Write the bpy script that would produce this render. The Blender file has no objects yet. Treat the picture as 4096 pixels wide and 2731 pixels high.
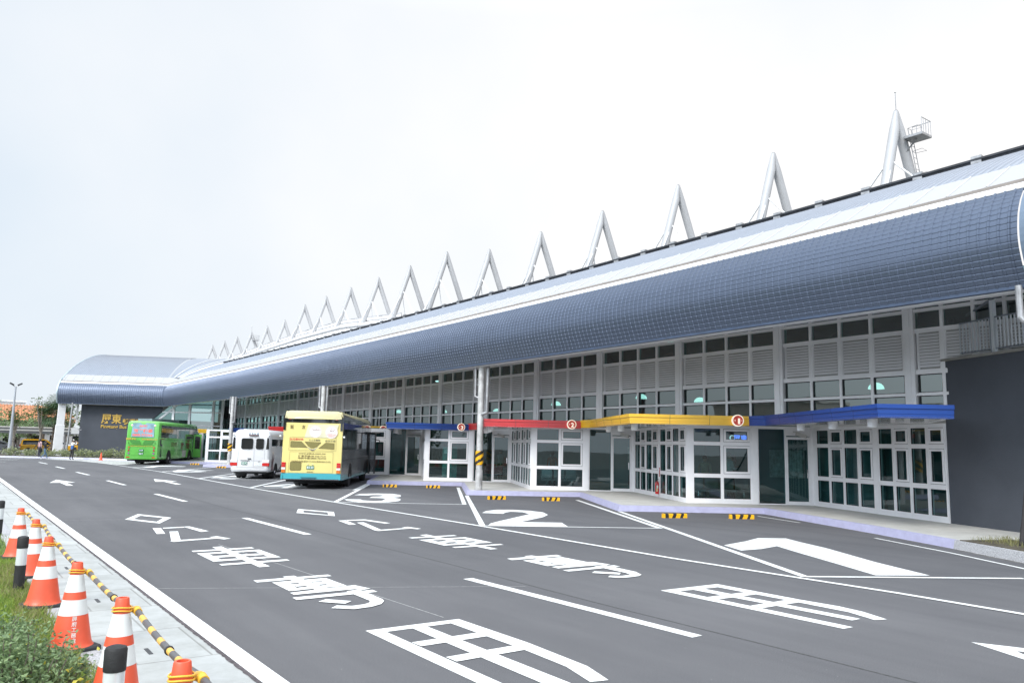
import bpy, math, random
from mathutils import Vector, Matrix, Euler
R_ = math.radians
scene = bpy.context.scene
COL = scene.collection
random.seed(7)

# ---------------------------------------------------------------- camera
cam_d = bpy.data.cameras.new("camera")
cam_d.sensor_width = 36.0
cam_d.lens = 3143.91 / 4096 * 36
cam_d.clip_start = 0.1
cam_d.clip_end = 3000
cam = bpy.data.objects.new("camera", cam_d)
COL.objects.link(cam)
CX = Matrix(((0.80973766729138, -0.09516815028275534, -0.5790232580313793),
             (-0.5863949057440127, -0.09493920157926225, -0.8044423922947886),
             (0.021585288670407383, 0.9909235950239812, -0.13268196613618627)))
cam.matrix_world = Matrix.Translation((0, 0, 2.0)) @ CX.to_4x4()
scene.camera = cam

# ---------------------------------------------------------------- exposure
scene.view_settings.view_transform = 'Standard'
scene.view_settings.look = 'None'
scene.view_settings.exposure = 0.75
scene.view_settings.gamma = 1.0

# ---------------------------------------------------------------- sky: bright hazy overcast over a Nishita sky
SUN_EL, SUN_AZ = 42.0, 245.0          # azimuth measured from +Y towards +X
world = bpy.data.worlds.new("World")
scene.world = world
world.use_nodes = True
wn = world.node_tree
for n_ in list(wn.nodes):
    wn.nodes.remove(n_)
L_ = wn.links.new
out = wn.nodes.new("ShaderNodeOutputWorld")
bg = wn.nodes.new("ShaderNodeBackground")
sky = wn.nodes.new("ShaderNodeTexSky")
sky.sky_type = 'NISHITA'
sky.sun_disc = False
sky.sun_elevation = R_(SUN_EL)
sky.sun_rotation = R_(SUN_AZ)
sky.dust_density = 3.0
bg.inputs[1].default_value = 0.15
tc = wn.nodes.new("ShaderNodeTexCoord")
sep = wn.nodes.new("ShaderNodeSeparateXYZ")
L_(tc.outputs['Generated'], sep.inputs[0])
# cloud veil: brighter towards the zenith as an overcast sky is, with soft bluish gaps
ramp = wn.nodes.new("ShaderNodeMapRange")
ramp.inputs['From Min'].default_value = 0.5
ramp.inputs['From Max'].default_value = 1.0
ramp.inputs['To Min'].default_value = 3.75
ramp.inputs['To Max'].default_value = 8.5
L_(sep.outputs['Z'], ramp.inputs['Value'])
noi = wn.nodes.new("ShaderNodeTexNoise")
noi.inputs['Scale'].default_value = 1.6
noi.inputs['Detail'].default_value = 5
noi.inputs['Roughness'].default_value = 0.5
L_(tc.outputs['Generated'], noi.inputs['Vector'])
dot = wn.nodes.new("ShaderNodeVectorMath")
dot.operation = 'DOT_PRODUCT'
dot.inputs[1].default_value = (0.95, -0.1, -0.15)
L_(tc.outputs['Generated'], dot.inputs[0])
addm = wn.nodes.new("ShaderNodeMath")
addm.operation = 'MULTIPLY_ADD'
addm.inputs[1].default_value = 0.75
L_(dot.outputs['Value'], addm.inputs[0])
L_(noi.outputs['Fac'], addm.inputs[2])
cr = wn.nodes.new("ShaderNodeValToRGB")
cr.color_ramp.elements[0].position = 0.42
cr.color_ramp.elements[0].color = (0.80, 0.90, 1.0, 1)
cr.color_ramp.elements[1].position = 0.98
cr.color_ramp.elements[1].color = (1.15, 1.13, 1.12, 1)
L_(addm.outputs[0], cr.inputs[0])
# the veil glows towards the hidden sun, behind the camera
gd = wn.nodes.new("ShaderNodeVectorMath")
gd.operation = 'DOT_PRODUCT'
gd.inputs[1].default_value = (math.sin(R_(SUN_AZ)) * 0.86, math.cos(R_(SUN_AZ)) * 0.86, 0.5)
L_(tc.outputs['Generated'], gd.inputs[0])
gm1 = wn.nodes.new("ShaderNodeMath")
gm1.operation = 'MAXIMUM'
gm1.inputs[1].default_value = 0.0
L_(gd.outputs['Value'], gm1.inputs[0])
gm2 = wn.nodes.new("ShaderNodeMath")
gm2.operation = 'POWER'
gm2.inputs[1].default_value = 2.2
L_(gm1.outputs[0], gm2.inputs[0])
gm3 = wn.nodes.new("ShaderNodeMath")
gm3.operation = 'MULTIPLY_ADD'
gm3.inputs[1].default_value = 9.0
L_(gm2.outputs[0], gm3.inputs[0])
L_(ramp.outputs[0], gm3.inputs[2])
mulc = wn.nodes.new("ShaderNodeVectorMath")
mulc.operation = 'SCALE'
L_(cr.outputs['Color'], mulc.inputs[0])
L_(gm3.outputs[0], mulc.inputs['Scale'])
mixw = wn.nodes.new("ShaderNodeMix")
mixw.data_type = 'RGBA'
mixw.inputs[0].default_value = 0.97
L_(sky.outputs[0], mixw.inputs[6])
L_(mulc.outputs[0], mixw.inputs[7])
L_(mixw.outputs[2], bg.inputs[0])
L_(bg.outputs[0], out.inputs[0])

sun_d = bpy.data.lights.new("sun", 'SUN')
sun_d.energy = 1.5
sun_d.angle = R_(22)
sun_d.color = (1.0, 0.96, 0.9)
sun = bpy.data.objects.new("sun", sun_d)
COL.objects.link(sun)
az, el = R_(SUN_AZ), R_(SUN_EL)
sdir = Vector((math.sin(az) * math.cos(el), math.cos(az) * math.cos(el), math.sin(el)))
sun.rotation_euler = (-sdir).to_track_quat('-Z', 'Y').to_euler()


# ---------------------------------------------------------------- materials
def lin(c):
    return tuple((x / 12.92 if x <= 0.04045 else ((x + 0.055) / 1.055) ** 2.4) for x in c)


def hexc(h):
    return lin(tuple(int(h[i:i + 2], 16) / 255 for i in (0, 2, 4)))


MATS = {}


def mat(name, color=(0.5, 0.5, 0.5), rough=0.6, metal=0.0, var=0.12, scale=3.0, bump=0.0, bscale=40.0,
        spec=0.5, emit=None, estr=1.0, dark=None, coat=0.0):
    if name in MATS:
        return MATS[name]
    if isinstance(color, str):
        color = hexc(color)
    m = bpy.data.materials.new(name)
    m.use_nodes = True
    nt = m.node_tree
    b = nt.nodes['Principled BSDF']
    b.inputs['Roughness'].default_value = rough
    b.inputs['Metallic'].default_value = metal
    b.inputs['Specular IOR Level'].default_value = spec
    if coat:
        b.inputs['Coat Weight'].default_value = coat
        b.inputs['Coat Roughness'].default_value = 0.05
    t = nt.nodes.new("ShaderNodeTexCoord")
    if var > 0:
        n = nt.nodes.new("ShaderNodeTexNoise")
        n.inputs['Scale'].default_value = scale
        n.inputs['Detail'].default_value = 6
        n.inputs['Roughness'].default_value = 0.6
        nt.links.new(t.outputs['Object'], n.inputs['Vector'])
        mr = nt.nodes.new("ShaderNodeMapRange")
        mr.inputs['From Min'].default_value = 0.3
        mr.inputs['From Max'].default_value = 0.7
        nt.links.new(n.outputs['Fac'], mr.inputs['Value'])
        mx = nt.nodes.new("ShaderNodeMix")
        mx.data_type = 'RGBA'
        d = dark if dark else tuple(c * (1 - var * 2) for c in color)
        mx.inputs[6].default_value = (*d, 1)
        mx.inputs[7].default_value = (*[min(1, c * (1 + var * 0.5)) for c in color], 1)
        nt.links.new(mr.outputs[0], mx.inputs[0])
        nt.links.new(mx.outputs[2], b.inputs['Base Color'])
    else:
        b.inputs['Base Color'].default_value = (*color, 1)
    if bump > 0:
        n2 = nt.nodes.new("ShaderNodeTexNoise")
        n2.inputs['Scale'].default_value = bscale
        n2.inputs['Detail'].default_value = 4
        nt.links.new(t.outputs['Object'], n2.inputs['Vector'])
        bp = nt.nodes.new("ShaderNodeBump")
        bp.inputs['Strength'].default_value = bump
        bp.inputs['Distance'].default_value = 0.02
        nt.links.new(n2.outputs['Fac'], bp.inputs['Height'])
        nt.links.new(bp.outputs[0], b.inputs['Normal'])
    if emit is not None:
        b.inputs['Emission Color'].default_value = (*emit, 1)
        b.inputs['Emission Strength'].default_value = estr
    MATS[name] = m
    return m


def glass_mat(name, tint, refl=0.08, rcol=(0.9, 0.95, 1.0), wav=0.0):
    """thin architectural glass: tinted see-through sheet with a fresnel reflection"""
    m = bpy.data.materials.new(name)
    m.use_nodes = True
    nt = m.node_tree
    nt.nodes.remove(nt.nodes['Principled BSDF'])
    o = nt.nodes['Material Output']
    tr = nt.nodes.new("ShaderNodeBsdfTransparent")
    tr.inputs[0].default_value = (*tint, 1)
    gl = nt.nodes.new("ShaderNodeBsdfGlossy")
    gl.inputs['Roughness'].default_value = 0.01
    gl.inputs['Color'].default_value = (*rcol, 1)
    # schlick reflectance that is the same from both sides of the thin pane
    ge = nt.nodes.new("ShaderNodeNewGeometry")
    lw = nt.nodes.new("ShaderNodeVectorMath")
    lw.operation = 'DOT_PRODUCT'
    nt.links.new(ge.outputs['Incoming'], lw.inputs[0])
    nt.links.new(ge.outputs['Normal'], lw.inputs[1])

    def mth(op, a, b=None):
        q = nt.nodes.new("ShaderNodeMath")
        q.operation = op
        q.use_clamp = op in ('ADD', 'MULTIPLY_ADD')
        for k_, v_ in enumerate((a, b)):
            if v_ is None: continue
            if isinstance(v_, (int, float)): q.inputs[k_].default_value = v_
            else: nt.links.new(v_, q.inputs[k_])
        return q.outputs[0]
    om = mth('SUBTRACT', 1.0, mth('ABSOLUTE', lw.outputs['Value']))
    pw = mth('POWER', om, 5.0)
    fac_ = mth('ADD', mth('MULTIPLY', pw, 0.9), 0.07 + refl)
    mix = nt.nodes.new("ShaderNodeMixShader")
    nt.links.new(fac_, mix.inputs[0])
    nt.links.new(tr.outputs[0], mix.inputs[1])
    nt.links.new(gl.outputs[0], mix.inputs[2])
    nt.links.new(mix.outputs[0], o.inputs[0])
    if wav > 0:
        t = nt.nodes.new("ShaderNodeTexCoord")
        n2 = nt.nodes.new("ShaderNodeTexNoise")
        n2.inputs['Scale'].default_value = 1.3
        n2.inputs['Detail'].default_value = 1
        nt.links.new(t.outputs['Object'], n2.inputs['Vector'])
        bp = nt.nodes.new("ShaderNodeBump")
        bp.inputs['Strength'].default_value = wav
        bp.inputs['Distance'].default_value = 0.02
        nt.links.new(n2.outputs['Fac'], bp.inputs['Height'])
        nt.links.new(bp.outputs[0], gl.inputs['Normal'])
    MATS[name] = m
    return m


def road_mat():
    m = bpy.data.materials.new("asphalt")
    m.use_nodes = True
    nt = m.node_tree
    b = nt.nodes['Principled BSDF']
    b.inputs['Roughness'].default_value = 0.85
    b.inputs['Specular IOR Level'].default_value = 0.35
    t = nt.nodes.new("ShaderNodeTexCoord")

    def noise(s, det=5, ro=0.6, mp=None):
        n = nt.nodes.new("ShaderNodeTexNoise")
        n.inputs['Scale'].default_value = s
        n.inputs['Detail'].default_value = det
        n.inputs['Roughness'].default_value = ro
        if mp:
            mpn = nt.nodes.new("ShaderNodeMapping")
            mpn.inputs['Scale'].default_value = mp
            mpn.inputs['Rotation'].default_value = (0, 0, 0.05)
            nt.links.new(t.outputs['Object'], mpn.inputs[0])
            nt.links.new(mpn.outputs[0], n.inputs['Vector'])
        else:
            nt.links.new(t.outputs['Object'], n.inputs['Vector'])
        return n

    def ramp_(n, a, bb, c0, c1):
        r = nt.nodes.new("ShaderNodeValToRGB")
        r.color_ramp.elements[0].position = a
        r.color_ramp.elements[1].position = bb
        r.color_ramp.elements[0].color = (*c0, 1)
        r.color_ramp.elements[1].color = (*c1, 1)
        nt.links.new(n.outputs['Fac'], r.inputs[0])
        return r

    big = ramp_(noise(0.12, 6, 0.6), 0.35, 0.65, (0.098, 0.098, 0.104), (0.128, 0.127, 0.133))
    streak = ramp_(noise(1.0, 6, 0.65, (1.1, 0.12, 1)), 0.35, 0.75, (0.86, 0.86, 0.87), (1.13, 1.13, 1.12))
    fine = ramp_(noise(95, 3, 0.7), 0.35, 0.68, (0.72, 0.72, 0.74), (1.26, 1.25, 1.24))
    spk = ramp_(noise(38, 2, 0.5), 0.755, 0.79, (0, 0, 0), (1, 1, 1))
    # rubbed paint flakes and dust patches
    pat = ramp_(noise(0.9, 8, 0.75, (0.5, 1.6, 1)), 0.66, 0.80, (0, 0, 0), (0.5, 0.5, 0.5))

    def mul(a, c, f=1.0):
        mx = nt.nodes.new("ShaderNodeMix")
        mx.data_type = 'RGBA'
        mx.blend_type = 'MULTIPLY'
        mx.inputs[0].default_value = f
        nt.links.new(a, mx.inputs[6])
        nt.links.new(c, mx.inputs[7])
        return mx.outputs[2]

    def mixc(fac, a, col):
        mx = nt.nodes.new("ShaderNodeMix")
        mx.data_type = 'RGBA'
        nt.links.new(fac, mx.inputs[0])
        nt.links.new(a, mx.inputs[6])
        mx.inputs[7].default_value = (*col, 1)
        return mx.outputs[2]

    c = mul(big.outputs[0], streak.outputs[0])
    c = mul(c, fine.outputs[0])
    c = mixc(spk.outputs[0], c, (0.42, 0.42, 0.40))
    c = mixc(pat.outputs[0], c, (0.17, 0.17, 0.17))
    nt.links.new(c, b.inputs['Base Color'])
    bp = nt.nodes.new("ShaderNodeBump")
    bp.inputs['Strength'].default_value = 0.35
    bp.inputs['Distance'].default_value = 0.01
    nt.links.new(noise(120, 3, 0.7).outputs['Fac'], bp.inputs['Height'])
    nt.links.new(bp.outputs[0], b.inputs['Normal'])
    return m


def slab_mat(name, col, sx, sy, joint=0.02, jc=(0.18, 0.18, 0.17), var=0.1):
    """paving slabs: brick texture grid with dirt"""
    m = bpy.data.materials.new(name)
    m.use_nodes = True
    nt = m.node_tree
    b = nt.nodes['Principled BSDF']
    b.inputs['Roughness'].default_value = 0.8
    t = nt.nodes.new("ShaderNodeTexCoord")
    mp = nt.nodes.new("ShaderNodeMapping")
    nt.links.new(t.outputs['Object'], mp.inputs[0])
    br = nt.nodes.new("ShaderNodeTexBrick")
    br.offset = 0.5
    br.inputs['Color1'].default_value = (*col, 1)
    br.inputs['Color2'].default_value = (*[c * (1 - var) for c in col], 1)
    br.inputs['Mortar'].default_value = (*jc, 1)
    br.inputs['Scale'].default_value = 1.0
    br.inputs['Mortar Size'].default_value = joint
    br.inputs['Mortar Smooth'].default_value = 0.3
    br.inputs['Brick Width'].default_value = sx
    br.inputs['Row Height'].default_value = sy
    nt.links.new(mp.outputs[0], br.inputs['Vector'])
    n = nt.nodes.new("ShaderNodeTexNoise")
    n.inputs['Scale'].default_value = 2.5
    n.inputs['Detail'].default_value = 8
    n.inputs['Roughness'].default_value = 0.7
    nt.links.new(t.outputs['Object'], n.inputs['Vector'])
    r = nt.nodes.new("ShaderNodeValToRGB")
    r.color_ramp.elements[0].position = 0.3
    r.color_ramp.elements[0].color = (0.78, 0.78, 0.76, 1)
    r.color_ramp.elements[1].position = 0.62
    r.color_ramp.elements[1].color = (1.05, 1.05, 1.05, 1)
    nt.links.new(n.outputs['Fac'], r.inputs[0])
    mx = nt.nodes.new("ShaderNodeMix")
    mx.data_type = 'RGBA'
    mx.blend_type = 'MULTIPLY'
    mx.inputs[0].default_value = 1
    nt.links.new(br.outputs['Color'], mx.inputs[6])
    nt.links.new(r.outputs[0], mx.inputs[7])
    nt.links.new(mx.outputs[2], b.inputs['Base Color'])
    bp = nt.nodes.new("ShaderNodeBump")
    bp.inputs['Strength'].default_value = 0.4
    bp.inputs['Distance'].default_value = 0.01
    inv = nt.nodes.new("ShaderNodeMath")
    inv.operation = 'SUBTRACT'
    inv.inputs[0].default_value = 1.0
    nt.links.new(br.outputs['Fac'], inv.inputs[1])
    nt.links.new(inv.outputs[0], bp.inputs['Height'])
    nt.links.new(bp.outputs[0], b.inputs['Normal'])
    MATS[name] = m
    return m


def rib_mat(name, col, rough, metal, crimp, cspace):
    """formed metal sheet; UV = (metres along the roof, metres along the profile): crimp lines across each pan"""
    m = bpy.data.materials.new(name)
    m.use_nodes = True
    nt = m.node_tree
    b = nt.nodes['Principled BSDF']
    b.inputs['Roughness'].default_value = rough
    b.inputs['Metallic'].default_value = metal
    t = nt.nodes.new("ShaderNodeTexCoord")
    n = nt.nodes.new("ShaderNodeTexNoise")
    n.inputs['Scale'].default_value = 1.2
    n.inputs['Detail'].default_value = 5
    nt.links.new(t.outputs['UV'], n.inputs['Vector'])
    mx = nt.nodes.new("ShaderNodeMix")
    mx.data_type = 'RGBA'
    mx.inputs[6].default_value = (*[c * 0.88 for c in col], 1)
    mx.inputs[7].default_value = (*[c * 1.08 for c in col], 1)
    nt.links.new(n.outputs['Fac'], mx.inputs[0])
    nt.links.new(mx.outputs[2], b.inputs['Base Color'])
    if crimp > 0:
        sp = nt.nodes.new("ShaderNodeSeparateXYZ")
        nt.links.new(t.outputs['UV'], sp.inputs[0])
        dv = nt.nodes.new("ShaderNodeMath")
        dv.operation = 'DIVIDE'
        dv.inputs[1].default_value = cspace
        nt.links.new(sp.outputs['Y'], dv.inputs[0])
        fr = nt.nodes.new("ShaderNodeMath")
        fr.operation = 'FRACT'
        nt.links.new(dv.outputs[0], fr.inputs[0])
        rr = nt.nodes.new("ShaderNodeValToRGB")
        e = rr.color_ramp.elements
        e[0].position = 0.0
        e[0].color = (0, 0, 0, 1)
        e[1].position = 0.72
        e[1].color = (0, 0, 0, 1)
        x = e.new(0.86)
        x.color = (1, 1, 1, 1)
        x = e.new(1.0)
        x.color = (0, 0, 0, 1)
        nt.links.new(fr.outputs[0], rr.inputs[0])
        bp = nt.nodes.new("ShaderNodeBump")
        bp.inputs['Strength'].default_value = crimp
        bp.inputs['Distance'].default_value = 0.012
        nt.links.new(rr.outputs[0], bp.inputs['Height'])
        nt.links.new(bp.outputs[0], b.inputs['Normal'])
    MATS[name] = m
    return m


def leaf_mat(name, c1, c2, trans=0.25):
    m = bpy.data.materials.new(name)
    m.use_nodes = True
    nt = m.node_tree
    b = nt.nodes['Principled BSDF']
    b.inputs['Roughness'].default_value = 0.55
    g = nt.nodes.new("ShaderNodeNewGeometry")
    mx = nt.nodes.new("ShaderNodeMix")
    mx.data_type = 'RGBA'
    mx.inputs[6].default_value = (*c1, 1)
    mx.inputs[7].default_value = (*c2, 1)
    nt.links.new(g.outputs['Random Per Island'], mx.inputs[0])
    nt.links.new(mx.outputs[2], b.inputs['Base Color'])
    tl = nt.nodes.new("ShaderNodeBsdfTranslucent")
    nt.links.new(mx.outputs[2], tl.inputs[0])
    ms = nt.nodes.new("ShaderNodeMixShader")
    ms.inputs[0].default_value = trans
    nt.links.new(b.outputs[0], ms.inputs[1])
    nt.links.new(tl.outputs[0], ms.inputs[2])
    nt.links.new(ms.outputs[0], nt.nodes['Material Output'].inputs[0])
    MATS[name] = m
    return m


ASPHALT = road_mat()
PAINT = mat("road_paint", (0.80, 0.81, 0.80), 0.6, var=0.10, scale=9, bump=0.2, bscale=90, dark=(0.62, 0.62, 0.61))
WHITE = mat("white_aluminium", (0.80, 0.795, 0.815), 0.35, var=0.04, scale=1.2)
WHITE2 = mat("white_paint", (0.78, 0.78, 0.79), 0.5, var=0.05, scale=2)
MASTW = mat("mast_white", (0.40, 0.40, 0.41), 0.45, var=0.04, scale=1)
GASKET = mat("gasket_black", (0.03, 0.03, 0.035), 0.6, var=0)
STEEL = mat("galvanised_steel", (0.40, 0.40, 0.41), 0.4, metal=0.5, var=0.18, scale=6)
DARKM = mat("dark_metal", (0.035, 0.037, 0.042), 0.45, var=0.1)
BLACK = mat("black_plastic", (0.018, 0.018, 0.02), 0.45, var=0.1, scale=8)
RUBBER = mat("tyre_rubber", (0.025, 0.025, 0.027), 0.8, var=0.15, scale=12)
STUCCO = mat("dark_stucco", (0.072, 0.080, 0.098), 0.9, var=0.07, scale=0.8, bump=0.6, bscale=60)
STUCCO2 = mat("black_panel", (0.022, 0.024, 0.036), 0.5, var=0.1)
CONC = mat("platform_concrete", (0.52, 0.51, 0.48), 0.85, var=0.09, scale=1.6, bump=0.2, bscale=60)
LILAC = mat("lilac_kerb_paint", (0.40, 0.40, 0.56), 0.6, var=0.12, scale=5, dark=(0.36, 0.35, 0.50), bump=0.15)
GRANITE = mat("granite", (0.50, 0.50, 0.52), 0.8, var=0.35, scale=60, bump=0.3, bscale=120)
YEL = mat("yellow_paint", hexc("F2B416"), 0.4, var=0.06)
BLU = mat("blue_panel", (0.005, 0.050, 0.27), 0.35, var=0.05)
YELP = mat("yellow_panel", (0.86, 0.50, 0.028), 0.3, var=0.03, coat=0.2)
REDP = mat("red_panel", (0.62, 0.03, 0.035), 0.25, var=0.04, coat=0.3)
SOFF = mat("soffit_panel", (0.60, 0.60, 0.62), 0.12, var=0.03, metal=0.35)
GL_UP = glass_mat("upper_glass", (0.20, 0.34, 0.33), 0.10, (0.85, 0.92, 0.88), wav=0.12)
GL_BO = glass_mat("booth_glass", (0.30, 0.50, 0.50), 0.0, (0.85, 0.92, 0.92), wav=0.03)
GL_CAR = glass_mat("vehicle_glass", (0.10, 0.12, 0.13), 0.06, (0.9, 0.95, 1.0), wav=0.1)
GL_EDGE = mat("glass_edge_teal", (0.12, 0.32, 0.34), 0.3, var=0)
INTW = mat("interior_wall", (0.15, 0.24, 0.245), 0.8, var=0.06, scale=0.6)
INTD = mat("interior_dark", (0.05, 0.06, 0.065), 0.8, var=0.1)
INTF = mat("interior_floor", (0.35, 0.36, 0.36), 0.35, var=0.06)
SKYL = bpy.data.materials.new("skylight_panel")
SKYL.use_nodes = True
_n = SKYL.node_tree
_b = _n.nodes['Principled BSDF']
_b.inputs['Base Color'].default_value = (0.56, 0.56, 0.57, 1)
_b.inputs['Roughness'].default_value = 0.4
_t = _n.nodes.new("ShaderNodeBsdfTranslucent")
_t.inputs[0].default_value = (0.95, 0.95, 0.93, 1)
_m = _n.nodes.new("ShaderNodeMixShader")
_m.inputs[0].default_value = 0.35
_n.links.new(_b.outputs[0], _m.inputs[1])
_n.links.new(_t.outputs[0], _m.inputs[2])
_n.links.new(_m.outputs[0], _n.nodes['Material Output'].inputs[0])
LEAF_A = leaf_mat("leaf_mid_green", (0.045, 0.085, 0.022), (0.13, 0.17, 0.05))
LEAF_B = leaf_mat("leaf_grey_green", (0.10, 0.165, 0.075), (0.26, 0.36, 0.16))
LEAF_C = leaf_mat("palm_leaf", (0.03, 0.075, 0.03), (0.085, 0.14, 0.055))
LEAF_D = leaf_mat("pale_shrub_leaf", (0.16, 0.20, 0.10), (0.36, 0.38, 0.20))
GRASS = leaf_mat("grass_blade", (0.10, 0.20, 0.025), (0.36, 0.46, 0.085), 0.35)
GRASSD = leaf_mat("dry_grass_blade", (0.16, 0.18, 0.06), (0.34, 0.31, 0.13), 0.35)
SOIL = mat("soil", (0.10, 0.085, 0.06), 0.95, var=0.3, scale=4, bump=0.5, bscale=20)
LAWN = mat("lawn_ground", (0.07, 0.12, 0.03), 0.95, var=0.3, scale=5, bump=0.5, bscale=20)
BARK = mat("bark", (0.22, 0.19, 0.155), 0.9, var=0.25, scale=8, bump=0.6, bscale=25)
SKIN = mat("skin", (0.42, 0.24, 0.17), 0.55, var=0.05)
HAIR = mat("black_hair", (0.012, 0.010, 0.010), 0.5, var=0.1)
CHROME = mat("chrome", (0.75, 0.75, 0.77), 0.12, metal=1.0, var=0)


# ---------------------------------------------------------------- objects
def tag(o, label=None, cat=None, group=None, kind=None):
    if label:
        o['label'] = label
    if cat:
        o['category'] = cat
    if group:
        o['group'] = group
    if kind:
        o['kind'] = kind
    return o


def empty(name, loc, rz=0.0, label=None, cat=None, group=None):
    o = bpy.data.objects.new(name, None)
    o.empty_display_size = 0.3
    o.location = loc
    o.rotation_euler = (0, 0, rz)
    COL.objects.link(o)
    return tag(o, label, cat, group)


def copy_tree(o, parent=None):
    c = o.copy()
    COL.objects.link(c)
    if parent:
        c.parent = parent
    for ch in list(o.children):
        copy_tree(ch, c)
    return c


class MB:
    """mesh collector; M is the current transform"""

    def __init__(s, M=None):
        s.v, s.f, s.m, s.mats, s.uv = [], [], [], [], {}
        s.M = M or Matrix.Identity(4)
        s.flip = False

    def mi(s, mt):
        if mt not in s.mats:
            s.mats.append(mt)
        return s.mats.index(mt)

    def add(s, pts, faces, mt):
        b = len(s.v)
        s.v += [tuple(s.M @ Vector(p)) for p in pts]
        k = s.mi(mt)
        neg = s.M.determinant() < 0
        for f in faces:
            if neg:
                f = f[::-1]
            s.f.append(tuple(b + i for i in f))
            s.m.append(k)

    def box(s, x0, x1, y0, y1, z0, z1, mt):
        if x1 < x0: x0, x1 = x1, x0
        if y1 < y0: y0, y1 = y1, y0
        if z1 < z0: z0, z1 = z1, z0
        s.add([(x0, y0, z0), (x1, y0, z0), (x1, y1, z0), (x0, y1, z0), (x0, y0, z1), (x1, y0, z1), (x1, y1, z1), (x0, y1, z1)],
              [(0, 3, 2, 1), (4, 5, 6, 7), (0, 1, 5, 4), (1, 2, 6, 5), (2, 3, 7, 6), (3, 0, 4, 7)], mt)

    def cbox(s, x0, x1, y0, y1, z0, z1, mt, c=0.02):
        """box with chamfered vertical and top edges"""
        if x1 < x0: x0, x1 = x1, x0
        if y1 < y0: y0, y1 = y1, y0

        def ring(d, z):
            return [(x0 + d + c, y0 + d, z), (x1 - d - c, y0 + d, z), (x1 - d, y0 + d + c, z), (x1 - d, y1 - d - c, z),
                    (x1 - d - c, y1 - d, z), (x0 + d + c, y1 - d, z), (x0 + d, y1 - d - c, z), (x0 + d, y0 + d + c, z)]
        s.loft([ring(0, z0), ring(0, z1 - c), ring(c * 0.7, z1)], mt, True, True)

    def pane(s, x0, x1, y, z0, z1, mt):
        s.add([(x0, y, z0), (x1, y, z0), (x1, y, z1), (x0, y, z1)], [(0, 1, 2, 3)], mt)

    def poly(s, pts, mt):
        s.add(pts, [tuple(range(len(pts)))], mt)

    def prism(s, pts2, z0, z1, mt, mtop=None):
        """extrude a 2D polygon (any winding) between z0 and z1"""
        a = sum(pts2[i][0] * pts2[(i + 1) % len(pts2)][1] - pts2[(i + 1) % len(pts2)][0] * pts2[i][1] for i in range(len(pts2)))
        if a < 0:
            pts2 = pts2[::-1]
        n = len(pts2)
        v = [(x, y, z0) for x, y in pts2] + [(x, y, z1) for x, y in pts2]
        s.add(v, [(i, (i + 1) % n, n + (i + 1) % n, n + i) for i in range(n)] + [tuple(range(n - 1, -1, -1))], mt)
        s.add([(x, y, z1) for x, y in pts2], [tuple(range(n))], mtop or mt)

    def loft(s, rings, mt, cap0=True, cap1=True, closed=True):
        n = len(rings[0])
        v = [p for r in rings for p in r]
        f = []
        for k in range(len(rings) - 1):
            for i in range(n if closed else n - 1):
                j = (i + 1) % n
                f.append((k * n + i, k * n + j, (k + 1) * n + j, (k + 1) * n + i))
        if cap0:
            f.append(tuple(range(n - 1, -1, -1)))
        if cap1:
            f.append(tuple((len(rings) - 1) * n + i for i in range(n)))
        s.add(v, f, mt)

    def tube(s, pts, r, mt, n=8, cap=True):
        """tube along points; r number or list"""
        pts = [Vector(p) for p in pts]
        rs = r if isinstance(r, (list, tuple)) else [r] * len(pts)
        rings = []
        t0 = (pts[1] - pts[0]).normalized()
        up = Vector((0, 0, 1)) if abs(t0.z) < 0.9 else Vector((1, 0, 0))
        u = t0.cross(up).normalized()
        for i, p in enumerate(pts):
            if i == 0: t = pts[1] - pts[0]
            elif i == len(pts) - 1: t = pts[-1] - pts[-2]
            else: t = (pts[i + 1] - pts[i]).normalized() + (pts[i] - pts[i - 1]).normalized()
            t = t.normalized()
            u = (u - t * u.dot(t)).normalized()
            w = t.cross(u)
            rings.append([tuple(p + (u * math.cos(a) + w * math.sin(a)) * rs[i]) for a in [2 * math.pi * k / n for k in range(n)]])
        s.loft(rings, mt, cap, cap)

    def lathe(s, prof, mt, n=20, c=(0, 0), axis='z', cap=True):
        """prof: (r, z)"""
        rings = []
        for r, z in prof:
            ring = []
            for k in range(n):
                a = 2 * math.pi * k / n
                if axis == 'z': ring.append((c[0] + r * math.cos(a), c[1] + r * math.sin(a), z))
                elif axis == 'x': ring.append((z, c[0] + r * math.cos(a), c[1] + r * math.sin(a)))
                else: ring.append((c[0] + r * math.sin(a), z, c[1] + r * math.cos(a)))
            rings.append(ring)
        s.loft(rings, mt, cap, cap)

    def sphere(s, c, r, mt, nu=12, nv=8, sz=1.0, z0=-1.0, z1=1.0):
        rings = []
        a0, a1 = math.asin(z0), math.asin(z1)
        for j in range(nv + 1):
            a = a0 + (a1 - a0) * j / nv
            rr = max(1e-4, r * math.cos(a))
            rings.append([(c[0] + rr * math.cos(2 * math.pi * k / nu), c[1] + rr * math.sin(2 * math.pi * k / nu), c[2] + r * sz * math.sin(a)) for k in range(nu)])
        s.loft(rings, mt)

    def build(s, name, parent=None, smooth=False, label=None, cat=None, group=None, kind=None, autos=None):
        me = bpy.data.meshes.new(name)
        me.from_pydata(s.v, [], s.f)
        for mt in s.mats:
            me.materials.append(mt)
        me.polygons.foreach_set('material_index', s.m)
        if smooth:
            me.polygons.foreach_set('use_smooth', [True] * len(s.f))
            if autos:
                try:
                    me.set_sharp_from_angle(angle=R_(autos))
                except Exception:
                    pass
        me.update()
        o = bpy.data.objects.new(name, me)
        COL.objects.link(o)
        if parent:
            o.parent = parent
        return tag(o, label, cat, group, kind)


TEXT_CACHE = {}


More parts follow.
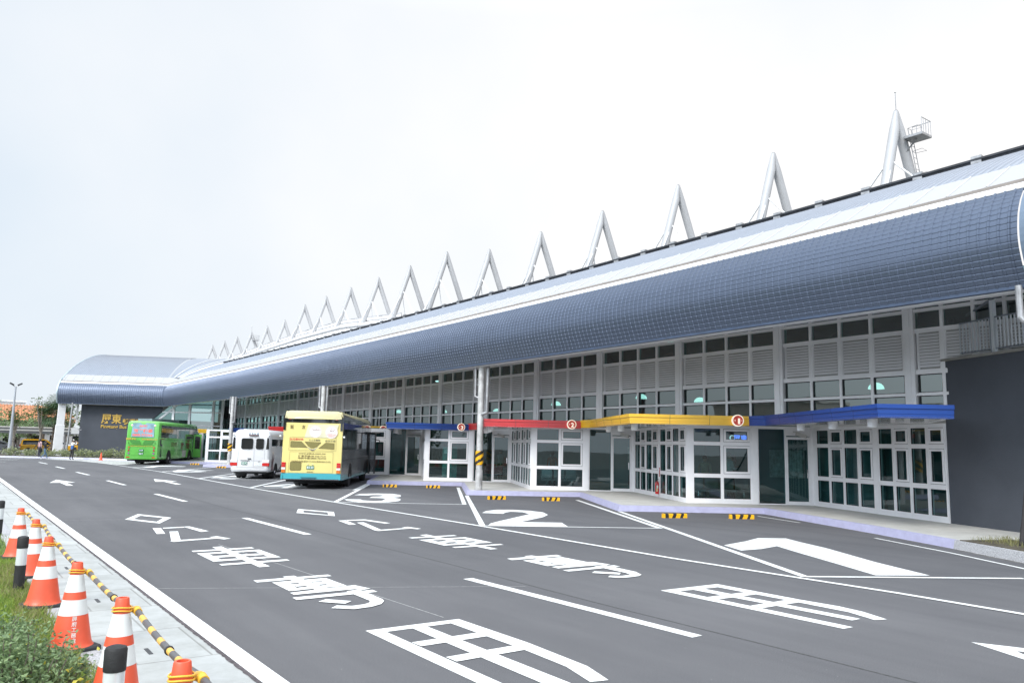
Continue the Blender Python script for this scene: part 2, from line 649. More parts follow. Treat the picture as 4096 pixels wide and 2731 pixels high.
def text_geo(body, bold=0.0):
    """glyph outlines as (verts, faces) with width 1-normalised data; uses Blender's bundled fonts"""
    key = (body, bold)
    if key in TEXT_CACHE:
        return TEXT_CACHE[key]
    cu = bpy.data.curves.new("lettering_curve", 'FONT')
    cu.body = body
    cu.size = 1.0
    cu.resolution_u = 3
    cu.offset = bold
    cu.fill_mode = 'FRONT'
    cu.extrude = 0.0
    ob = bpy.data.objects.new("lettering_tmp", cu)
    COL.objects.link(ob)
    dg = bpy.context.evaluated_depsgraph_get()
    me = bpy.data.meshes.new_from_object(ob.evaluated_get(dg))
    vs = [tuple(v.co) for v in me.vertices]
    fs = [tuple(p.vertices) for p in me.polygons]
    bpy.data.objects.remove(ob)
    bpy.data.curves.remove(cu)
    bpy.data.meshes.remove(me)
    TEXT_CACHE[key] = (vs, fs)
    return vs, fs


def add_text(mb, body, cx, cz, w, h, y, mt, thick=0.004, bold=0.0, flipx=False):
    """place lettering in the x-z plane facing -y, fitted to w x h around (cx, cz), front at y"""
    vs, fs = text_geo(body, bold)
    if not vs:
        return
    x0, x1 = min(v[0] for v in vs), max(v[0] for v in vs)
    y0, y1 = min(v[1] for v in vs), max(v[1] for v in vs)
    sx, sy = w / max(1e-6, x1 - x0), h / max(1e-6, y1 - y0)
    P = [(cx + ((v[0] - x0) * sx - w / 2), y, cz + ((v[1] - y0) * sy - h / 2)) for v in vs]
    mb.add(P, fs, mt)
    # thickness: side walls from boundary edges
    if thick > 0:
        cnt = {}
        for f in fs:
            for i in range(len(f)):
                e = (f[i], f[(i + 1) % len(f)])
                cnt[e] = cnt.get(e, 0) + 1
        side = [e for e in cnt if (e[1], e[0]) not in cnt]
        n = len(P)
        Q = P + [(p[0], p[1] + thick, p[2]) for p in P]
        mb.add(Q, [(b, a, a + n, b + n) for a, b in side], mt)

# ---- ground marking outlines, plan metres
MARKS = {'lane_lettering_mouth': [[(3.943, 21.802), (4.51, 23.233), (4.48, 22.732), (4.137, 21.829)], [(4.51, 23.233), (5.058, 21.893), (4.862, 21.893), (4.48, 22.732)], [(5.058, 21.893), (4.476, 20.488), (4.503, 20.931), (4.862, 21.893)], [(4.476, 20.488), (3.943, 21.802), (4.137, 21.829), (4.503, 20.931)]], 'lane_lettering_second': [[(4.114, 19.482), (4.289, 19.468), (4.118, 18.261), (3.952, 18.281)], [(4.325, 19.477), (4.798, 19.527), (4.772, 19.345), (4.304, 19.299)], [(4.787, 19.532), (4.929, 19.536), (5.055, 18.392), (4.866, 18.299)], [(4.283, 18.621), (4.455, 18.602), (4.133, 16.993), (3.94, 16.918)], [(3.899, 16.87), (4.135, 17.002), (4.856, 17.09), (4.847, 16.94), (4.037, 16.756), (3.941, 16.726)], [(4.758, 17.24), (4.936, 17.338), (5.073, 16.813), (4.909, 16.727), (4.812, 17.007)]], 'lane_lettering_vehicle': [[(4.38, 15.637), (4.559, 15.664), (4.541, 12.876), (4.363, 12.861)], [(3.917, 15.277), (5.019, 15.299), (5.014, 15.128), (3.906, 15.105)], [(3.91, 14.884), (4.074, 14.709), (4.075, 13.931), (3.895, 13.755)], [(4.89, 14.894), (5.036, 14.905), (5.04, 13.771), (4.871, 13.783)], [(3.91, 14.884), (5.036, 14.905), (4.909, 14.712), (4.05, 14.69)], [(4.077, 14.421), (4.867, 14.39), (4.863, 14.176), (4.079, 14.2)], [(4.07, 13.948), (4.87, 13.946), (5.04, 13.771), (3.895, 13.755)], [(3.893, 13.438), (5.04, 13.481), (5.026, 13.305), (3.887, 13.267)]], 'lane_lettering_special': [[(4.366, 11.815), (4.545, 11.818), (4.564, 10.558), (4.378, 10.522)], [(3.888, 11.69), (5.025, 11.676), (5.025, 11.529), (3.881, 11.499)], [(4.063, 11.4), (4.274, 11.347), (4.189, 10.627), (4.041, 10.638)], [(4.754, 11.399), (4.875, 11.392), (4.877, 10.643), (4.635, 10.66)], [(4.063, 11.4), (4.875, 11.392), (4.706, 11.174), (4.238, 11.198)], [(4.241, 11.107), (4.689, 11.121), (4.694, 10.901), (4.236, 10.907)], [(4.243, 10.818), (4.689, 10.821), (4.877, 10.643), (4.041, 10.638)], [(3.996, 10.504), (4.866, 10.62), (4.983, 10.631), (5.063, 10.272), (4.901, 10.234), (4.863, 10.338), (3.992, 10.341)], [(3.904, 10.164), (5.043, 10.172), (5.039, 10.006), (3.894, 9.99)], [(4.688, 10.243), (4.873, 10.277), (4.89, 10.213), (4.863, 9.504), (4.822, 9.382), (4.71, 9.234), (4.523, 9.136), (4.291, 9.114), (4.069, 9.306), (4.193, 9.421), (4.345, 9.304), (4.516, 9.321), (4.614, 9.381), (4.675, 9.488), (4.683, 9.966)], [(4.086, 9.749), (4.234, 9.857), (4.463, 9.584), (4.323, 9.466)]], 'lane_lettering_use': [[(3.924, 8.042), (4.094, 7.883), (4.091, 5.472), (3.912, 5.583)], [(3.924, 8.042), (5.1, 8.031), (4.912, 7.885), (4.094, 7.883)], [(5.1, 8.031), (5.126, 6.719), (5.069, 5.735), (4.935, 5.303), (4.759, 5.346), (4.888, 5.823), (4.921, 6.503), (4.906, 7.888)], [(4.412, 7.89), (4.595, 7.877), (4.591, 5.163), (4.376, 5.296)], [(4.103, 7.337), (4.917, 7.352), (4.912, 7.162), (4.112, 7.153)], [(4.108, 6.676), (4.919, 6.698), (4.921, 6.503), (4.114, 6.49)]], 'lane_lettering_use_right': [[(8.613, 8.176), (8.809, 8.001), (8.854, 5.363), (8.675, 5.375)], [(8.613, 8.176), (9.79, 8.133), (9.608, 7.943), (8.809, 8.001)], [(9.79, 8.133), (9.812, 6.734), (9.866, 6.163), (9.814, 5.805), (9.635, 5.383), (9.462, 5.449), (9.62, 5.879), (9.621, 6.604), (9.579, 7.939)], [(9.076, 7.988), (9.286, 7.97), (9.368, 5.572), (9.186, 5.575)], [(8.81, 7.488), (9.608, 7.464), (9.598, 7.274), (8.837, 7.299)], [(8.833, 6.789), (9.631, 6.793), (9.627, 6.6), (8.846, 6.609)]], 'lane_lettering_special_right': [[(8.981, 11.948), (9.168, 11.962), (9.334, 10.732), (9.005, 10.645)], [(8.509, 11.833), (9.647, 11.811), (9.622, 11.624), (8.477, 11.637)], [(8.618, 11.501), (8.806, 11.332), (8.869, 10.783), (8.605, 10.77)], [(9.381, 11.532), (9.531, 11.524), (9.541, 10.784), (9.26, 10.788)], [(8.618, 11.501), (9.531, 11.524), (9.338, 11.243), (8.806, 11.332)], [(8.845, 11.231), (9.343, 11.24), (9.344, 10.975), (8.815, 11.044)], [(8.874, 10.97), (9.344, 10.975), (9.541, 10.784), (8.605, 10.77)], [(8.59, 10.653), (9.525, 10.792), (9.632, 10.773), (9.695, 10.389), (9.553, 10.36), (9.475, 10.443), (8.584, 10.47)], [(8.531, 10.285), (9.688, 10.29), (9.68, 10.126), (8.529, 10.131)], [(9.289, 10.371), (9.553, 10.36), (9.54, 10.116), (9.505, 9.577), (9.372, 9.309), (9.229, 9.239), (8.995, 9.222), (8.823, 9.265), (8.726, 9.401), (8.847, 9.494), (9.005, 9.381), (9.222, 9.411), (9.274, 9.585), (9.296, 10.097)], [(8.77, 9.83), (8.919, 9.941), (9.208, 9.62), (9.064, 9.495)]], 'lane_lettering_mouth_right': [[(8.459, 22.083), (8.993, 23.363), (8.961, 22.84), (8.684, 22.139)], [(8.993, 23.363), (9.563, 22.011), (9.342, 21.949), (8.961, 22.84)], [(9.563, 22.011), (9.058, 20.769), (9.032, 21.163), (9.342, 21.949)], [(9.058, 20.769), (8.459, 22.083), (8.684, 22.139), (9.032, 21.163)]], 'lane_lettering_second_right': [[(8.628, 19.548), (8.832, 19.565), (8.631, 18.461), (8.448, 18.463)], [(8.858, 19.623), (9.38, 19.599), (9.27, 19.332), (8.842, 19.425)], [(9.236, 19.398), (9.394, 19.593), (9.561, 18.429), (9.387, 18.374)], [(8.84, 18.88), (9.032, 18.88), (8.625, 17.075), (8.441, 17.061)], [(8.429, 17.066), (8.637, 17.097), (9.406, 17.224), (9.362, 17.057), (8.46, 16.876)], [(9.311, 17.368), (9.515, 17.426), (9.607, 16.92), (9.456, 16.845), (9.381, 17.091)]], 'lane_lettering_vehicle_right': [[(8.922, 15.764), (9.119, 15.812), (9.138, 13.026), (8.958, 13.024)], [(8.456, 15.443), (9.622, 15.442), (9.605, 15.291), (8.46, 15.281)], [(8.457, 14.971), (8.659, 14.799), (8.67, 14.084), (8.453, 13.907)], [(9.473, 14.969), (9.621, 14.971), (9.619, 13.901), (9.367, 13.902)], [(8.457, 14.971), (9.621, 14.971), (9.429, 14.758), (8.65, 14.784)], [(8.664, 14.524), (9.438, 14.557), (9.4, 14.287), (8.657, 14.333)], [(8.673, 14.109), (9.446, 14.095), (9.619, 13.901), (8.453, 13.907)], [(8.459, 13.641), (9.621, 13.626), (9.6, 13.475), (8.443, 13.49)]], 'arrow_left': [[(4.12, 40.188), (4.67, 42.997), (5.148, 40.407), (4.758, 40.074), (4.757, 37.812), (4.511, 37.711), (4.534, 40.284)]], 'arrow_mid': [[(8.996, 43.214), (9.518, 40.587), (9.115, 40.4), (9.103, 37.96), (8.843, 37.898), (8.88, 40.501), (8.511, 40.5)]], 'arrow_right': [[(9.319, 4.266), (9.645, 3.617), (9.483, 3.596), (9.322, 3.82), (8.805, 3.208), (8.901, 3.383)]], 'bay_number_three': [[(13.354, 28.874), (13.946, 29.527), (14.695, 29.569), (15.177, 29.183), (15.157, 28.499), (14.916, 27.95), (14.601, 27.447), (14.124, 27.146), (14.065, 26.434), (13.852, 25.962), (13.464, 25.409), (12.883, 25.027), (12.314, 25.031), (11.905, 25.353), (11.84, 26.133), (12.038, 26.864), (12.566, 26.615), (12.417, 26.142), (12.631, 25.681), (12.991, 25.759), (13.42, 26.345), (13.609, 26.872), (13.488, 27.123), (13.249, 27.326), (13.636, 27.87), (13.923, 27.875), (14.34, 28.259), (14.371, 28.581), (14.098, 28.755), (13.761, 28.522)]], 'bay_number_two': [[(13.527, 20.155), (14.034, 20.684), (14.626, 20.979), (15.154, 20.783), (15.44, 20.257), (15.467, 19.636), (15.051, 18.867), (14.404, 18.283), (12.889, 17.354), (13.841, 16.749), (13.298, 15.843), (11.574, 16.939), (11.898, 17.324), (12.312, 17.647), (14.64, 19.247), (14.87, 19.899), (14.645, 20.217), (14.306, 20.016), (13.964, 19.668)]], 'bay_number_one': [[(13.913, 11.355), (14.991, 11.622), (15.818, 11.915), (16.409, 11.568), (16.058, 10.952), (15.588, 10.006), (14.465, 8.243), (13.774, 6.91), (12.921, 7.388), (13.518, 8.398), (14.298, 9.758), (14.869, 10.711), (14.143, 10.563), (13.515, 10.592)]], 'bay_number_four': [[(12.1, 35.931), (13.835, 37.352), (14.051, 36.95), (12.819, 35.904)], [(12.1, 35.931), (13.952, 35.124), (13.577, 34.399), (12.006, 35.264)], [(14.086, 37.168), (15.414, 38.329), (12.764, 33.736), (12.339, 34.215)]], 'bay_number_five': [[(13.461, 45.93), (14.462, 47.476), (15.078, 47.203), (14.025, 45.877)], [(12.001, 44.078), (12.708, 45.588), (13.591, 45.918), (14.423, 45.417), (14.314, 44.302), (13.725, 43.199), (12.722, 42.673), (12.125, 43.028), (12.555, 43.821), (12.989, 43.577), (13.641, 44.18), (13.75, 44.97), (13.384, 45.213), (12.823, 44.767), (12.567, 44.012)]], 'bay_number_six': [[(12.123, 53.227), (13.22, 56.311), (15.217, 54.878), (14.828, 54.589), (13.931, 55.061), (12.832, 53.666), (13.1, 53.036), (13.748, 53.935), (14.327, 53.472), (13.567, 52.323), (12.067, 52.016)]], 'bay_number_seven': [[(11.698, 60.399), (13.636, 64.691), (15.426, 63.268), (15.004, 62.38), (13.369, 62.706), (12.401, 60.448)]]}
LINES = [[(11.286, 25.856), (17.535, 36.234), 0.15], [(14.708, 31.863), (18.947, 38.85), 0.15], [(11.214, 25.657), (14.931, 23.229), 0.1], [(14.906, 23.31), (20.473, 32.628), 0.15], [(11.405, 16.959), (17.565, 27.318), 0.15], [(11.342, 16.969), (15.34, 14.489), 0.1], [(15.32, 14.589), (20.34, 23.698), 0.15], [(18.05, 18.922), (11.676, 7.891), 0.15], [(11.676, 7.891), (14.925, 5.931), 0.1], [(21.161, 15.923), (20.453, 13.932), 0.08], [(18.601, 10.613), (17.384, 8.286), 0.08], [(17.384, 8.286), (16.12, 6.228), 0.08], [(11.188, 34.7), (14.875, 32.142), 0.1], [(11.226, 34.818), (15.794, 42.456), 0.15], [(11.253, 43.408), (14.884, 40.921), 0.1], [(11.284, 43.527), (15.355, 50.383), 0.15], [(11.222, 52.377), (15.339, 50.384), 0.1], [(11.222, 52.377), (17.143, 61.605), 0.15], [(11.132, 60.578), (14.771, 58.414), 0.1], [(11.132, 60.578), (17.172, 69.53), 0.15], [(11.418, 68.582), (13.285, 69.739), 0.3], [(3.336, 82.03), (5.91, 81.453), 0.12], [(3.28, 80.572), (5.527, 78.176), 0.12], [(3.039, 74.303), (4.348, 72.407), 0.12]]
DASHES = [[(6.566, 72.322), (6.712, 68.066), 0.17], [(6.633, 61.958), (6.717, 58.145), 0.17], [(6.675, 52.239), (6.759, 48.228), 0.17], [(6.676, 41.923), (6.721, 37.778), 0.17], [(6.662, 31.505), (6.739, 27.428), 0.17], [(6.701, 21.152), (6.761, 16.884), 0.17], [(6.724, 10.359), (6.885, 5.999), 0.17]]
FARLINE = [(1.106, 83.432), (4.514, 82.446), (7.64, 81.477), (9.273, 79.461), (10.123, 76.445), (10.653, 71.716), (10.925, 68.501)]
FARKERB = [(-0.847, 89.883), (4.775, 87.403), (9.1, 84.3), (13.129, 79.379), (15.805, 75.974)]
STALLLINE = [(10.925, 68.501), (10.931, 66.983), (11.327, 52.766), (11.078, 34.46), (11.13, 25.358), (11.283, 16.84), (11.312, 10.373), (11.569, 6.315), (11.552, 4.617), (11.455, 3.515)]
STOPS = [[(17.698, 16.671), (18.41, 16.382)], [(19.493, 15.651), (20.137, 15.277)], [(17.103, 25.073), (17.768, 24.862)], [(18.741, 23.829), (19.342, 23.539)], [(17.08, 33.851), (17.677, 33.587)], [(18.762, 32.694), (19.344, 32.431)], [(16.824, 67.784), (17.221, 66.844)], [(16.743, 60.058), (17.303, 59.683)], [(18.352, 65.77), (19.025, 65.852)]]
MASTS = [(16.43, 16.44), (22.63, 16.49), (28.93, 16.57), (35.3, 16.63), (41.75, 16.7), (48.34, 16.77), (54.91, 17.87), (61.57, 17.91), (68.3, 17.97), (75.11, 18.06), (82.05, 18.14), (88.97, 18.2), (96.12, 17.2), (103.3, 17.24), (110.53, 17.29), (117.88, 17.36), (125.09, 17.42), (132.61, 17.48)]
LAMPS = [(16.62, 4.7), (25.69, 4.48), (29.79, 4.82), (37.2, 4.7), (43.73, 4.43), (51.17, 4.59), (58.73, 4.74), (100.27, 4.57), (102.17, 4.6), (95.55, 4.65)]

# ================================================================ GROUND AND MARKINGS
S = 1.25


def arr2(p):
    return [tuple(q) for q in p]


def ribbon(pts, w, z, mb, mt, side=0.0):
    """flat strip of width w along a polyline (side: -0.5..0.5 shifts it)"""
    P = [Vector((p[0], p[1])) for p in pts]
    L, R = [], []
    for i, p in enumerate(P):
        if i == 0: t = P[1] - P[0]
        elif i == len(P) - 1: t = P[-1] - P[-2]
        else: t = (P[i + 1] - p).normalized() + (p - P[i - 1]).normalized()
        t.normalize()
        nn = Vector((-t.y, t.x))
        L.append(p + nn * w * (0.5 + side))
        R.append(p - nn * w * (0.5 - side))
    v = [(q.x, q.y, z) for q in R] + [(q.x, q.y, z) for q in L]
    k = len(P)
    mb.add(v, [(i, i + 1, k + i + 1, k + i) for i in range(k - 1)], mt)


def offset_line(pts, dd):
    P = [Vector((p[0], p[1])) for p in pts]
    o = []
    for i, p in enumerate(P):
        a = (p - P[i - 1]).normalized() if i > 0 else None
        b = (P[i + 1] - p).normalized() if i < len(P) - 1 else None
        na = Vector((-a.y, a.x)) if a else None
        nb = Vector((-b.y, b.x)) if b else None
        if na is None: m = nb
        elif nb is None: m = na
        else:
            m = na + nb
            m = m / max(0.25, m.dot(na))
        o.append((p.x + m.x * dd, p.y + m.y * dd))
    return o


g = MB()
g.box(-400, 500, -300, 900, -0.6, -0.03, mat("far_ground", (0.20, 0.20, 0.19), 0.9, var=0.15, scale=0.1))
g.build("ground", kind='structure')

# asphalt forecourt
mb = MB()
far = [tuple(p) for p in FARKERB]
road_poly = [(2.2, -14), (34, -14), (34, 60), (27, 92), (15.9, 79)] + far[::-1] + [(-30, 96), (-30, 40), (2.2, 40)]
mb.add([(x, y, 0.0) for x, y in road_poly], [tuple(range(len(road_poly)))], ASPHALT)
mb.build("asphalt_road", kind='structure')

# seam between the two asphalt lanes
mb = MB()
random.seed(3)
seam = [(7.22 + 0.03 * math.sin(k * 0.7), 2 + k * 0.9) for k in range(0, 50)]
ribbon(seam, 0.03, 0.0015, mb, mat("seam_tar", (0.07, 0.07, 0.072), 0.9, var=0.3, scale=20))
# chalk setting-out lines left on the asphalt
CH = mat("chalk_line", (0.36, 0.36, 0.36), 0.9, var=0.3, scale=15, dark=(0.18, 0.18, 0.18))
for a, b in (((2.45, 11.75), (7.1, 9.4)), ((2.45, 22.2), (7.2, 20.9)), ((2.6, 30.4), (7.2, 29.4)), ((5.0, 8.2), (4.6, 16.0))):
    ribbon([a, b], 0.018, 0.0022, mb, CH)
mb.build("asphalt_seam", kind='structure')

PZ = 0.004
for name, polys in MARKS.items():
    mb = MB()
    for k, p in enumerate(polys):
        a = sum(p[i][0] * p[(i + 1) % len(p)][1] - p[(i + 1) % len(p)][0] * p[i][1] for i in range(len(p)))
        if a < 0:
            p = p[::-1]
        mb.poly([(x, y, PZ + 0.0006 * k) for x, y in p], PAINT)
    nm = "road_arrow" if name.startswith("arrow") else ("bay_number" if name.startswith("bay") else "lane_lettering")
    mb.build(nm, kind='structure')
mb = MB()
for k, (a, b, w) in enumerate(LINES):
    if w > 0.2: w = 0.35
    ribbon([a, b], w * (1.0 if w > 0.12 else 1.1), PZ + 0.0005 * (k % 9), mb, PAINT)
mb.build("bay_lines", kind='structure')
mb = MB()
for a, b, w in DASHES:
    ribbon([a, b], 0.17, PZ, mb, PAINT)
mb.build("lane_dashes", kind='structure')
mb = MB()
ribbon(STALLLINE, 0.12, PZ + 0.005, mb, PAINT)
ribbon(FARLINE, 0.16, PZ + 0.005, mb, PAINT)
mb.build("edge_line", kind='structure')

# ---- left pavement: grass verge, granite kerb, slabs, white kerb
mb = MB()
SL = slab_mat("paving_slab", (0.40, 0.41, 0.405), 0.62, 1.25, 0.012, (0.26, 0.26, 0.25))
X1, X2 = 1.15 * S - 0.09, 1.81 * S - 0.01
v = [(1.36, -10, 0.1), (2.25, -10, 0.1), (2.25, 60, 0.1), (1.36, 60, 0.1)]
mb.add(v, [(0, 1, 2, 3)], SL)
v = [(-30, 52, 0.1), (2.25, 60.01, 0.1), (2.25, 60.02, 0.1), (-30, 62, 0.1)]
mb.build("sidewalk", kind='structure')
mb = MB()
random.seed(5)
JD = mat("joint_dirt", (0.10, 0.085, 0.09), 0.95, var=0.3, scale=25)
# ragged dirt joint between the slabs and the kerb
L, R = [], []
y = -10.0
while y < 60:
    L.append((2.235 - random.uniform(0, 0.014), y, 0.103))
    R.append((2.272, y, 0.103))
    y += 0.05
k = len(L)
mb.add(L + R, [(i, k + i, k + i + 1, i + 1) for i in range(k - 1)], JD)
mb.build("kerb_joint", kind='structure')
mb = MB()
mb.cbox(2.27, 2.445, -10, 60, -0.1, 0.115, PAINT, 0.015)
mb.build("kerb", kind='structure')
mb = MB()
mb.cbox(1.14, 1.36, -10, 60, -0.1, 0.108, GRANITE, 0.012)
mb.build("granite_kerb", kind='structure')
mb = MB()
mb.box(-26, 1.14, -10, 60, -0.2, 0.07, LAWN)
mb.build("verge_soil", kind='structure')
# small iron drain slots in the pavement
for (x, y) in ((1.72, 7.9), (1.70, 10.6), (1.7, 13.4), (1.7, 17.0), (1.7, 21.5), (1.7, 27)):
    mb = MB()
    mb.box(x - 0.02, x + 0.015, y - 0.11, y + 0.11, 0.1, 0.105, DARKM)
    mb.build("drain_slot", kind='structure')

# ---- far pavement
mb = MB()
FK = [(-40, 104)] + [(-0.85, 89.9), (4.8, 87.4), (9.1, 84.3), (13.13, 79.4), (15.8, 76.0), (17.5, 74.0)]
ins = offset_line(FK, 0.25)
LILW = mat("far_kerb_lilac", (0.62, 0.62, 0.74), 0.6, var=0.06)
ribbon(FK, 0.25, 0.16, mb, LILW, 0.5)
v = [(x, y, 0.0) for x, y in FK] + [(x, y, 0.16) for x, y in FK]
k = len(FK)
mb.add(v, [(i, i + 1, k + i + 1, k + i) for i in range(k - 1)], LILW)
mb.build("far_kerb", kind='structure')
mb = MB()
back = offset_line(FK, 9.0)
bp_ = [(x, y, 0.15) for x, y in ins] + [(x, y, 0.15) for x, y in back[::-1]]
mb.add(bp_, [tuple(range(len(bp_)))], SOIL)
mb.build("planting_bed", kind='structure')
mb = MB()
# paver apron between the edge line and the far kerb
apr = [tuple(p) for p in FARLINE[2:]] + [(11.6, 66.5), (16.2, 74.9)] + [(15.7, 75.95), (13.05, 79.3), (9.0, 84.1)]
mb.add([(x, y, 0.003) for x, y in apr[::-1]], [tuple(range(len(apr)))], slab_mat("paver_apron", (0.50, 0.50, 0.49), 0.9, 0.9, 0.03, (0.25, 0.25, 0.25), 0.25))
mb.build("paver_apron", kind='structure')
# street beyond
mb = MB()
mb.box(-60, 60, 101, 128, -0.02, 0.012, mat("far_road", (0.19, 0.19, 0.19), 0.9, var=0.1, scale=0.4))
mb.build("far_street", kind='structure')

# ---- platform in front of the station
KO = [(14.5 * S - 0.375 * i * 1.0, (15.2 + 6.87 * i) * S) for i in range(-1, 8)]
KI = [(17.45 * S - 0.375 * i * 1.0, (20.15 + 6.87 * i) * S) for i in range(-1, 8)]
edge = [(13.9, 2.2), (17.1, 6.76), (18.2, 8.6), (19.6, 11.2), (22.1, 16.4)]
for i in range(0, 8):
    edge.append((14.5 * S - 0.375 * i, (15.25 + 6.87 * i) * S))
    edge.append((17.4 * S - 0.375 * i, (20.15 + 6.87 * i) * S))
edge = edge[:-1]
edge.append((16.6, 80.0))
PH = 0.1875
kmb = MB()
cut = 2  # vertices before this are granite rather than painted
for (seg, mt, nm) in ((edge[cut:], LILAC, "platform_kerb"), (edge[:cut + 1], GRANITE, "granite_kerb")):
    kmb = MB()
    # the front face leans back a little
    k = len(seg)
    o1 = offset_line(seg, -0.04)
    i0 = offset_line(seg, -0.16)
    v = [(x, y, -0.02) for x, y in seg] + [(x, y, PH + 0.004) for x, y in o1] + [(x, y, PH + 0.004) for x, y in i0]
    # inner side is to the right of travel direction (+X); offset_line positive = left
    kmb.add(v, [(i + 1, i, k + i, k + i + 1) for i in range(k - 1)] + [(k + i + 1, k + i, 2 * k + i, 2 * k + i + 1) for i in range(k - 1)], mt)
    kmb.build(nm, kind='structure')
inn = offset_line(edge, -0.16)
pmb = MB()
pl = inn + [(30, 98), (34, 98), (34, -2)]
a = [(x, y, PH) for x, y in pl]
pmb.add(a[::-1], [tuple(range(len(a)))], CONC)
pmb.build("platform", kind='structure')
# splashed dirt band along the kerb foot
mb = MB()
L, R = [], []
dl = offset_line(edge, 0.0)
DUST = mat("dust_band", (0.17, 0.165, 0.16), 0.95, var=0.35, scale=6)
dl2 = offset_line(edge, 0.16)
random.seed(11)
out1, out2 = [], []
for i in range(len(edge) - 1):
    for t in range(12):
        f = t / 12
        out1.append((edge[i][0] * (1 - f) + edge[i + 1][0] * f, edge[i][1] * (1 - f) + edge[i + 1][1] * f, 0.0025))
        w_ = random.uniform(0.35, 1.0)
        a_ = Vector((dl2[i][0] * (1 - f) + dl2[i + 1][0] * f, dl2[i][1] * (1 - f) + dl2[i + 1][1] * f))
        b_ = Vector(out1[-1][:2])
        q_ = b_.lerp(a_, w_)
        out2.append((q_.x, q_.y, 0.0025))
k = len(out1)
mb.add(out1 + out2, [(i, i + 1, k + i + 1, k + i) for i in range(k - 1)], DUST)
mb.build("dust_band", kind='structure')

# ================================================================ STATION BUILDING
F0 = Vector((20.75 * S, 0, 0))
FD = Vector((0.0300, 0.99955, 0))
FN = Vector((0.99955, -0.0300, 0))


def fw(off, s, z):
    """facade frame in metres: off into the building, s along, z up"""
    p = F0 + FN * off + FD * s
    return (p.x, p.y, z)


def frame_M(o, e, nrm):
    """matrix: local x = e (along the wall), local y = -nrm (into the wall), z up; faces look towards -y = nrm"""
    e = Vector((e[0], e[1], 0)).normalized()
    n_ = Vector((nrm[0], nrm[1], 0)).normalized()
    M = Matrix(((e.x, -n_.x, 0, o[0]), (e.y, -n_.y, 0, o[1]), (0, 0, 1, o[2] if len(o) > 2 else 0), (0, 0, 0, 1)))
    return M


station = empty("bus_station", (F0.x, 40, 0), 0, "long white glazed bus station under a rolled blue metal roof with white masts above", "bus station")


def child(mb, name, parent=station, **kw):
    o = mb.build(name, **kw)
    o.parent = parent
    if parent is not None:
        o.matrix_parent_inverse = Matrix.Identity(4)
        # geometry is in world metres: cancel the parent's own placement
        o.matrix_local = PINV.get(parent.name, Matrix.Translation(-parent.location) if parent.type == 'EMPTY' else Matrix.Identity(4))
    return o


PINV = {}

# ---- roof profile (t inward from the eave edge, z)
BLUEP = [(0, 4.35), (-.05, 4.47), (-.09, 4.58), (-.14, 4.69), (-.18, 4.81), (-.21, 4.91), (-.23, 5.02), (-.235, 5.12), (-.23, 5.23),
         (-.21, 5.36), (-.18, 5.49), (-.135, 5.6), (-.07, 5.73), (0.01, 5.84), (.115, 5.98)]
GREYM = [(1.19, 6.72), (1.6, 6.95), (2.1, 7.20), (2.6, 7.44), (3.2, 7.69), (3.9, 7.96), (4.5, 8.17)]
GREYW = GREYM[:-1] + [(4.6, 8.2), (5.3, 8.42), (6.1, 8.65), (7.0, 8.87), (8.1, 9.08), (9.7, 9.29), (11.4, 9.38)]
sc = lambda pr: [(a * S, b * S) for a, b in pr]
BLUEP, GREYM, GREYW = sc(BLUEP), sc(GREYM), sc(GREYW)

eave = [(2, -7.15), (5, -7.04), (14, -6.88), (24, -6.88), (44, -7.25), (51, -7.35), (63, -7.8), (69.24, -8.03)]


def eave_off(s):
    for (a, b), (c, d_) in zip(eave, eave[1:]):
        if s <= c * S:
            f = (s - a * S) / ((c - a) * S)
            return (b + (d_ - b) * f) * S
    return eave[-1][1] * S


K = Vector(fw(-8.03 * S, 69.24 * S, 0)).xy
WD = Vector((7.28 - 14.59, 73.14 - 69.43)).normalized()
WN = Vector((-WD.y, WD.x))
if WN.y < 0: WN = -WN
RIBP = 0.16 * S
secs_main, secs_wing, secs_fan = [], [], []
s_ = 4.98 * S
while s_ < 69.2 * S:
    for ds, h in ((0, 0), (0.125, 0), (0.14, 1), (0.175, 1), (0.19, 0)):
        if s_ + ds < 69.24 * S:
            p = fw(eave_off(s_ + ds), s_ + ds, 0)
            secs_main.append((Vector((p[0], p[1])), FN.xy.copy(), h, s_ + ds))
    s_ += RIBP
t_ = 0.0
while t_ < 8.2 * S:
    for ds, h in ((0, 0), (0.125, 0), (0.14, 1), (0.175, 1), (0.19, 0)):
        if t_ + ds < 8.2 * S:
            secs_wing.append((K + WD * (t_ + ds), WN.copy(), h, 69.24 * S + t_ + ds))
    t_ += RIBP
a0, a1 = math.atan2(FN.y, FN.x), math.atan2(WN.y, WN.x)


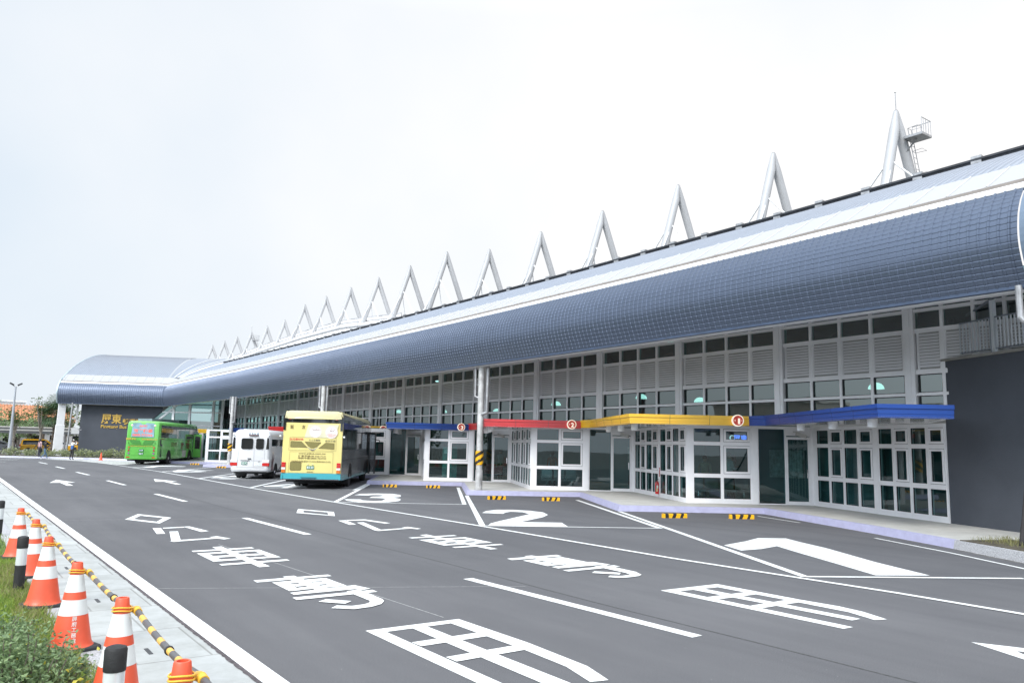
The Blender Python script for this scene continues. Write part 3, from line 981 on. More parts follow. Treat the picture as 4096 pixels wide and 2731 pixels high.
def sheet(secs, prof, mb, mt, ribh, u0=0.0, fan=False):
    # normals of the profile
    nr = []
    for i in range(len(prof)):
        a = prof[max(0, i - 1)]
        b = prof[min(len(prof) - 1, i + 1)]
        dx, dz = b[0] - a[0], b[1] - a[1]
        l = math.hypot(dx, dz)
        nr.append((-dz / l, dx / l))
    base = len(mb.v)
    m_ = len(prof)
    arc = [0]
    for a, b in zip(prof, prof[1:]):
        arc.append(arc[-1] + math.hypot(b[0] - a[0], b[1] - a[1]))
    for (p, nn, h, u) in secs:
        for (t, z), (ax, az_) in zip(prof, nr):
            q = p + nn * (t + ax * ribh * h)
            mb.v.append((q.x, q.y, z + az_ * ribh * h))
    k = mb.mi(mt)
    for i in range(len(secs) - 1):
        for j in range(m_ - 1):
            mb.f.append((base + i * m_ + j, base + (i + 1) * m_ + j, base + (i + 1) * m_ + j + 1, base + i * m_ + j + 1))
            mb.m.append(k)
            mb.uv[len(mb.f) - 1] = ((secs[i][3], arc[j]), (secs[i + 1][3], arc[j]), (secs[i + 1][3], arc[j + 1]), (secs[i][3], arc[j + 1]))


def apply_uv(o, mb):
    uvl = o.data.uv_layers.new(name="roof_uv")
    for pi, uvs in mb.uv.items():
        p = o.data.polygons[pi]
        for li, uv in zip(p.loop_indices, uvs):
            uvl.data[li].uv = uv


BLUEM = rib_mat("blue_grey_sheet", (0.110, 0.135, 0.190), 0.36, 0.6, 0.8, 0.131)
GREYMT = rib_mat("pale_grey_sheet", (0.29, 0.32, 0.375), 0.36, 0.3, 0.0, 0.2)
mb = MB()
fan = []
for i in range(0, 7):
    a = a0 + (a1 - a0) * i / 6
    nn = Vector((math.cos(a), math.sin(a)))
    fan.append((K.copy(), nn, 0, 69.24 * S + i * 0.01))
mit = [(K.copy() + (FN.xy + WN) * 0, (FN.xy + WN) / (1 + FN.xy.dot(WN)), 0, 69.24 * S)]
sheet(secs_main[:-4] + mit + secs_wing[3:], BLUEP, mb, BLUEM, 0.02)
roof = child(mb, "roof", smooth=True, autos=25)
apply_uv(roof, mb)
PINV["roof"] = Matrix.Identity(4)


def roof_child(mb, name, **kw):
    o = mb.build(name, **kw)
    o.parent = roof
    return o


mb = MB()
fang = []
NF = 44
for i in range(NF + 1):
    a = a0 + (a1 - a0) * i / NF
    nn = Vector((math.cos(a), math.sin(a)))
    pv = K - (FN.xy + WN).normalized() * 0.0
    fang.append((pv.copy(), nn, 1 if i % 2 else 0, 69.24 * S + i * 0.1))
sheet(secs_main[:-3], GREYM, mb, GREYMT, 0.03)
sheet(fang, GREYW, mb, GREYMT, 0.03)
sheet(secs_wing[2:], GREYW, mb, GREYMT, 0.03)
o = roof_child(mb, "upper_roof_sheet", smooth=True, autos=25)
apply_uv(o, mb)
# flashing creases of the fan
mb = MB()
for i in (0, NF // 4, NF // 2, 3 * NF // 4):
    p, nn, _, _ = fang[i]
    mb.tube([(p.x + nn.x * t, p.y + nn.y * t, z + 0.05) for t, z in GREYW], 0.05, WHITE2, 5)
roof_child(mb, "fan_flashing")

# white flashing, brown drip and skylight band between the two sheets
step_m = [(Vector(fw(eave_off(s), s, 0)).xy, FN.xy.copy(), 0, s) for s in [4.95 * S + k * 0.85 for k in range(95)] if s < 69.1 * S]
step_w = [(K + WD * t, WN.copy(), 0, 69.3 * S + t) for t in [0.6 + k * 0.85 for k in range(12)] if t < 8.2 * S] + [(K + WD * 8.2 * S, WN.copy(), 0, 80 * S)]
allsec = step_m + [(K.copy(), (FN.xy + WN) / (1 + FN.xy.dot(WN)), 0, 69.24 * S)] + step_w
mb = MB()
sheet(allsec, sc([(.105, 5.975), (.10, 6.0), (.20, 6.11), (.205, 6.085)]), mb, WHITE2, 0)
roof_child(mb, "white_flashing")
mb = MB()
sheet(allsec, sc([(.19, 6.10), (.20, 6.155), (.27, 6.185)]), mb, mat("brown_drip", (0.24, 0.21, 0.19), 0.6), 0)
roof_child(mb, "drip_edge")
mb = MB()
sheet(allsec, sc([(.27, 6.187), (1.19, 6.755), (1.22, 6.70)]), mb, SKYL, 0)
for (p, nn, _, u) in allsec:
    q0, q1 = p + nn * .27 * S, p + nn * 1.19 * S
    mb.tube([(q0.x, q0.y, 6.195 * S), (q1.x, q1.y, 6.762 * S)], 0.022, SKYL, 4)
roof_child(mb, "skylight_band")

# ridge: black flashing, clamps
mb = MB()
RD = mat("ridge_black", (0.03, 0.032, 0.04), 0.5, var=0.3, scale=5)
sheet(step_m, sc([(4.42, 8.14), (4.40, 8.22), (4.5, 8.30), (4.75, 8.30), (4.8, 8.1), (5.4, 7.6)]), mb, RD, 0)
for k, (p, nn, _, u) in enumerate(step_m):
    if k % 2 == 0:
        q = p + nn * 4.43 * S
        mb.box(q.x - 0.07, q.x + 0.07, q.y - 0.14, q.y + 0.14, 8.16 * S, 8.335 * S, STEEL)
    q = p + nn * 4.40 * S
    q2 = step_m[min(k + 1, len(step_m) - 1)][0] + nn * 4.40 * S
    mb.tube([(q.x, q.y, 8.25 * S), (q2.x, q2.y, 8.25 * S)], 0.05, RD, 5)
roof_child(mb, "ridge_flashing")

# eave trim, gutter underside and soffit
mb = MB()
EAVEM = mat("eave_dark_blue", (0.05, 0.075, 0.13), 0.45, var=0.15)
sheet(allsec, sc([(0.03, 4.36), (-.012, 4.352), (-.012, 4.30), (.05, 4.29)]), mb, EAVEM, 0)
roof_child(mb, "eave_trim")
mb = MB()
SOFW = mat("soffit_white", (0.62, 0.62, 0.64), 0.5, var=0.04)
sheet(step_m, sc([(.05, 4.295), (.08, 4.27), (.26, 4.27), (.28, 4.33)]), mb, SOFW, 0)
sheet(step_m, sc([(1.35, 4.9), (2.4, 5.1), (3.75, 5.28)]), mb, SOFW, 0)
sheet([allsec[len(step_m)]] + step_w, sc([(.05, 4.295), (.10, 4.26), (.20, 4.26), (.22, 4.34), (8.0, 4.9)]), mb, SOFW, 0)
roof_child(mb, "soffit")

# end caps
ECAP = mat("end_cap_blue", (0.15, 0.20, 0.27), 0.4, metal=0.2, var=0.08, scale=1.5)
prof = BLUEP + sc([(.27, 6.20)]) + GREYM + sc([(4.6, 8.2), (6, 7.9), (7, 6.2), (2.5, 5.0), (.4, 4.5)])
mb = MB()
rings = []
for s, g_ in ((4.93 * S, 0.07), (4.5 * S, 0.07), (4.2 * S, -0.12)):
    ring = []
    for (t, z) in prof:
        cx_, cz_ = 2.2 * S, 6.0 * S
        l = math.hypot(t - cx_, z - cz_)
        t2, z2 = t + (t - cx_) / l * g_, z + (z - cz_) / l * g_
        p = fw(eave_off(s) + t2, s, z2)
        ring.append(p)
    rings.append(ring)
mb.loft(rings, ECAP)
roof_child(mb, "end_cap")
mb = MB()
profw = BLUEP + sc([(.27, 6.20)]) + GREYW
ring = []
for (t, z) in profw:
    p = K + WD * (8.2 * S) + WN * t
    ring.append((p.x, p.y, z))
mb.tube(ring, 0.09, mat("edge_flashing", (0.42, 0.50, 0.55), 0.4, metal=0.3), 6)
roof_child(mb, "edge_flashing")
mb = MB()
rr2 = []
for d_ in (8.18, 8.1):
    rr2.append([(lambda p: (p.x, p.y, z))(K + WD * (d_ * S) + WN * t) for (t, z) in profw + sc([(11.4, 5.2), (.4, 4.5)])])
mb.loft(rr2, ECAP)
roof_child(mb, "end_cap")

# ---- membrane roof of the hall behind
mb = MB()
MEMB = mat("white_membrane", (0.66, 0.66, 0.66), 0.5, var=0.05, scale=0.3)
rows = []
UPZ = [(42.3, 9.5), (51.5, 10.2), (60.0, 10.3), (71.0, 10.2), (80.0, 10.0), (92.0, 9.6)]
for i in range(31):
    f = i / 30
    s0_ = 42.3 + 49.7 * f
    for (a_, b_), (c_, d_) in zip(UPZ, UPZ[1:]):
        if a_ <= s0_ <= c_ + 1e-6:
            zu = b_ + (d_ - b_) * (s0_ - a_) / (c_ - a_)
    # the silhouette was surveyed on the wall line; carry it back to where the roof stands
    row = []
    for (o_, fz, zz) in ((1.0, 0, -1.2), (1.6, 0, -.62), (2.2, 0, -.55), (3.2, 0, -.28), (4.6, 0, -.05), (6.0, 0, 0.0), (9.0, 0, -.6)):
        k_ = (20.75 + o_) / 20.75
        row.append(fw(o_ * S, s0_ * k_ * S, (1.6 + (zu + zz - 1.6) * k_) * S))
    rows.append(row)
mb.loft(rows, MEMB, False, False, closed=False)
for j in (1, 2, 3, 4):
    mb.tube([(r[j][0], r[j][1], r[j][2] + 0.05) for r in rows], 0.07, STEEL if j == 1 else MASTW, 5)
for r in rows[::2]:
    mb.tube([(p[0], p[1], p[2] + 0.04) for p in r], 0.035, MASTW, 4)
mb.M = Matrix.Identity(4)
roof_child(mb, "membrane_roof", smooth=True, autos=35)

# ---- A-frame masts with stay cables
OFFM = 4.0 * S
for k, (s, z) in enumerate(MASTS):
    mb = MB()
    r = 0.215
    ax, ay, az_ = fw(OFFM, s, z)
    rr_ = 0.085
    spread = 2.2
    drop = 7.2
    for sg in (-1, 1):
        bx, by, bz = fw(OFFM + (2.8 if sg > 0 else -2.2), s, z - drop)
        mb.tube([(bx, by, bz), (ax + (bx - ax) * 0.08, ay + (by - ay) * 0.08, az_ - 0.9), (ax + (bx - ax) * 0.004, ay, az_ - 0.08)], [r, r * 0.95, r * 0.45], MASTW, 12)
        mb.sphere((ax, ay, az_ - 0.09), r * 0.44, MASTW, 8, 4)
    o = mb.build("roof_mast", smooth=True, autos=50)
    o.parent = station
    o.matrix_local = Matrix.Translation(-station.location)
    cb = MB()
    for sg in (-1, 1):
        q = fw(OFFM - spread * 0.30, s + sg * 0.12, z - drop * 0.34)
        e_ = fw(OFFM - spread * 0.3, s + sg * 4.6, z - drop)
        cb.tube([q, e_], 0.04, WHITE2, 5)
        e2 = fw(OFFM - 3.2 if sg < 0 else OFFM + 0.4, s + sg * 0.5, z - drop)
        cb.tube([q, e2], 0.035, WHITE2, 5)
    c_ = cb.build("stay_cable")
    c_.parent = o
    if k in (0, 14):
        cb = MB()
        cb.tube([(ax, ay, az_ - 0.1), (ax, ay, az_ + .75)], 0.02, STEEL, 6)
        cb.sphere((ax, ay, az_ + .8), 0.05, WHITE2, 8, 6)
        c_ = cb.build("lightning_rod")
        c_.parent = o
        cb = MB()
        # service platform and caged ladder on the right leg (towards smaller s)
        px, py, pz = ax + 0.42, ay - 0.60, az_ - 1.35
        cb.box(px - 0.38, px + 0.42, py - 0.42, py + 0.38, pz, pz + 0.10, STEEL)
        for (qx, qy) in [(-.36, -.4), (.4, -.4), (.4, .36), (.4, 0), (0, -.4), (.2, -.4), (-.2, -.4), (.4, -.2), (.4, .18)]:
            cb.tube([(px + qx, py + qy, pz + .1), (px + qx, py + qy, pz + .72)], 0.014, STEEL, 4)
        cb.tube([(px - .36, py - .4, pz + .72), (px + .4, py - .4, pz + .72), (px + .4, py + .36, pz + .72)], 0.02, STEEL, 4)
        cb.tube([(px, py, pz), (ax + 0.45, ay - 0.1, pz - .45)], 0.035, STEEL, 5)
        for sx in (-0.14, 0.14):
            cb.tube([(ax + .42 + sx, ay - .32, pz + .5), (ax + 1.9 + sx, ay - .32, pz - 4.2)], 0.018, STEEL, 4)
        for q in range(20):
            f = q / 20
            xx, zz = ax + .42 + 1.48 * f, pz + .5 - 4.7 * f
            cb.tube([(xx - .14, ay - .32, zz), (xx + .14, ay - .32, zz)], 0.012, STEEL, 4)
            if q % 4 == 0:
                cb.tube([(xx - .14, ay - .32, zz), (xx - .2, ay - .75, zz), (xx + .2, ay - .75, zz), (xx + .14, ay - .32, zz)], 0.011, STEEL, 4)
        c_ = cb.build("service_ladder")
        c_.parent = o
# small aerial by the first mast
mb = MB()
x_, y_, z_ = fw(2.5 * S, 9.6 * S, 8.6 * S)
mb.tube([(x_, y_, z_ - 1), (x_, y_, z_ + 1.35)], 0.018, STEEL, 5)
for zz in (0.55, 1.2):
    mb.tube([(x_, y_, z_ + zz), (x_ + 0.1, y_ - 0.28, z_ + zz + 0.08)], 0.014, STEEL, 4)
    mb.tube([(x_ + 0.1, y_ - 0.28, z_ + zz - 0.1), (x_ + 0.1, y_ - 0.28, z_ + zz + 0.25)], 0.014, STEEL, 4)
child(mb, "aerial")

# ---- upper facade
cols = [(3.9, 4.2), (7.45, 7.75), (10.68, 10.97), (14.87, 15.19), (19.12, 19.44), (23.45, 23.8), (27.77, 28.15), (32.05, 32.42), (36.68, 37.05), (41.12, 41.49),
        (45.69, 46.12), (50.3, 50.75), (55.0, 55.45), (59.6, 60.0), (64.15, 64.6), (68.9, 69.35), (73.8, 74.3), (78.6, 79.1), (83.6, 84.0)]
KF = 17.82 / 20.75
FM = frame_M((F0.x * KF, F0.y, 0), FD, -FN)
cols = [(a * KF, b * KF) for a, b in cols]
LOUVD = mat("louvre_gap", (0.40, 0.395, 0.39), 0.7, var=0.1)
Z = lambda z: z * S
ZF = lambda z: (1.6 + (z - 1.6) * KF) * S
for a, b in cols:
    mb = MB(FM)
    a_, b_ = a * S, b * S
    mb.box(a_, b_, -0.09, 0.2, ZF(2.60), 6.62, WHITE)
    mb.box(a_ + 0.11, b_ - 0.11, -0.115, -0.09, ZF(2.60), 6.62, WHITE)
    child(mb, "facade_column")
for (a, b), (c, d_) in zip(cols, cols[1:]):
    x0, x1 = b * S, c * S
    nm_ = [x0 + (x1 - x0) * i / 4 for i in range(5)]
    if abs(b - 7.75 * KF) < .01: nm_ = [x0, 8.40 * S * KF, 9.15 * S * KF, 9.95 * S * KF, x1]
    hw = 0.045

    def grid(mb, zl, d0=-0.03, gz=True):
        for x in nm_[1:-1]:
            mb.box(x - hw, x + hw, d0 + 0.001, 0.12, zl[0][0], zl[-1][1], WHITE)
        for (za, zb) in zl:
            mb.box(x0, x1, d0 - 0.004, 0.12, za, zb, WHITE)
    # lower windows (rails at these heights)
    mb = MB(FM)
    rails = [(ZF(2.60), ZF(2.70)), (ZF(3.18), ZF(3.26)), (ZF(3.75), ZF(3.86))]
    grid(mb, rails)
    for (za, zb), (zc, zd) in list(zip(rails, rails[1:])):
        for xa, xb in zip(nm_, nm_[1:]):
            xa, xb = xa + hw, xb - hw
            for r_ in ((xa, xa + .02, zb, zc), (xb - .02, xb, zb, zc), (xa + .02, xb - .02, zb, zb + .02), (xa + .02, xb - .02, zc - .02, zc)):
                mb.box(r_[0], r_[1], 0.0, 0.05, r_[2], r_[3], GASKET)
    w = child(mb, "lower_window")
    gm = MB(FM)
    gm.pane(x0 + .01, x1 - .01, 0.045, ZF(2.62), ZF(3.8), GL_UP)
    gg = gm.build("window_glass")
    gg.parent = w
    # louvres
    mb = MB(FM)
    z0_, z1_ = ZF(3.86), ZF(4.86)
    grid(mb, [(z0_, z0_ + 0.02), (z1_ + .001, ZF(4.97))], -0.02)
    for xa, xb in zip(nm_, nm_[1:]):
        xa, xb = xa + hw, xb - hw
        for r_ in ((xa, xa + .05, z0_ + .02, z1_), (xb - .05, xb, z0_ + .02, z1_)):
            mb.box(r_[0], r_[1], -0.005, 0.08, r_[2], r_[3], WHITE)
        ns = 11
        pitch = (z1_ - z0_ - 0.1) / ns
        mb.box(xa + .05, xb - .05, 0.04, 0.06, z0_ + .02, z1_, LOUVD)
        for i in range(ns):
            zz = z0_ + 0.07 + pitch * i
            mb.add([(xa + .05, -0.03, zz), (xb - .05, -0.03, zz), (xb - .05, 0.02, zz + pitch * 0.87), (xa + .05, 0.02, zz + pitch * 0.87), (xa + .05, 0.039, zz + .012), (xb - .05, 0.039, zz + .012)],
                   [(0, 1, 2, 3), (4, 5, 1, 0)], WHITE)
    child(mb, "louvre_panel")
    mb = MB(FM)
    grid(mb, [(ZF(4.971), ZF(4.98)), (ZF(5.43), ZF(5.515)), (ZF(5.84), ZF(5.88))])
    for (zb, zc) in ((ZF(4.98), ZF(5.43)), (ZF(5.515), ZF(5.84))):
        for xa, xb in zip(nm_, nm_[1:]):
            mb.box(xa + hw, xa + hw + 0.001, 0.05, 0.12, zb, zc, GL_EDGE)
    w = child(mb, "clerestory_window")
    gm = MB(FM)
    gm.pane(x0 + .01, x1 - .01, 0.045, ZF(4.97), ZF(5.85), GL_UP)
    gg = gm.build("window_glass")
    gg.parent = w

# hall interior behind the facade
mb = MB(FM)
mb.box(3.2 * S, 88.2, 9.0, 9.2, 3.1, 9.0, INTW)
mb.box(3.2 * S - .2, 3.2 * S, 0.2, 9.0, 3.1, 9.0, INTD)
mb.box(3.2 * S, 88.2, 0.3, 9.0, 6.75, 6.85, INTD)
for k in range(20):
    s0 = (5 + k * 3.58) * S
    mb.tube([(s0, 0.6, 4.9), (s0 + 2.4, 5.5, 6.6)], 0.16, DARKM, 8)
child(mb, "hall_interior")
mb = MB(FM)
mb.box(8.9 * S, 88.2, 0.1, 9.0, 3.09, 3.13, SOFW)
child(mb, "recess_ceiling")
LAMPM = mat("lamp_glow", (0.75, 0.95, 0.9), 0.4, var=0, emit=(0.72, 1.0, 0.93), estr=1.6)
KL = 19.05 / 22.75
for (s, z) in LAMPS:
    mb = MB(FM)
    o_ = 1.6 * S
    zz = 2.0 + (z - 2.0) * KL
    mb.sphere((s * KL, o_, zz - 0.13), 0.25, LAMPM, 16, 6, 0.85, 0.0, 1.0)
    mb.tube([(s * KL, o_, zz + 0.08), (s * KL, o_, 6.7)], 0.015, DARKM, 4)
    child(mb, "pendant_lamp")
for (px_, z_) in ((19.85, 5.62), (20.2, 5.62), (29.5, 5.75), (38.2, 5.15), (12.3, 5.75)):
    mb = MB(FM)
    mb.sphere((px_ * S * .87, .8, ZF(z_) + .05), 0.13, mat("lamp_white", (0.9, 0.95, 1), 0.4, var=0, emit=(0.85, 1, 1), estr=3), 12, 4, 0.35)
    child(mb, "ceiling_lamp")

# ---- far end of the hall: grey sign wall, glazed return, dark return
WALLIN = 1.1
P_l = K + WN * WALLIN + WD * (6.65 * S)
P_r = K + WN * WALLIN - WD * (0.4 * S)
SW = frame_M((P_l.x, P_l.y, 0), (-WD.x, -WD.y), (-WN.x, -WN.y))
wl = (P_r - P_l).length
mb = MB(SW)
mb.add([(0, 0, 0.1), (wl - 0.0, 0, 0.1), (wl - 1.9, 0, 4.0), (wl, 0, 5.75), (0, 0, 5.75),
        (0, .4, 0.1), (wl, .4, 0.1), (wl - 1.9, .4, 4.0), (wl, .4, 5.75), (0, .4, 5.75)],
       [(0, 1, 2, 3, 4), (9, 8, 7, 6, 5), (0, 4, 9, 5), (1, 6, 7, 2), (2, 7, 8, 3), (3, 8, 9, 4)], STUCCO)
signwall = child(mb, "sign_wall")
GOLD = mat("gold_letters", (0.62, 0.40, 0.09), 0.35, metal=0.35, var=0.05)
tm = MB(SW)
x0t = 2.02
add_text(tm, "屏東", x0t + 0.99, 3.97, 1.95, 1.0, -0.06, GOLD, 0.06, 0.02)
add_text(tm, "轉運站", x0t + 3.0, 3.72, 1.85, 0.58, -0.06, GOLD, 0.06, 0.015)
add_text(tm, "Pingtung Bus Station", x0t + 2.02, 3.13, 4.0, 0.46, -0.06, GOLD, 0.05, 0.02)
o = tm.build("sign_lettering")
o.parent = signwall
# glazed wall from the end of the sign wall back to the hall
G0, G1 = P_r + Vector((-0.8, 0.35)), Vector((23.5, 83.3))
ge = (G1 - G0).normalized()
gn = Vector((ge.y, -ge.x))
GM = frame_M((G0.x, G0.y, 0), ge, gn)
gl_ = (G1 - G0).length
mb = MB(GM)
mb.box(0, gl_, -0.02, 0.1, 4.75, 4.87, WHITE)
mb.box(0, gl_, -0.02, 0.1, 3.4, 3.5, WHITE)
mb.box(0, gl_, -0.02, 0.1, 6.2, 6.3, WHITE)
for x in (1.2, 3.0, 5.6, gl_ - 0.1):
    mb.box(x - 0.12, x + 0.12, -0.04, 0.12, 0.15, 7.2, WHITE)
mb.tube([(-1.6, 0.02, 3.0), (0.4, 0.02, 4.6), (2.2, 0.02, 6.1)], 0.11, WHITE, 6)
w = child(mb, "glazed_wall")
gm = MB(GM)
gm.pane(-1.2, gl_ - 0.05, 0.04, 0.2, 7.1, GL_UP)
gg = gm.build("window_glass")
gg.parent = w
mb = MB()
_e = FM @ Vector((84.0 * KF * S, 0, 0))
e2 = Vector((_e.x, _e.y))
mb.prism([(G1.x, G1.y), (e2.x - 0.05, e2.y), (e2.x + 3, e2.y + 3), (G1.x + 1, G1.y + 5)], 0.1, 7.4, STUCCO2)
child(mb, "dark_return_wall")
mb = MB()
mb.prism([(17.0, 84.5), (25.5, 90.5), (25, 91.5), (16, 86)], 0.15, 4.0, mat("lobby_back_wall", (0.25, 0.35, 0.35), 0.8, var=0.3, scale=0.5))
child(mb, "lobby_back_wall")

# ---- stair block beside the right end
WB = Vector((18.10 * S, 8.57 * S))
wdir = (Vector((16.95, 6.05)) - Vector((18.08, 8.57))).normalized()
wnrm = Vector((wdir.y, -wdir.x))     # towards the road
if wnrm.x > 0: wnrm = -wnrm
TM = frame_M((WB.x, WB.y, 0), wdir, wnrm)
mb = MB(TM)
TOPZ = 3.70 * S
mb.box(0.0, 13, 0, 6.4, 0.1, TOPZ, STUCCO)
block = child(mb, "stair_block")
mb = MB(TM)
mb.box(-0.06, 13, -0.05, 0.25, TOPZ + .002, TOPZ + 0.07, mat("coping", (0.28, 0.27, 0.25), 0.8))
mb.box(-0.06, 0.25, 0.25, 6.4, TOPZ + .002, TOPZ + 0.07, MATS["coping"])
o = mb.build("coping")
o.parent = block
mb = MB(TM)
RAIL = mat("rail_white", (0.62, 0.66, 0.70), 0.4, metal=0.2, var=0.05)
RG = mat("rail_dark", (0.20, 0.23, 0.27), 0.4, metal=0.3, var=0.1)
zt, zb = TOPZ + 1.0, TOPZ + 0.18
x = 0.55
while x < 8:
    mb.box(x - 0.012, x + 0.012, 0.10, 0.13, zb, zt - 0.02, RAIL)
    x += 0.115
y = 0.2
while y < 3:
    mb.box(0.54, 0.56, y, y + 0.024, zb, zt - 0.02, RAIL)
    y += 0.115
for zz in (zt, zb):
    mb.tube([(0.55, 3.1, zz), (0.55, 0.115, zz), (8, 0.115, zz)], 0.022, RG, 6)
for x in (1.72, 2.95, 4.2, 5.4):
    mb.box(x - 0.05, x + 0.05, 0.06, 0.17, TOPZ + .07, zt + 0.45, RAIL)
    mb.box(x - 0.065, x - 0.05, 0.05, 0.18, TOPZ + .07, zt + 0.4, RG)
mb.tube([(0.5, 0.4, zt + 0.25), (1.8, 0.12, zt + 0.52), (3.2, 0.12, zt + 0.82), (8, 0.12, zt + 1.7)], 0.035, RG, 6)
o = mb.build("railing")
o.parent = block
# drainpipe at the right eave
mb = MB()
px, py = 17.25, 6.62
mb.tube([(px, py, 5.42), (px, py, 4.78), (px + 0.02, py - 0.05, 4.70), (px + 0.05, py - 0.9, 4.70)], 0.065, STEEL, 10)
mb.tube([(px + .1, py - 0.35, 5.42), (px + .1, py - 0.35, 5.05)], 0.05, STEEL, 8)
child(mb, "drainpipe")

# ---- eave poles with drainpipes and warning sleeves
for i, (x, y) in enumerate(((14.81 * S, 22.31 * S), (14.7 * S, 35.75 * S), (14.45 * S, 49.3 * S))):
    mb = MB()
    mb.lathe([(0.155, PH), (0.155, 1.0), (0.135, 1.01), (0.13, 5.36)], mat("weathered_steel_post", (0.58, 0.57, 0.56), 0.5, metal=0.25, var=0.22, scale=3), 18, (x, y))
    mb.lathe([(0.20, PH), (0.20, PH + 0.015)], STEEL, 14, (x, y))
    p_ = child(mb, "eave_pole", smooth=True, autos=40)
    mb = MB()
    mb.tube([(x + .13, y - .30, 5.36), (x + .13, y - .30, 3.42), (x + .02, y - .12, 3.34), (x - .02, y - .02, 3.34)], 0.075, STEEL, 10)
    mb.tube([(x - .12, y + .28, 5.36), (x - .12, y + .28, 4.1), (x - .03, y + .1, 4.03)], 0.055, STEEL, 10)
    mb.tube([(x - .12, y + .33, 4.6), (x, y, 4.58)], 0.02, STEEL, 6)
    o = mb.build("drainpipe", smooth=True, autos=50)
    o.parent = p_
    # helical stripes: faces alternate along the sleeve
    mb = MB()
    n1, nz = 24, 24
    r_ = 0.165
    z0_, z1_ = 1.22, 1.80
    for a_ in range(n1):
        for b_ in range(nz):
            aa, ab = 2 * math.pi * a_ / n1, 2 * math.pi * (a_ + 1) / n1
            za, zb_ = z0_ + (z1_ - z0_) * b_ / nz, z0_ + (z1_ - z0_) * (b_ + 1) / nz
            st = ((a_ / n1 * 2 - b_ / nz * 2.0) % 1.0) < 0.5
            mb.add([(x + r_ * math.cos(aa), y + r_ * math.sin(aa), za), (x + r_ * math.cos(ab), y + r_ * math.sin(ab), za),
                    (x + r_ * math.cos(ab), y + r_ * math.sin(ab), zb_), (x + r_ * math.cos(aa), y + r_ * math.sin(aa), zb_)], [(0, 1, 2, 3)], YEL if st else BLACK)
    o = mb.build("warning_sleeve")
    o.parent = p_

# ---- booths: walls, windows, canopies
WO = [Vector((17.22 - .42 * i, 15.32 + 6.72 * i)) * S for i in range(-1, 8)]      # outer corners; index 0 is i=-1
WO[0] = Vector((18.08, 8.57)) * S
WI = [Vector((20.12 - .42 * i, 13.23 + 6.72 * i)) * S for i in range(0, 9)]       # inner corners in front of each outer corner


def wall_frame(a, b, towards=-1):
    e = (b - a).normalized()
    n_ = Vector((e.y, -e.x))
    return frame_M((a.x, a.y, 0), e, n_), (b - a).length


ZL = [Z(.145), Z(.235), Z(.90), Z(.965), Z(1.79), Z(1.86), Z(2.30)]


def window_unit(mb, gmb, x0, x1, sash):
    """one column of three lights between x0 and x1"""
    f = 0.055
    mb.box(x0, x0 + f, -0.02, 0.08, ZL[0], ZL[6] + .03, WHITE)
    mb.box(x1 - f, x1, -0.02, 0.08, ZL[0], ZL[6] + .03, WHITE)
    for za, zb in ((ZL[0], ZL[1] + 0.06), (ZL[2] - 0.045, ZL[3] + 0.01), (ZL[4] - 0.03, ZL[5] + 0.01), (ZL[6] - 0.08, ZL[6] + .03)):
        mb.box(x0 + f, x1 - f, -0.024, 0.08, za, zb, WHITE)
    # thin dark gasket lines
    for k, (za, zb) in enumerate(((ZL[1] + .06, ZL[2] - .045), (ZL[3] + .01, ZL[4] - .03), (ZL[5] + .01, ZL[6] - .08))):
        xa, xb = x0 + f, x1 - f
        if sash and k > 0:
            mb.box(xa, xb, -0.012, -0.004, za, zb, GASKET) if False else None
            q = 0.012
            for r in ((xa, xa + q, za, zb), (xb - q, xb, za, zb), (xa + q, xb - q, za, za + q), (xa + q, xb - q, zb - q, zb)):
                mb.box(r[0], r[1], -0.01, 0.05, r[2], r[3], GASKET)
            s_f = 0.075 if (x1 - x0) > 0.8 else 0.06
            xa, xb, za, zb = xa + q, xb - q, za + q, zb - q
            for r in ((xa, xa + s_f, za, zb), (xb - s_f, xb, za, zb), (xa + s_f, xb - s_f, za, za + s_f), (xa + s_f, xb - s_f, zb - s_f, zb)):
                mb.box(r[0], r[1], -0.045, 0.03, r[2], r[3], WHITE)
            xa, xb, za, zb = xa + s_f, xb - s_f, za + s_f, zb - s_f
        q = 0.012
        for r in ((xa, xa + q, za, zb), (xb - q, xb, za, zb), (xa + q, xb - q, za, za + q), (xa + q, xb - q, zb - q, zb)):
            mb.box(r[0], r[1], -0.004, 0.03, r[2], r[3], GASKET)
        gmb.pane(xa + q, xb - q, 0.012, za + q, zb - q, GL_BO)


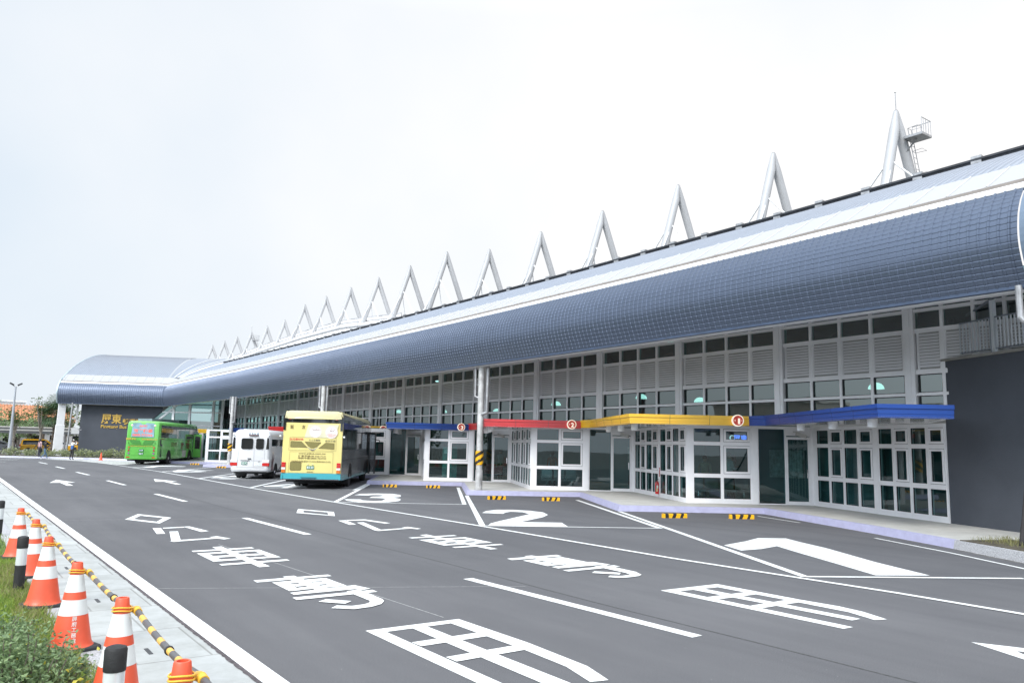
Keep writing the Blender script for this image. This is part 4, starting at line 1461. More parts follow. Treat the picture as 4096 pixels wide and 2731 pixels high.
booth_frames = []
for i in range(0, 8):
    a, b = WO[i + 1] if i + 1 < len(WO) else None, WI[i]
    if a is None: break
    # ----- front wall: outer corner a -> inner corner b
    M_, ln_ = wall_frame(a, b)
    FRM = M_
    w_end, p_end, g_end = 1.83 * S, 2.0 * S, 2.80 * S
    mb, gmb = MB(FRM), MB(FRM)
    mb.box(0, 0.15 * S, -0.03, 0.16, ZL[0], ZL[6] + .05, WHITE)
    xm = (0.15 * S + w_end) / 2
    window_unit(mb, gmb, 0.15 * S, xm, False)
    window_unit(mb, gmb, xm, w_end, True)
    mb.box(w_end, p_end, -0.045, 0.14, ZL[0], ZL[6] + .05, WHITE)
    wnd = child(mb, "shopfront_window")
    o = gmb.build("window_glass")
    o.parent = wnd
    mb, gmb = MB(FRM), MB(FRM)
    # fixed pane beside the door, door leaf, head panel
    mb.box(p_end, p_end + .045, 0.0, 0.08, ZL[0], ZL[6] + .05, WHITE)
    mb.box(g_end - 0.03, g_end + .03, -0.01, 0.09, ZL[0], ZL[6] + .05, WHITE)
    mb.box(ln_ - 0.12, ln_, -0.02, 0.12, ZL[0], ZL[6] + .05, WHITE)
    mb.box(p_end + .045, g_end - .03, 0.0, 0.08, ZL[0], ZL[0] + .04, WHITE)
    mb.box(p_end + .045, g_end - .03, 0.0, 0.08, ZL[6] - .05, ZL[6] + .05, WHITE)
    mb.box(g_end + .03, ln_ - .12, 0.0, 0.08, ZL[0] + 2.42, ZL[6] + .05, WHITE)
    gmb.pane(p_end + .045, g_end - .03, 0.03, ZL[0] + .04, ZL[6] - .05, GL_BO)
    wnd = child(mb, "entrance_screen")
    o = gmb.build("window_glass")
    o.parent = wnd
    mb, gmb = MB(FRM), MB(FRM)
    dx0, dx1 = g_end + .035, ln_ - .125
    for r in ((dx0, dx0 + .05, ZL[0] + .01, ZL[0] + 2.38), (dx1 - .05, dx1, ZL[0] + .01, ZL[0] + 2.38), (dx0 + .05, dx1 - .05, ZL[0] + .01, ZL[0] + .13), (dx0 + .05, dx1 - .05, ZL[0] + 2.29, ZL[0] + 2.38)):
        mb.box(r[0], r[1], 0.0, 0.05, r[2], r[3], WHITE)
    gmb.pane(dx0 + .05, dx1 - .05, 0.02, ZL[0] + .13, ZL[0] + 2.29, GL_BO)
    dr = child(mb, "door")
    o = gmb.build("door_glass")
    o.parent = dr
    hm = MB(FRM)
    hm.box(dx1 - 0.115, dx1 - 0.085, -0.05, -0.02, ZL[0] + .95, ZL[0] + 1.25, CHROME)
    hm.box(dx1 - 0.11, dx1 - 0.09, -0.03, 0.02, ZL[0] + 1.0, ZL[0] + 1.02, CHROME)
    hm.box(dx1 - 0.11, dx1 - 0.09, -0.03, 0.02, ZL[0] + 1.2, ZL[0] + 1.22, CHROME)
    o = hm.build("handle")
    o.parent = dr
    booth_frames.append((FRM, ln_))
    # ----- side wall: inner corner b -> next outer corner to the right (i-1)
    c = WO[i]
    e = (c - b).normalized()
    n_ = Vector((e.y, -e.x))
    SM = frame_M((b.x, b.y, 0), e, n_)
    l2 = (c - b).length
    mb, gmb = MB(SM), MB(SM)
    mb.box(0, 0.22, -0.02, 0.14, ZL[0], ZL[6] + .05, WHITE)
    mid = l2 * 0.535
    mb.box(mid - .09, mid + .09, -0.035, 0.14, ZL[0], ZL[6] + .05, WHITE)
    xs = [0.22 + (mid - .09 - .22) * k / 4 for k in range(5)]
    xs2 = [mid + .09 + (l2 - 0.02 - mid - .09) * k / 4 for k in range(5)]
    for q in (xs, xs2):
        for k in range(4):
            window_unit(mb, gmb, q[k] + .004, q[k + 1] - .004, k % 2 == 1)
            if k: mb.box(q[k] - .004, q[k] + .004, 0.0, 0.05, ZL[0], ZL[6], GASKET)
    wnd = child(mb, "side_window_wall")
    o = gmb.build("window_glass")
    o.parent = wnd
    booth_frames.append((SM, l2))

# booth interiors: floor, back wall, ceiling
mb = MB()
poly = []
for i in range(0, 8):
    poly += [tuple(WO[i + 1] + Vector((0.12, 0.05))) if i + 1 < len(WO) else None]
for i in range(0, 8):
    a, b, c = WO[i + 1], WI[i], WI[i + 1]
    # white tiled floor inside and a plain ceiling above each booth
    tri = [(a.x + .15, a.y + .1), (b.x + .02, b.y + .12), (c.x + .02, c.y - .12)]
    mb.prism([tri[0], tri[1], (24.6, tri[1][1]), (24.6, tri[2][1]), tri[2]], PH + .001, PH + .006, INTF)
    mb.prism([tri[0], tri[1], (25.2, tri[1][1]), (25.2, tri[2][1]), tri[2]], 2.93, 2.96, INTW)
child(mb, "waiting_room_floor")
mb = MB()
mb.prism([(25.35, 12), (25.5, 12), (25.5, 72), (25.35, 72)], PH, 2.92, INTW)
for yy in (14.0, 21.5, 30.5, 39, 47.5, 56):
    mb.box(25.20, 25.33, yy, yy + 1.9, 0.2, 2.3, mat("inner_door", (0.20, 0.30, 0.32), 0.4))
    mb.box(25.2, 25.33, yy + 3, yy + 4.4, 1.1, 2.1, mat("notice_board", (0.5, 0.52, 0.5), 0.6, var=0.3, scale=6))
child(mb, "waiting_room_wall")

# canopies
C_pts = [(18.08, 10.12, 2.88), (18.83, 19.25, 2.87), (18.63, 27.88, 2.83)]
C_pts += [(18.3, 36.12, 2.78), (18.2, 44.7, 2.74), (18.1, 53.2, 2.69), (18.0, 61.8, 2.65), (17.9, 70.4, 2.60)]
R_pts = [(19.42, 9.0), (22.15, 16.94), (22.25, 25.72), (22.2, 34.5), (22.25, 43.5), (22.35, 52.4), (22.5, 61.3), (22.7, 70.2)]
N_pts = [None, (22.1, 16.24), (22.2, 25.05), (22.2, 33.8), (22.2, 42.8), (22.3, 51.7), (22.45, 60.6), (22.65, 69.5)]
CM = [BLU, YELP, REDP, BLU, YELP, REDP, BLU, YELP]
CNAME = ["blue", "yellow", "red", "blue", "yellow", "red", "blue", "yellow"]
DISC_R = mat("sign_red", (0.60, 0.05, 0.03), 0.4, var=0.2, scale=8, emit=(0.55, 0.06, 0.03), estr=0.15)
DISC_W = mat("sign_white", (0.9, 0.88, 0.82), 0.4, var=0, emit=(1.0, 0.80, 0.55), estr=0.32)


def fascia(mb, pts, z0, mt):
    """stepped metal fascia along pts (plan), three folds, butt joints every 1.1 m"""
    H3 = 0.325
    prof = [(0.0, 0), (0.0, .095), (.012, .10), (.012, .215), (.045, .225), (.045, H3), (-.02, H3 + .004), (-.25, H3), (-.25, 0.004), (0, 0)]
    P = [Vector(p[:2]) for p in pts]
    sec = []
    for i, p in enumerate(P):
        a = (p - P[i - 1]).normalized() if i > 0 else None
        b = (P[i + 1] - p).normalized() if i < len(P) - 1 else None
        na = Vector((a.y, -a.x)) if a else None
        nb = Vector((b.y, -b.x)) if b else None
        m = nb if na is None else na if nb is None else (na + nb) / max(.3, (na + nb).dot(na))
        sec.append([(p.x + m.x * t, p.y + m.y * t, z0 + z) for t, z in prof[:-1]])
    mb.loft(sec, mt, True, True)
    for p, q in zip(P, P[1:]):
        L = (q - p).length
        n_ = max(1, int(L / 1.15))
        e = (q - p).normalized()
        nn = Vector((e.y, -e.x))
        for k in range(1, n_):
            c_ = p + (q - p) * k / n_
            Mj = frame_M((c_.x, c_.y, z0), e, nn)
            old = mb.M
            mb.M = Mj
            mb.box(-.006, .006, -0.003, 0.01, 0.004, .097, GASKET)
            mb.box(-.006, .006, -0.0145, 0.01, .1, .217, GASKET)
            mb.box(-.006, .006, -0.048, 0.01, .225, H3 - .002, GASKET)
            mb.M = old


canopies = []
for i in range(8):
    zc = C_pts[i][2]
    pts = []
    if i + 1 < 8:
        pts = [R_pts[i + 1][:2], N_pts[i + 1][:2]]
        pts += [C_pts[i][:2]] + [R_pts[i][:2]]
    else:
        pts = [(21.3, 76.0), C_pts[i][:2], R_pts[i][:2]]
    mb = MB()
    # travelling from the far inner corner to the near end: outside is on the right-hand side seen from above
    fascia(mb, pts, zc, CM[i])
    # soffit and top
    sp = [pts[0], pts[1]] + [pts[-2], pts[-1], (23.0 if i == 0 else WI[i - 0].x + .0, pts[-1][1] - .0)] if False else None
    o = child(mb, "canopy_fascia", label="%s folded metal fascia" % CNAME[i])
    sm = MB()
    inner = [pts[-1], pts[-2], pts[-3], (22.6, pts[-3][1] + .3), (22.6, pts[-1][1])]
    if i == 0:
        inner = [(19.42, 9.0), pts[-2], pts[-3], (22.3, pts[-3][1]), (22.3, 11.0)]
    inner = [(p[0], p[1]) for p in inner]
    sm.prism(inner, zc + 0.015, zc + 0.03, SOFF)
    sm.prism(inner, zc + 0.27, zc + 0.30, STEEL)
    s2 = sm.build("canopy_soffit")
    s2.parent = o
    # drum downlights under the soffit
    c0 = Vector(pts[-2])
    c1 = Vector(pts[-3])
    dm = MB()
    for f in (0.12, 0.42, 0.72):
        q = c0.lerp(c1, f) + Vector((0.45, -0.05))
        dm.lathe([(0.11, zc - 0.20), (0.12, zc - 0.19), (0.12, zc + 0.012)], WHITE2, 16, (q.x, q.y))
    s3 = dm.build("downlight", smooth=True, autos=40)
    s3.parent = o
    canopies.append((o, pts, zc))
# round gate number signs near the right end of each front fascia
for i, num in ((1, "1"), (2, "2"), (3, "3"), (4, "4")):
    o, pts, zc = canopies[i]
    p, q = Vector(pts[-2]), Vector(pts[-1])
    e = (q - p).normalized()
    nn = Vector((e.y, -e.x))
    if nn.y > 0: nn = -nn
    L = (q - p).length
    c_ = q - e * 0.42
    DM = frame_M((c_.x, c_.y, zc), e, nn)
    mb = MB(DM)
    mb.lathe([(0.185, -0.14), (0.20, -0.135), (0.20, -0.05)], DISC_W, 28, (0.0, 0.17), axis='y')
    mb.lathe([(0.165, -0.146), (0.165, -0.1405)], DISC_R, 28, (0.0, 0.17), axis='y')
    add_text(mb, num, 0.03, 0.15, 0.075 if num == "1" else 0.13, 0.19, -0.152, DISC_W, 0.003, 0.035)
    add_text(mb, "第", -0.105, 0.17, 0.045, 0.06, -0.150, DISC_W, 0.001)
    add_text(mb, "月台", 0.115, 0.17, 0.05, 0.04, -0.150, DISC_W, 0.001)
    sgn = mb.build("gate_number_sign", label="round lit gate sign reading %s" % num)
    sgn.parent = o
# vertical door plate lettering on the far booth post
for i, mnum in ((6, ""),):
    FRM, ln_ = booth_frames[2 * 6]
    mb = MB(FRM)
    for k, chh in enumerate("潮州‧恆春"):
        add_text(mb, chh, 1.92 * S, 2.2 - k * 0.16, 0.11, 0.12, -0.06, mat("ink_black", (0.03, 0.03, 0.04), 0.5, var=0), 0.002, 0.01)
    o = child(mb, "post_lettering")

# ================================================================ VEHICLES
BFX, BFY = 0.5290, 0.8486


def veh(name, loc, label, cat, fwd=(BFX, BFY), group=None):
    rz = math.atan2(-fwd[0], fwd[1])
    return empty(name, (loc[0], loc[1], 0), rz, label, cat, group)


def rrect(w, z0, z1, y, rt=0.22, rb=0.10, inset=0.0, n=5):
    """rounded-rectangle cross-section (x-z) at distance y"""
    w = w / 2 - inset
    z0, z1 = z0 + inset * 0.6, z1 - inset
    pts = []
    for (cx_, cz_, r, a0_) in ((w - rb, z0 + rb, rb, -90), (w - rt, z1 - rt, rt, 0), (-w + rt, z1 - rt, rt, 90), (-w + rb, z0 + rb, rb, 180)):
        for k in range(n + 1):
            a = R_(a0_ + 90 * k / n)
            pts.append((cx_ + r * math.cos(a), y, cz_ + r * math.sin(a)))
    return pts


def wheel(root, x, y, r, w, rimm=CHROME, dual=False, name="wheel"):
    sg = 1 if x > 0 else -1
    mb = MB()
    xo = x
    xi = x - sg * w
    prof = [(r * 0.62, xo), (r * 0.92, xo), (r, xo - sg * w * 0.18), (r, xi + sg * w * 0.18), (r * 0.92, xi), (r * 0.55, xi)]
    mb.lathe(prof, RUBBER, 28, (y, r), axis='x')
    if dual:
        xo2 = xi - sg * 0.05
        xi2 = xo2 - sg * w
        mb.lathe([(r * 0.62, xo2), (r * 0.92, xo2), (r, xo2 - sg * w * 0.18), (r, xi2 + sg * w * 0.18), (r * 0.92, xi2), (r * 0.3, xi2)], RUBBER, 28, (y, r), axis='x')
    o = mb.build(name, root, smooth=True, autos=35)
    mb = MB()
    mb.lathe([(r * 0.63, xo - sg * 0.02), (r * 0.58, xo - sg * 0.01), (r * 0.52, xo - sg * 0.09), (r * 0.3, xo - sg * 0.10), (r * 0.26, xo + sg * 0.01), (r * 0.12, xo + sg * 0.02)], rimm, 24, (y, r), axis='x')
    mb.build("rim", o, smooth=True, autos=35)
    return o


def side_panel(mb, x, pts, mt, off=0.004):
    """polygon on the side plane x (pts are (y, z))"""
    sg = 1 if x > 0 else -1
    p = [(x + sg * off, y, z) for y, z in pts]
    a = sum(pts[i][0] * pts[(i + 1) % len(pts)][1] - pts[(i + 1) % len(pts)][0] * pts[i][1] for i in range(len(pts)))
    if (a > 0) != (sg > 0):
        p = p[::-1]
    mb.poly(p, mt)


def rear_panel(mb, pts, mt, y=-0.004):
    a = sum(pts[i][0] * pts[(i + 1) % len(pts)][1] - pts[(i + 1) % len(pts)][0] * pts[i][1] for i in range(len(pts)))
    p = [(x, y, z) for x, z in pts]
    mb.poly(p if a > 0 else p[::-1], mt)


def rounded(x0, x1, z0, z1, r, n=5):
    pts = []
    for cx_, cz_, a0_ in ((x1 - r, z0 + r, -90), (x1 - r, z1 - r, 0), (x0 + r, z1 - r, 90), (x0 + r, z0 + r, 180)):
        for k in range(n + 1):
            a = R_(a0_ + 90 * k / n)
            pts.append((cx_ + r * math.cos(a), cz_ + r * math.sin(a)))
    return pts


def outline(mb, pts, mt, w=0.012, y=-0.003):
    """thin closed line on the rear face"""
    k = len(pts)
    for i in range(k):
        a, b = Vector(pts[i]), Vector(pts[(i + 1) % k])
        if (b - a).length < 1e-5: continue
        d_ = (b - a).normalized()
        n_ = Vector((-d_.y, d_.x)) * w / 2
        q = [a - n_, b - n_, b + n_, a + n_]
        mb.poly([(p.x, y - 0.0002 * (i % 3), p.y) for p in q], mt)


def circ(cx_, cz_, r, n=24):
    return [(cx_ + r * math.cos(2 * math.pi * k / n), cz_ + r * math.sin(2 * math.pi * k / n)) for k in range(n)]


LRED = mat("lens_red", (0.55, 0.02, 0.02), 0.15, var=0.05, coat=0.8)
LCLR = mat("lens_clear", (0.7, 0.68, 0.68), 0.12, var=0.05, coat=0.8)
LORG = mat("lens_orange", (0.62, 0.16, 0.02), 0.15, var=0.05, coat=0.8)
PLG = mat("plate_green", (0.02, 0.16, 0.10), 0.4, var=0)
PLW = mat("plate_white", (0.85, 0.87, 0.85), 0.4, var=0)
UNDER = mat("underbody", (0.015, 0.015, 0.016), 0.9, var=0.2)

# ---------------------------------------------------------------- yellow coach
BY = mat("bus_yellow", (0.72, 0.62, 0.23), 0.28, var=0.03, coat=0.4, scale=1)
BTEAL = mat("bus_teal", (0.055, 0.37, 0.43), 0.25, var=0.04, coat=0.4)
BSILV = mat("bus_silver", (0.28, 0.28, 0.31), 0.22, metal=0.75, var=0.10, scale=2)
BCREAM = mat("bus_cream", (0.60, 0.54, 0.30), 0.3, var=0.04, coat=0.3)
MESH = mat("grille_mesh", (0.30, 0.26, 0.075), 0.6, var=0.45, scale=90)
INKB = mat("ink_brown", (0.13, 0.085, 0.03), 0.5, var=0)
INKK = mat("ink_dark", (0.045, 0.04, 0.035), 0.5, var=0)
INKR = mat("ink_red", (0.62, 0.05, 0.04), 0.5, var=0)
BLGL = mat("dark_window", (0.018, 0.02, 0.022), 0.06, var=0, coat=0.5)

bus = veh("coach", (13.12, 32.86), "yellow and teal coach parked rear outwards in bay four, plate 815-XH", "coach")
W, LN = 2.52, 11.8
mb = MB()
# silver sides and cream roof as one shell; sections from rear to front
rings = []
for y, ins_ in ((0.13, 0.03), (0.16, 0.01), (0.22, 0.0), (LN - .3, 0.0), (LN - .05, 0.08), (LN, 0.2)):
    rings.append(rrect(W, 0.38, 3.34, y, 0.26, 0.06, ins_))
mb.loft(rings, BSILV)
mb.build("body", bus, smooth=True, autos=35)
mb = MB()
rings = []
for y, ins_ in ((-0.05, 0.16), (-0.02, 0.05), (0.10, 0.0), (LN - 1, -0.0), (LN - .3, 0.05), (LN - .1, 0.15)):
    r = rrect(W + 0.02, 2.2, 3.36, y, 0.28, 0.06, ins_)
    r = [(p[0], p[1], p[2]) for p in r if p[2] > 3.0]
    rings.append(r)
mb.loft(rings, BCREAM, True, True)
mb.build("roof_shell", bus, smooth=True, autos=40)
mb = MB()
# rear mask, gently crowned, with overhanging visor
def crown(x0, x1, z0, z1, yb, mt, bulge=0.05, n=10, thick=0.07, lean=0.0):
    rows = []
    for zz in [z0 + (z1 - z0) * j / 4 for j in range(5)]:
        row = []
        for k in range(n + 1):
            x = x0 + (x1 - x0) * k / n
            f = (2 * k / n - 1)
            row.append((x, yb - bulge * (1 - f ** 4) + lean * (zz - z0), zz))
        rows.append(row)
    mb.loft(rows, mt, False, False, closed=False)
    # returns at the sides and top
    l = [r[0] for r in rows]
    rr = [r[-1] for r in rows]
    mb.loft([[(p[0], p[1] + thick, p[2]) for p in l], l], mt, False, False, closed=False)
    mb.loft([rr, [(p[0], p[1] + thick, p[2]) for p in rr]], mt, False, False, closed=False)
    t = rows[-1]
    mb.loft([t, [(p[0], p[1] + thick, p[2]) for p in t]], mt, False, False, closed=False)
    t = rows[0]
    mb.loft([[(p[0], p[1] + thick, p[2]) for p in t], t], mt, False, False, closed=False)
crown(-1.268, 1.268, 0.68, 2.84, 0.05, BY, 0.055, thick=0.17)
mb.build("rear_panel", bus, smooth=True, autos=30)
mb = MB()
crown(-1.265, 1.265, 0.44, 0.685, 0.045, BTEAL, 0.06)
for sg in (-1, 1):
    mb.prism([(sg * 1.27, -0.0), (sg * 1.27, 1.9), (sg * 1.2, 1.9), (sg * 1.2, 0)], 0.42, 0.6, BTEAL)
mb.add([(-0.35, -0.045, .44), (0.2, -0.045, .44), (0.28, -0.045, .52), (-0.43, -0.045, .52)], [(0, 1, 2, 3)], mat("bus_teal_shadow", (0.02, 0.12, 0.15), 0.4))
mb.build("bumper", bus, smooth=True, autos=30)
mb = MB()
crown(-1.20, 1.20, 3.02, 3.33, 0.02, BY, 0.10, thick=0.25, lean=0.35)
mb.build("roof_visor", bus, smooth=True, autos=30)
mb = MB()
crown(-1.24, 1.24, 2.80, 3.05, 0.08, BLGL, 0.05)
for sg in (-1, 1):
    mb.box(sg * 1.17, sg * 1.265, 0.0, 0.16, 2.52, 3.05, BLGL)
mb.build("rear_window", bus, smooth=True, autos=30)
for sg in (-1, 1):
    mb = MB()
    mb.cbox(sg * 1.0 - .05, sg * 1.0 + .05, 0.0, 0.03, 2.97, 3.02, LRED, .005)
    mb.build("marker_lamp", bus)
    mb = MB()
    x = sg * 1.17
    for za, zb, mt in ((1.04, 1.14, LRED), (0.93, 1.03, LRED), (0.83, 0.92, LCLR), (0.70, 0.82, LORG)):
        mb.cbox(x - 0.085, x + 0.085, -0.015, 0.06, za, zb, mt, 0.01)
    mb.build("tail_light", bus)
YF = -0.012
# grilles
mb = MB()
for pts in ([(-.92, 1.79), (-.92, 2.02), (-.88, 2.04), (-.46, 2.03), (-.20, 1.78)], [(-.32, 2.03), (.37, 2.01), (.36, 1.97), (.20, 1.82), (.08, 1.76), (-.04, 1.76), (-.16, 1.84)],
            [(.28, 1.75), (.55, 1.98), (.60, 2.0), (.94, 1.98), (.94, 1.73)]):
    rear_panel(mb, pts, MESH, YF)
    outline(mb, pts, INKB, 0.012, YF - .001)
p = rounded(-.89, -.42, .80, 1.17, 0.06)
rear_panel(mb, p, MESH, YF)
outline(mb, p, INKB, 0.014, YF - .001)
mb.build("grille", bus)
mb = MB()
for (x0_, x1_, z0_, z1_) in ((-.99, 1.03, 1.66, 2.22), (-.96, .93, .70, 1.60)):
    outline(mb, [(x0_, z0_), (x1_, z0_), (x1_ - 0.02, z1_), (x0_ + .03, z1_)], INKB, 0.008, YF)
mb.build("engine_hatch", bus)
mb = MB()
arc = [(-.24 + .52 * k / 10, 1.85 - 0.14 * math.sin(math.pi * k / 10)) for k in range(11)]
arc2 = [(x, z - 0.045 * math.sin(math.pi * k / 10)) for k, (x, z) in enumerate(arc)]
rear_panel(mb, arc + arc2[::-1][1:-1], CHROME, YF - 0.006)
mb.cbox(-.03, .07, YF - .02, YF, 1.655, 1.69, INKB, .004)
mb.build("chrome_smile", bus)
# printed advertising film
mb = MB()
AD = mat("ad_cream", (0.70, 0.66, 0.46), 0.35, var=0.08, scale=2)
rear_panel(mb, [(-.35, 2.20), (.95, 2.20), (1.1, 2.78), (-.2, 2.78)], AD, YF + 0.0015)
PINK = mat("ad_pink", (0.80, 0.50, 0.46), 0.4, var=0.5, scale=30, dark=(0.55, 0.30, 0.28))
PALE = mat("ad_pale", (0.84, 0.78, 0.74), 0.4, var=0.3, scale=25, dark=(0.60, 0.50, 0.47))
for (cx_, cz_, rr__, ra, rb__) in ((.11, 2.47, .265, PALE, PALE), (.80, 2.45, .27, PINK, PALE)):
    rear_panel(mb, circ(cx_, cz_, rr__), mat("ad_bowl_rim", (0.72, 0.60, 0.56), 0.35, var=0.1), YF - .001)
    rear_panel(mb, circ(cx_, cz_, rr__ - .02), rb__, YF - .0015)
    rear_panel(mb, [q for q in circ(cx_, cz_ - .01, rr__ - .05) if q[1] < cz_ - .01], ra, YF - .002)
    random.seed(int(cx_ * 100))
    for _ in range(16):
        a, d_ = random.uniform(0, 6.28), random.uniform(0, rr__ * .65)
        q0 = (cx_ + d_ * math.cos(a), cz_ + .05 + abs(d_ * math.sin(a)) * .7)
        outline(mb, [q0, (q0[0] + random.uniform(-.09, .09), q0[1] + random.uniform(-.03, .03)), (q0[0] + .03, q0[1] + .01)], mat("ad_stroke", (0.25, 0.16, 0.17), 0.5, var=0.3), 0.007, YF - .0025)
mb.build("advert_film", bus)
mb = MB()
ty = YF - .003
add_text(mb, "飯", -.90, 2.66, .15, .17, ty, INKB, 0, .01)
add_text(mb, "友", -.40, 2.66, .15, .17, ty, INKB, 0, .01)
add_text(mb, "台灣最好吃", -.67, 2.13, .58, .095, ty, INKR, 0, .015)
add_text(mb, "大土豆麵筋", .09, 2.10, .49, .09, ty, INKK, 0, .005)
add_text(mb, "飯友珍菇", .77, 2.08, .44, .09, ty, INKK, 0, .005)
add_text(mb, "www.ptbus.com.tw", .02, 1.52, 1.16, .085, ty, INKB, 0, .02)
add_text(mb, "訂車專線:08-723-7131", .02, 1.415, 1.17, .085, ty, INKB, 0, .015)
add_text(mb, "申訴專線:0800-723723", .03, 1.325, 1.19, .085, ty, INKB, 0, .015)
add_text(mb, "申訴專線:高雄監理所07-7715349公路總局0800-231035", -.01, 1.185, 1.66, .085, ty, INKB, 0, 0)
mb.build("lettering", bus)
mb = MB()
mb.cbox(-.19, .13, YF - .02, YF, .86, 1.0, PLG, .004)
add_text(mb, "815·XH", -.03, .93, .27, .10, YF - .023, PLW, 0, .02)
for x in (-.13, .07):
    mb.sphere((x, YF - .01, 1.055), .025, CHROME, 8, 5)
mb.build("number_plate", bus)
mb = MB()
mb.cbox(-.17, .10, YF - .012, YF, .745, .76, INKB, .004)
mb.build("hatch_handle", bus)
# sides: window band, lower skirt joints, mirror-like film
for sg in (-1, 1):
    mb = MB()
    x = sg * W / 2
    side_panel(mb, x, [(0.35, 1.72), (LN - .4, 1.72), (LN - .4, 3.02), (0.5, 3.02)], BLGL, .006)
    for k in range(1, 8):
        yy = .35 + (LN - .75) * k / 8
        side_panel(mb, x, [(yy - .02, 1.72), (yy + .02, 1.72), (yy + .02, 3.02), (yy - .02, 3.02)], DARKM, .009)
    mb.build("side_windows", bus)
    mb = MB()
    for yy in (2.0, 3.9, 5.6, 7.2, 8.6):
        side_panel(mb, x, [(yy, .45), (yy + .012, .45), (yy + .012, 1.25), (yy, 1.25)], GASKET, .003)
    side_panel(mb, x, [(.3, 1.25), (LN - .3, 1.25), (LN - .3, 1.265), (.3, 1.265)], GASKET, .0035)
    side_panel(mb, x, [(.3, .38), (LN - .3, .38), (LN - .3, .50), (.3, .50)], BTEAL, .004)
    for wy in (3.1, 9.2):
        side_panel(mb, x, [(wy + .62 * math.cos(R_(a)), .45 + .62 * max(0, math.sin(R_(a)))) for a in range(0, 181, 15)], UNDER, .005)
    mb.build("side_trim", bus)
    wheel(bus, sg * 1.25, 3.1, 0.49, 0.27, STEEL, True)
    wheel(bus, sg * 1.25, 9.2, 0.49, 0.27, STEEL)
mb = MB()
mb.box(-1.1, 1.1, 0.3, LN - .4, .30, .45, UNDER)
mb.box(-.3, .5, .5, 2.4, .22, .32, UNDER)
mb.build("underbody", bus)
for sg in (-1, 1):
    mb = MB()
    mb.box(sg * .55, sg * 1.2, 2.45, 2.48, .14, .5, RUBBER)
    mb.build("mud_flap", bus)
    mb = MB()
    mb.tube([(sg * 1.24, .06, 2.28), (sg * 1.34, -.05, 2.26)], .012, STEEL, 5)
    mb.sphere((sg * 1.36, -.06, 2.25), .045, PLW, 8, 6)
    mb.build("corner_mirror", bus)
mb = MB()
# open front door leaves on the right-hand side
mb.box(1.30, 1.36, 10.2, 10.75, .35, 2.6, BLACK)
mb.box(1.62, 1.68, 10.2, 10.5, .35, 2.6, BLACK)
mb.pane(1.33, 1.65, 10.22, .45, 2.5, GL_CAR)
mb.tube([(1.3, 10.2, 2.6), (1.9, 10.1, 2.6)], .03, BLACK, 6)
mb.tube([(1.3, 11.6, 2.3), (1.75, 11.7, 2.2), (1.8, 11.6, 1.6)], .03, BLACK, 6)
mb.cbox(1.68, 1.95, 11.5, 11.62, 1.55, 2.0, BLACK, .03)
mb.build("open_door", bus)

# ---------------------------------------------------------------- white minibus
BWH = mat("minibus_white", (0.68, 0.68, 0.69), 0.25, var=0.02, coat=0.4)
van = veh("minibus", (13.55, 42.5), "small white minibus with two rear doors, plate 425-V2, beside the yellow coach", "minibus")
W, LN = 2.08, 6.6
mb = MB()
rings = []
for y, ins_, zt_ in ((-0.02, 0.22, 2.40), (0.0, 0.12, 2.50), (0.06, 0.05, 2.58), (0.22, 0.0, 2.62), (LN - 1.6, 0.0, 2.62), (LN - .9, 0.04, 2.50), (LN - .25, 0.10, 1.6), (LN, 0.25, 1.2)):
    r = rrect(W, 0.36, zt_, y, 0.34, 0.16, ins_, 7)
    # tumblehome: narrow the upper half
    r = [(p[0] * (1 - 0.075 * max(0, (p[2] - 1.1) / 1.5)), p[1] + 0.10 * max(0, (p[2] - 1.0) / 1.6) ** 2 * (1 if y < 1 else 0), p[2]) for p in r]
    rings.append(r)
mb.loft(rings, BWH)
mb.build("body", van, smooth=True, autos=35)
mb = MB()
for k, (x0_, x1_) in enumerate(((-.50, .12), (.27, .69))):
    p = rounded(x0_, x1_, 1.58, 2.15, .09)
    rear_panel(mb, p, GASKET, -.028 + .0 )
    p = rounded(x0_ + .022, x1_ - .022, 1.60, 2.13, .08)
    rear_panel(mb, p, BLGL, -.031)
for sg in (-1, 1):
    q = [(sg * .80, 1.58), (sg * .97, 1.60), (sg * .93, 2.18), (sg * .84, 2.2)]
    rear_panel(mb, q, GASKET, -.0)
    q = [(sg * .82, 1.61), (sg * .95, 1.63), (sg * .91, 2.15), (sg * .86, 2.17)]
    rear_panel(mb, q, BLGL, -.004)
mb.build("rear_window", van)
mb = MB()
LG = mat("panel_gap", (0.32, 0.32, 0.33), 0.6, var=0)
outline(mb, [(-.66, .62), (.76, .62), (.74, 2.22), (-.58, 2.22)], LG, .012, -.026)
outline(mb, [(.195, .62), (.195, 2.22), (.196, 2.22)], LG, .012, -.027)
outline(mb, [(-.98, .98), (.98, .98), (.98, .981)], LG, .008, -.0275)
mb.build("rear_door", van)
mb = MB()
mb.cbox(-.12, .06, -.05, -.025, 1.05, 1.10, BLACK, .006)
mb.cbox(-.48, -.02, -.045, -.025, .965, .99, BLACK, .006)
mb.cbox(-.14, .38, -.06, .05, 2.30, 2.335, mat("brake_lamp_dark", (0.10, 0.02, 0.015), 0.3, var=0), .008)
mb.build("handle", van)
mb = MB()
mb.cbox(-.43, -.13, -.045, -.028, .76, .90, PLG, .004)
add_text(mb, "425-V2", -.28, .83, .26, .10, -.047, PLW, 0, .02)
mb.build("number_plate", van)
mb = MB()
add_text(mb, "屏東客運", .11, 2.40, .56, .13, .022, mat("ink_teal", (0.06, 0.13, 0.19), 0.5, var=0), 0, .015)
mb.build("lettering", van)
mb = MB()
rear_panel(mb, rounded(.24, .71, .71, .87, .01, 1), PLW, -.029)
add_text(mb, "屏東市公勇路東新里", .475, .825, .42, .05, -.031, mat("ink_blue", (0.05, 0.09, 0.3), 0.5, var=0), 0, 0)
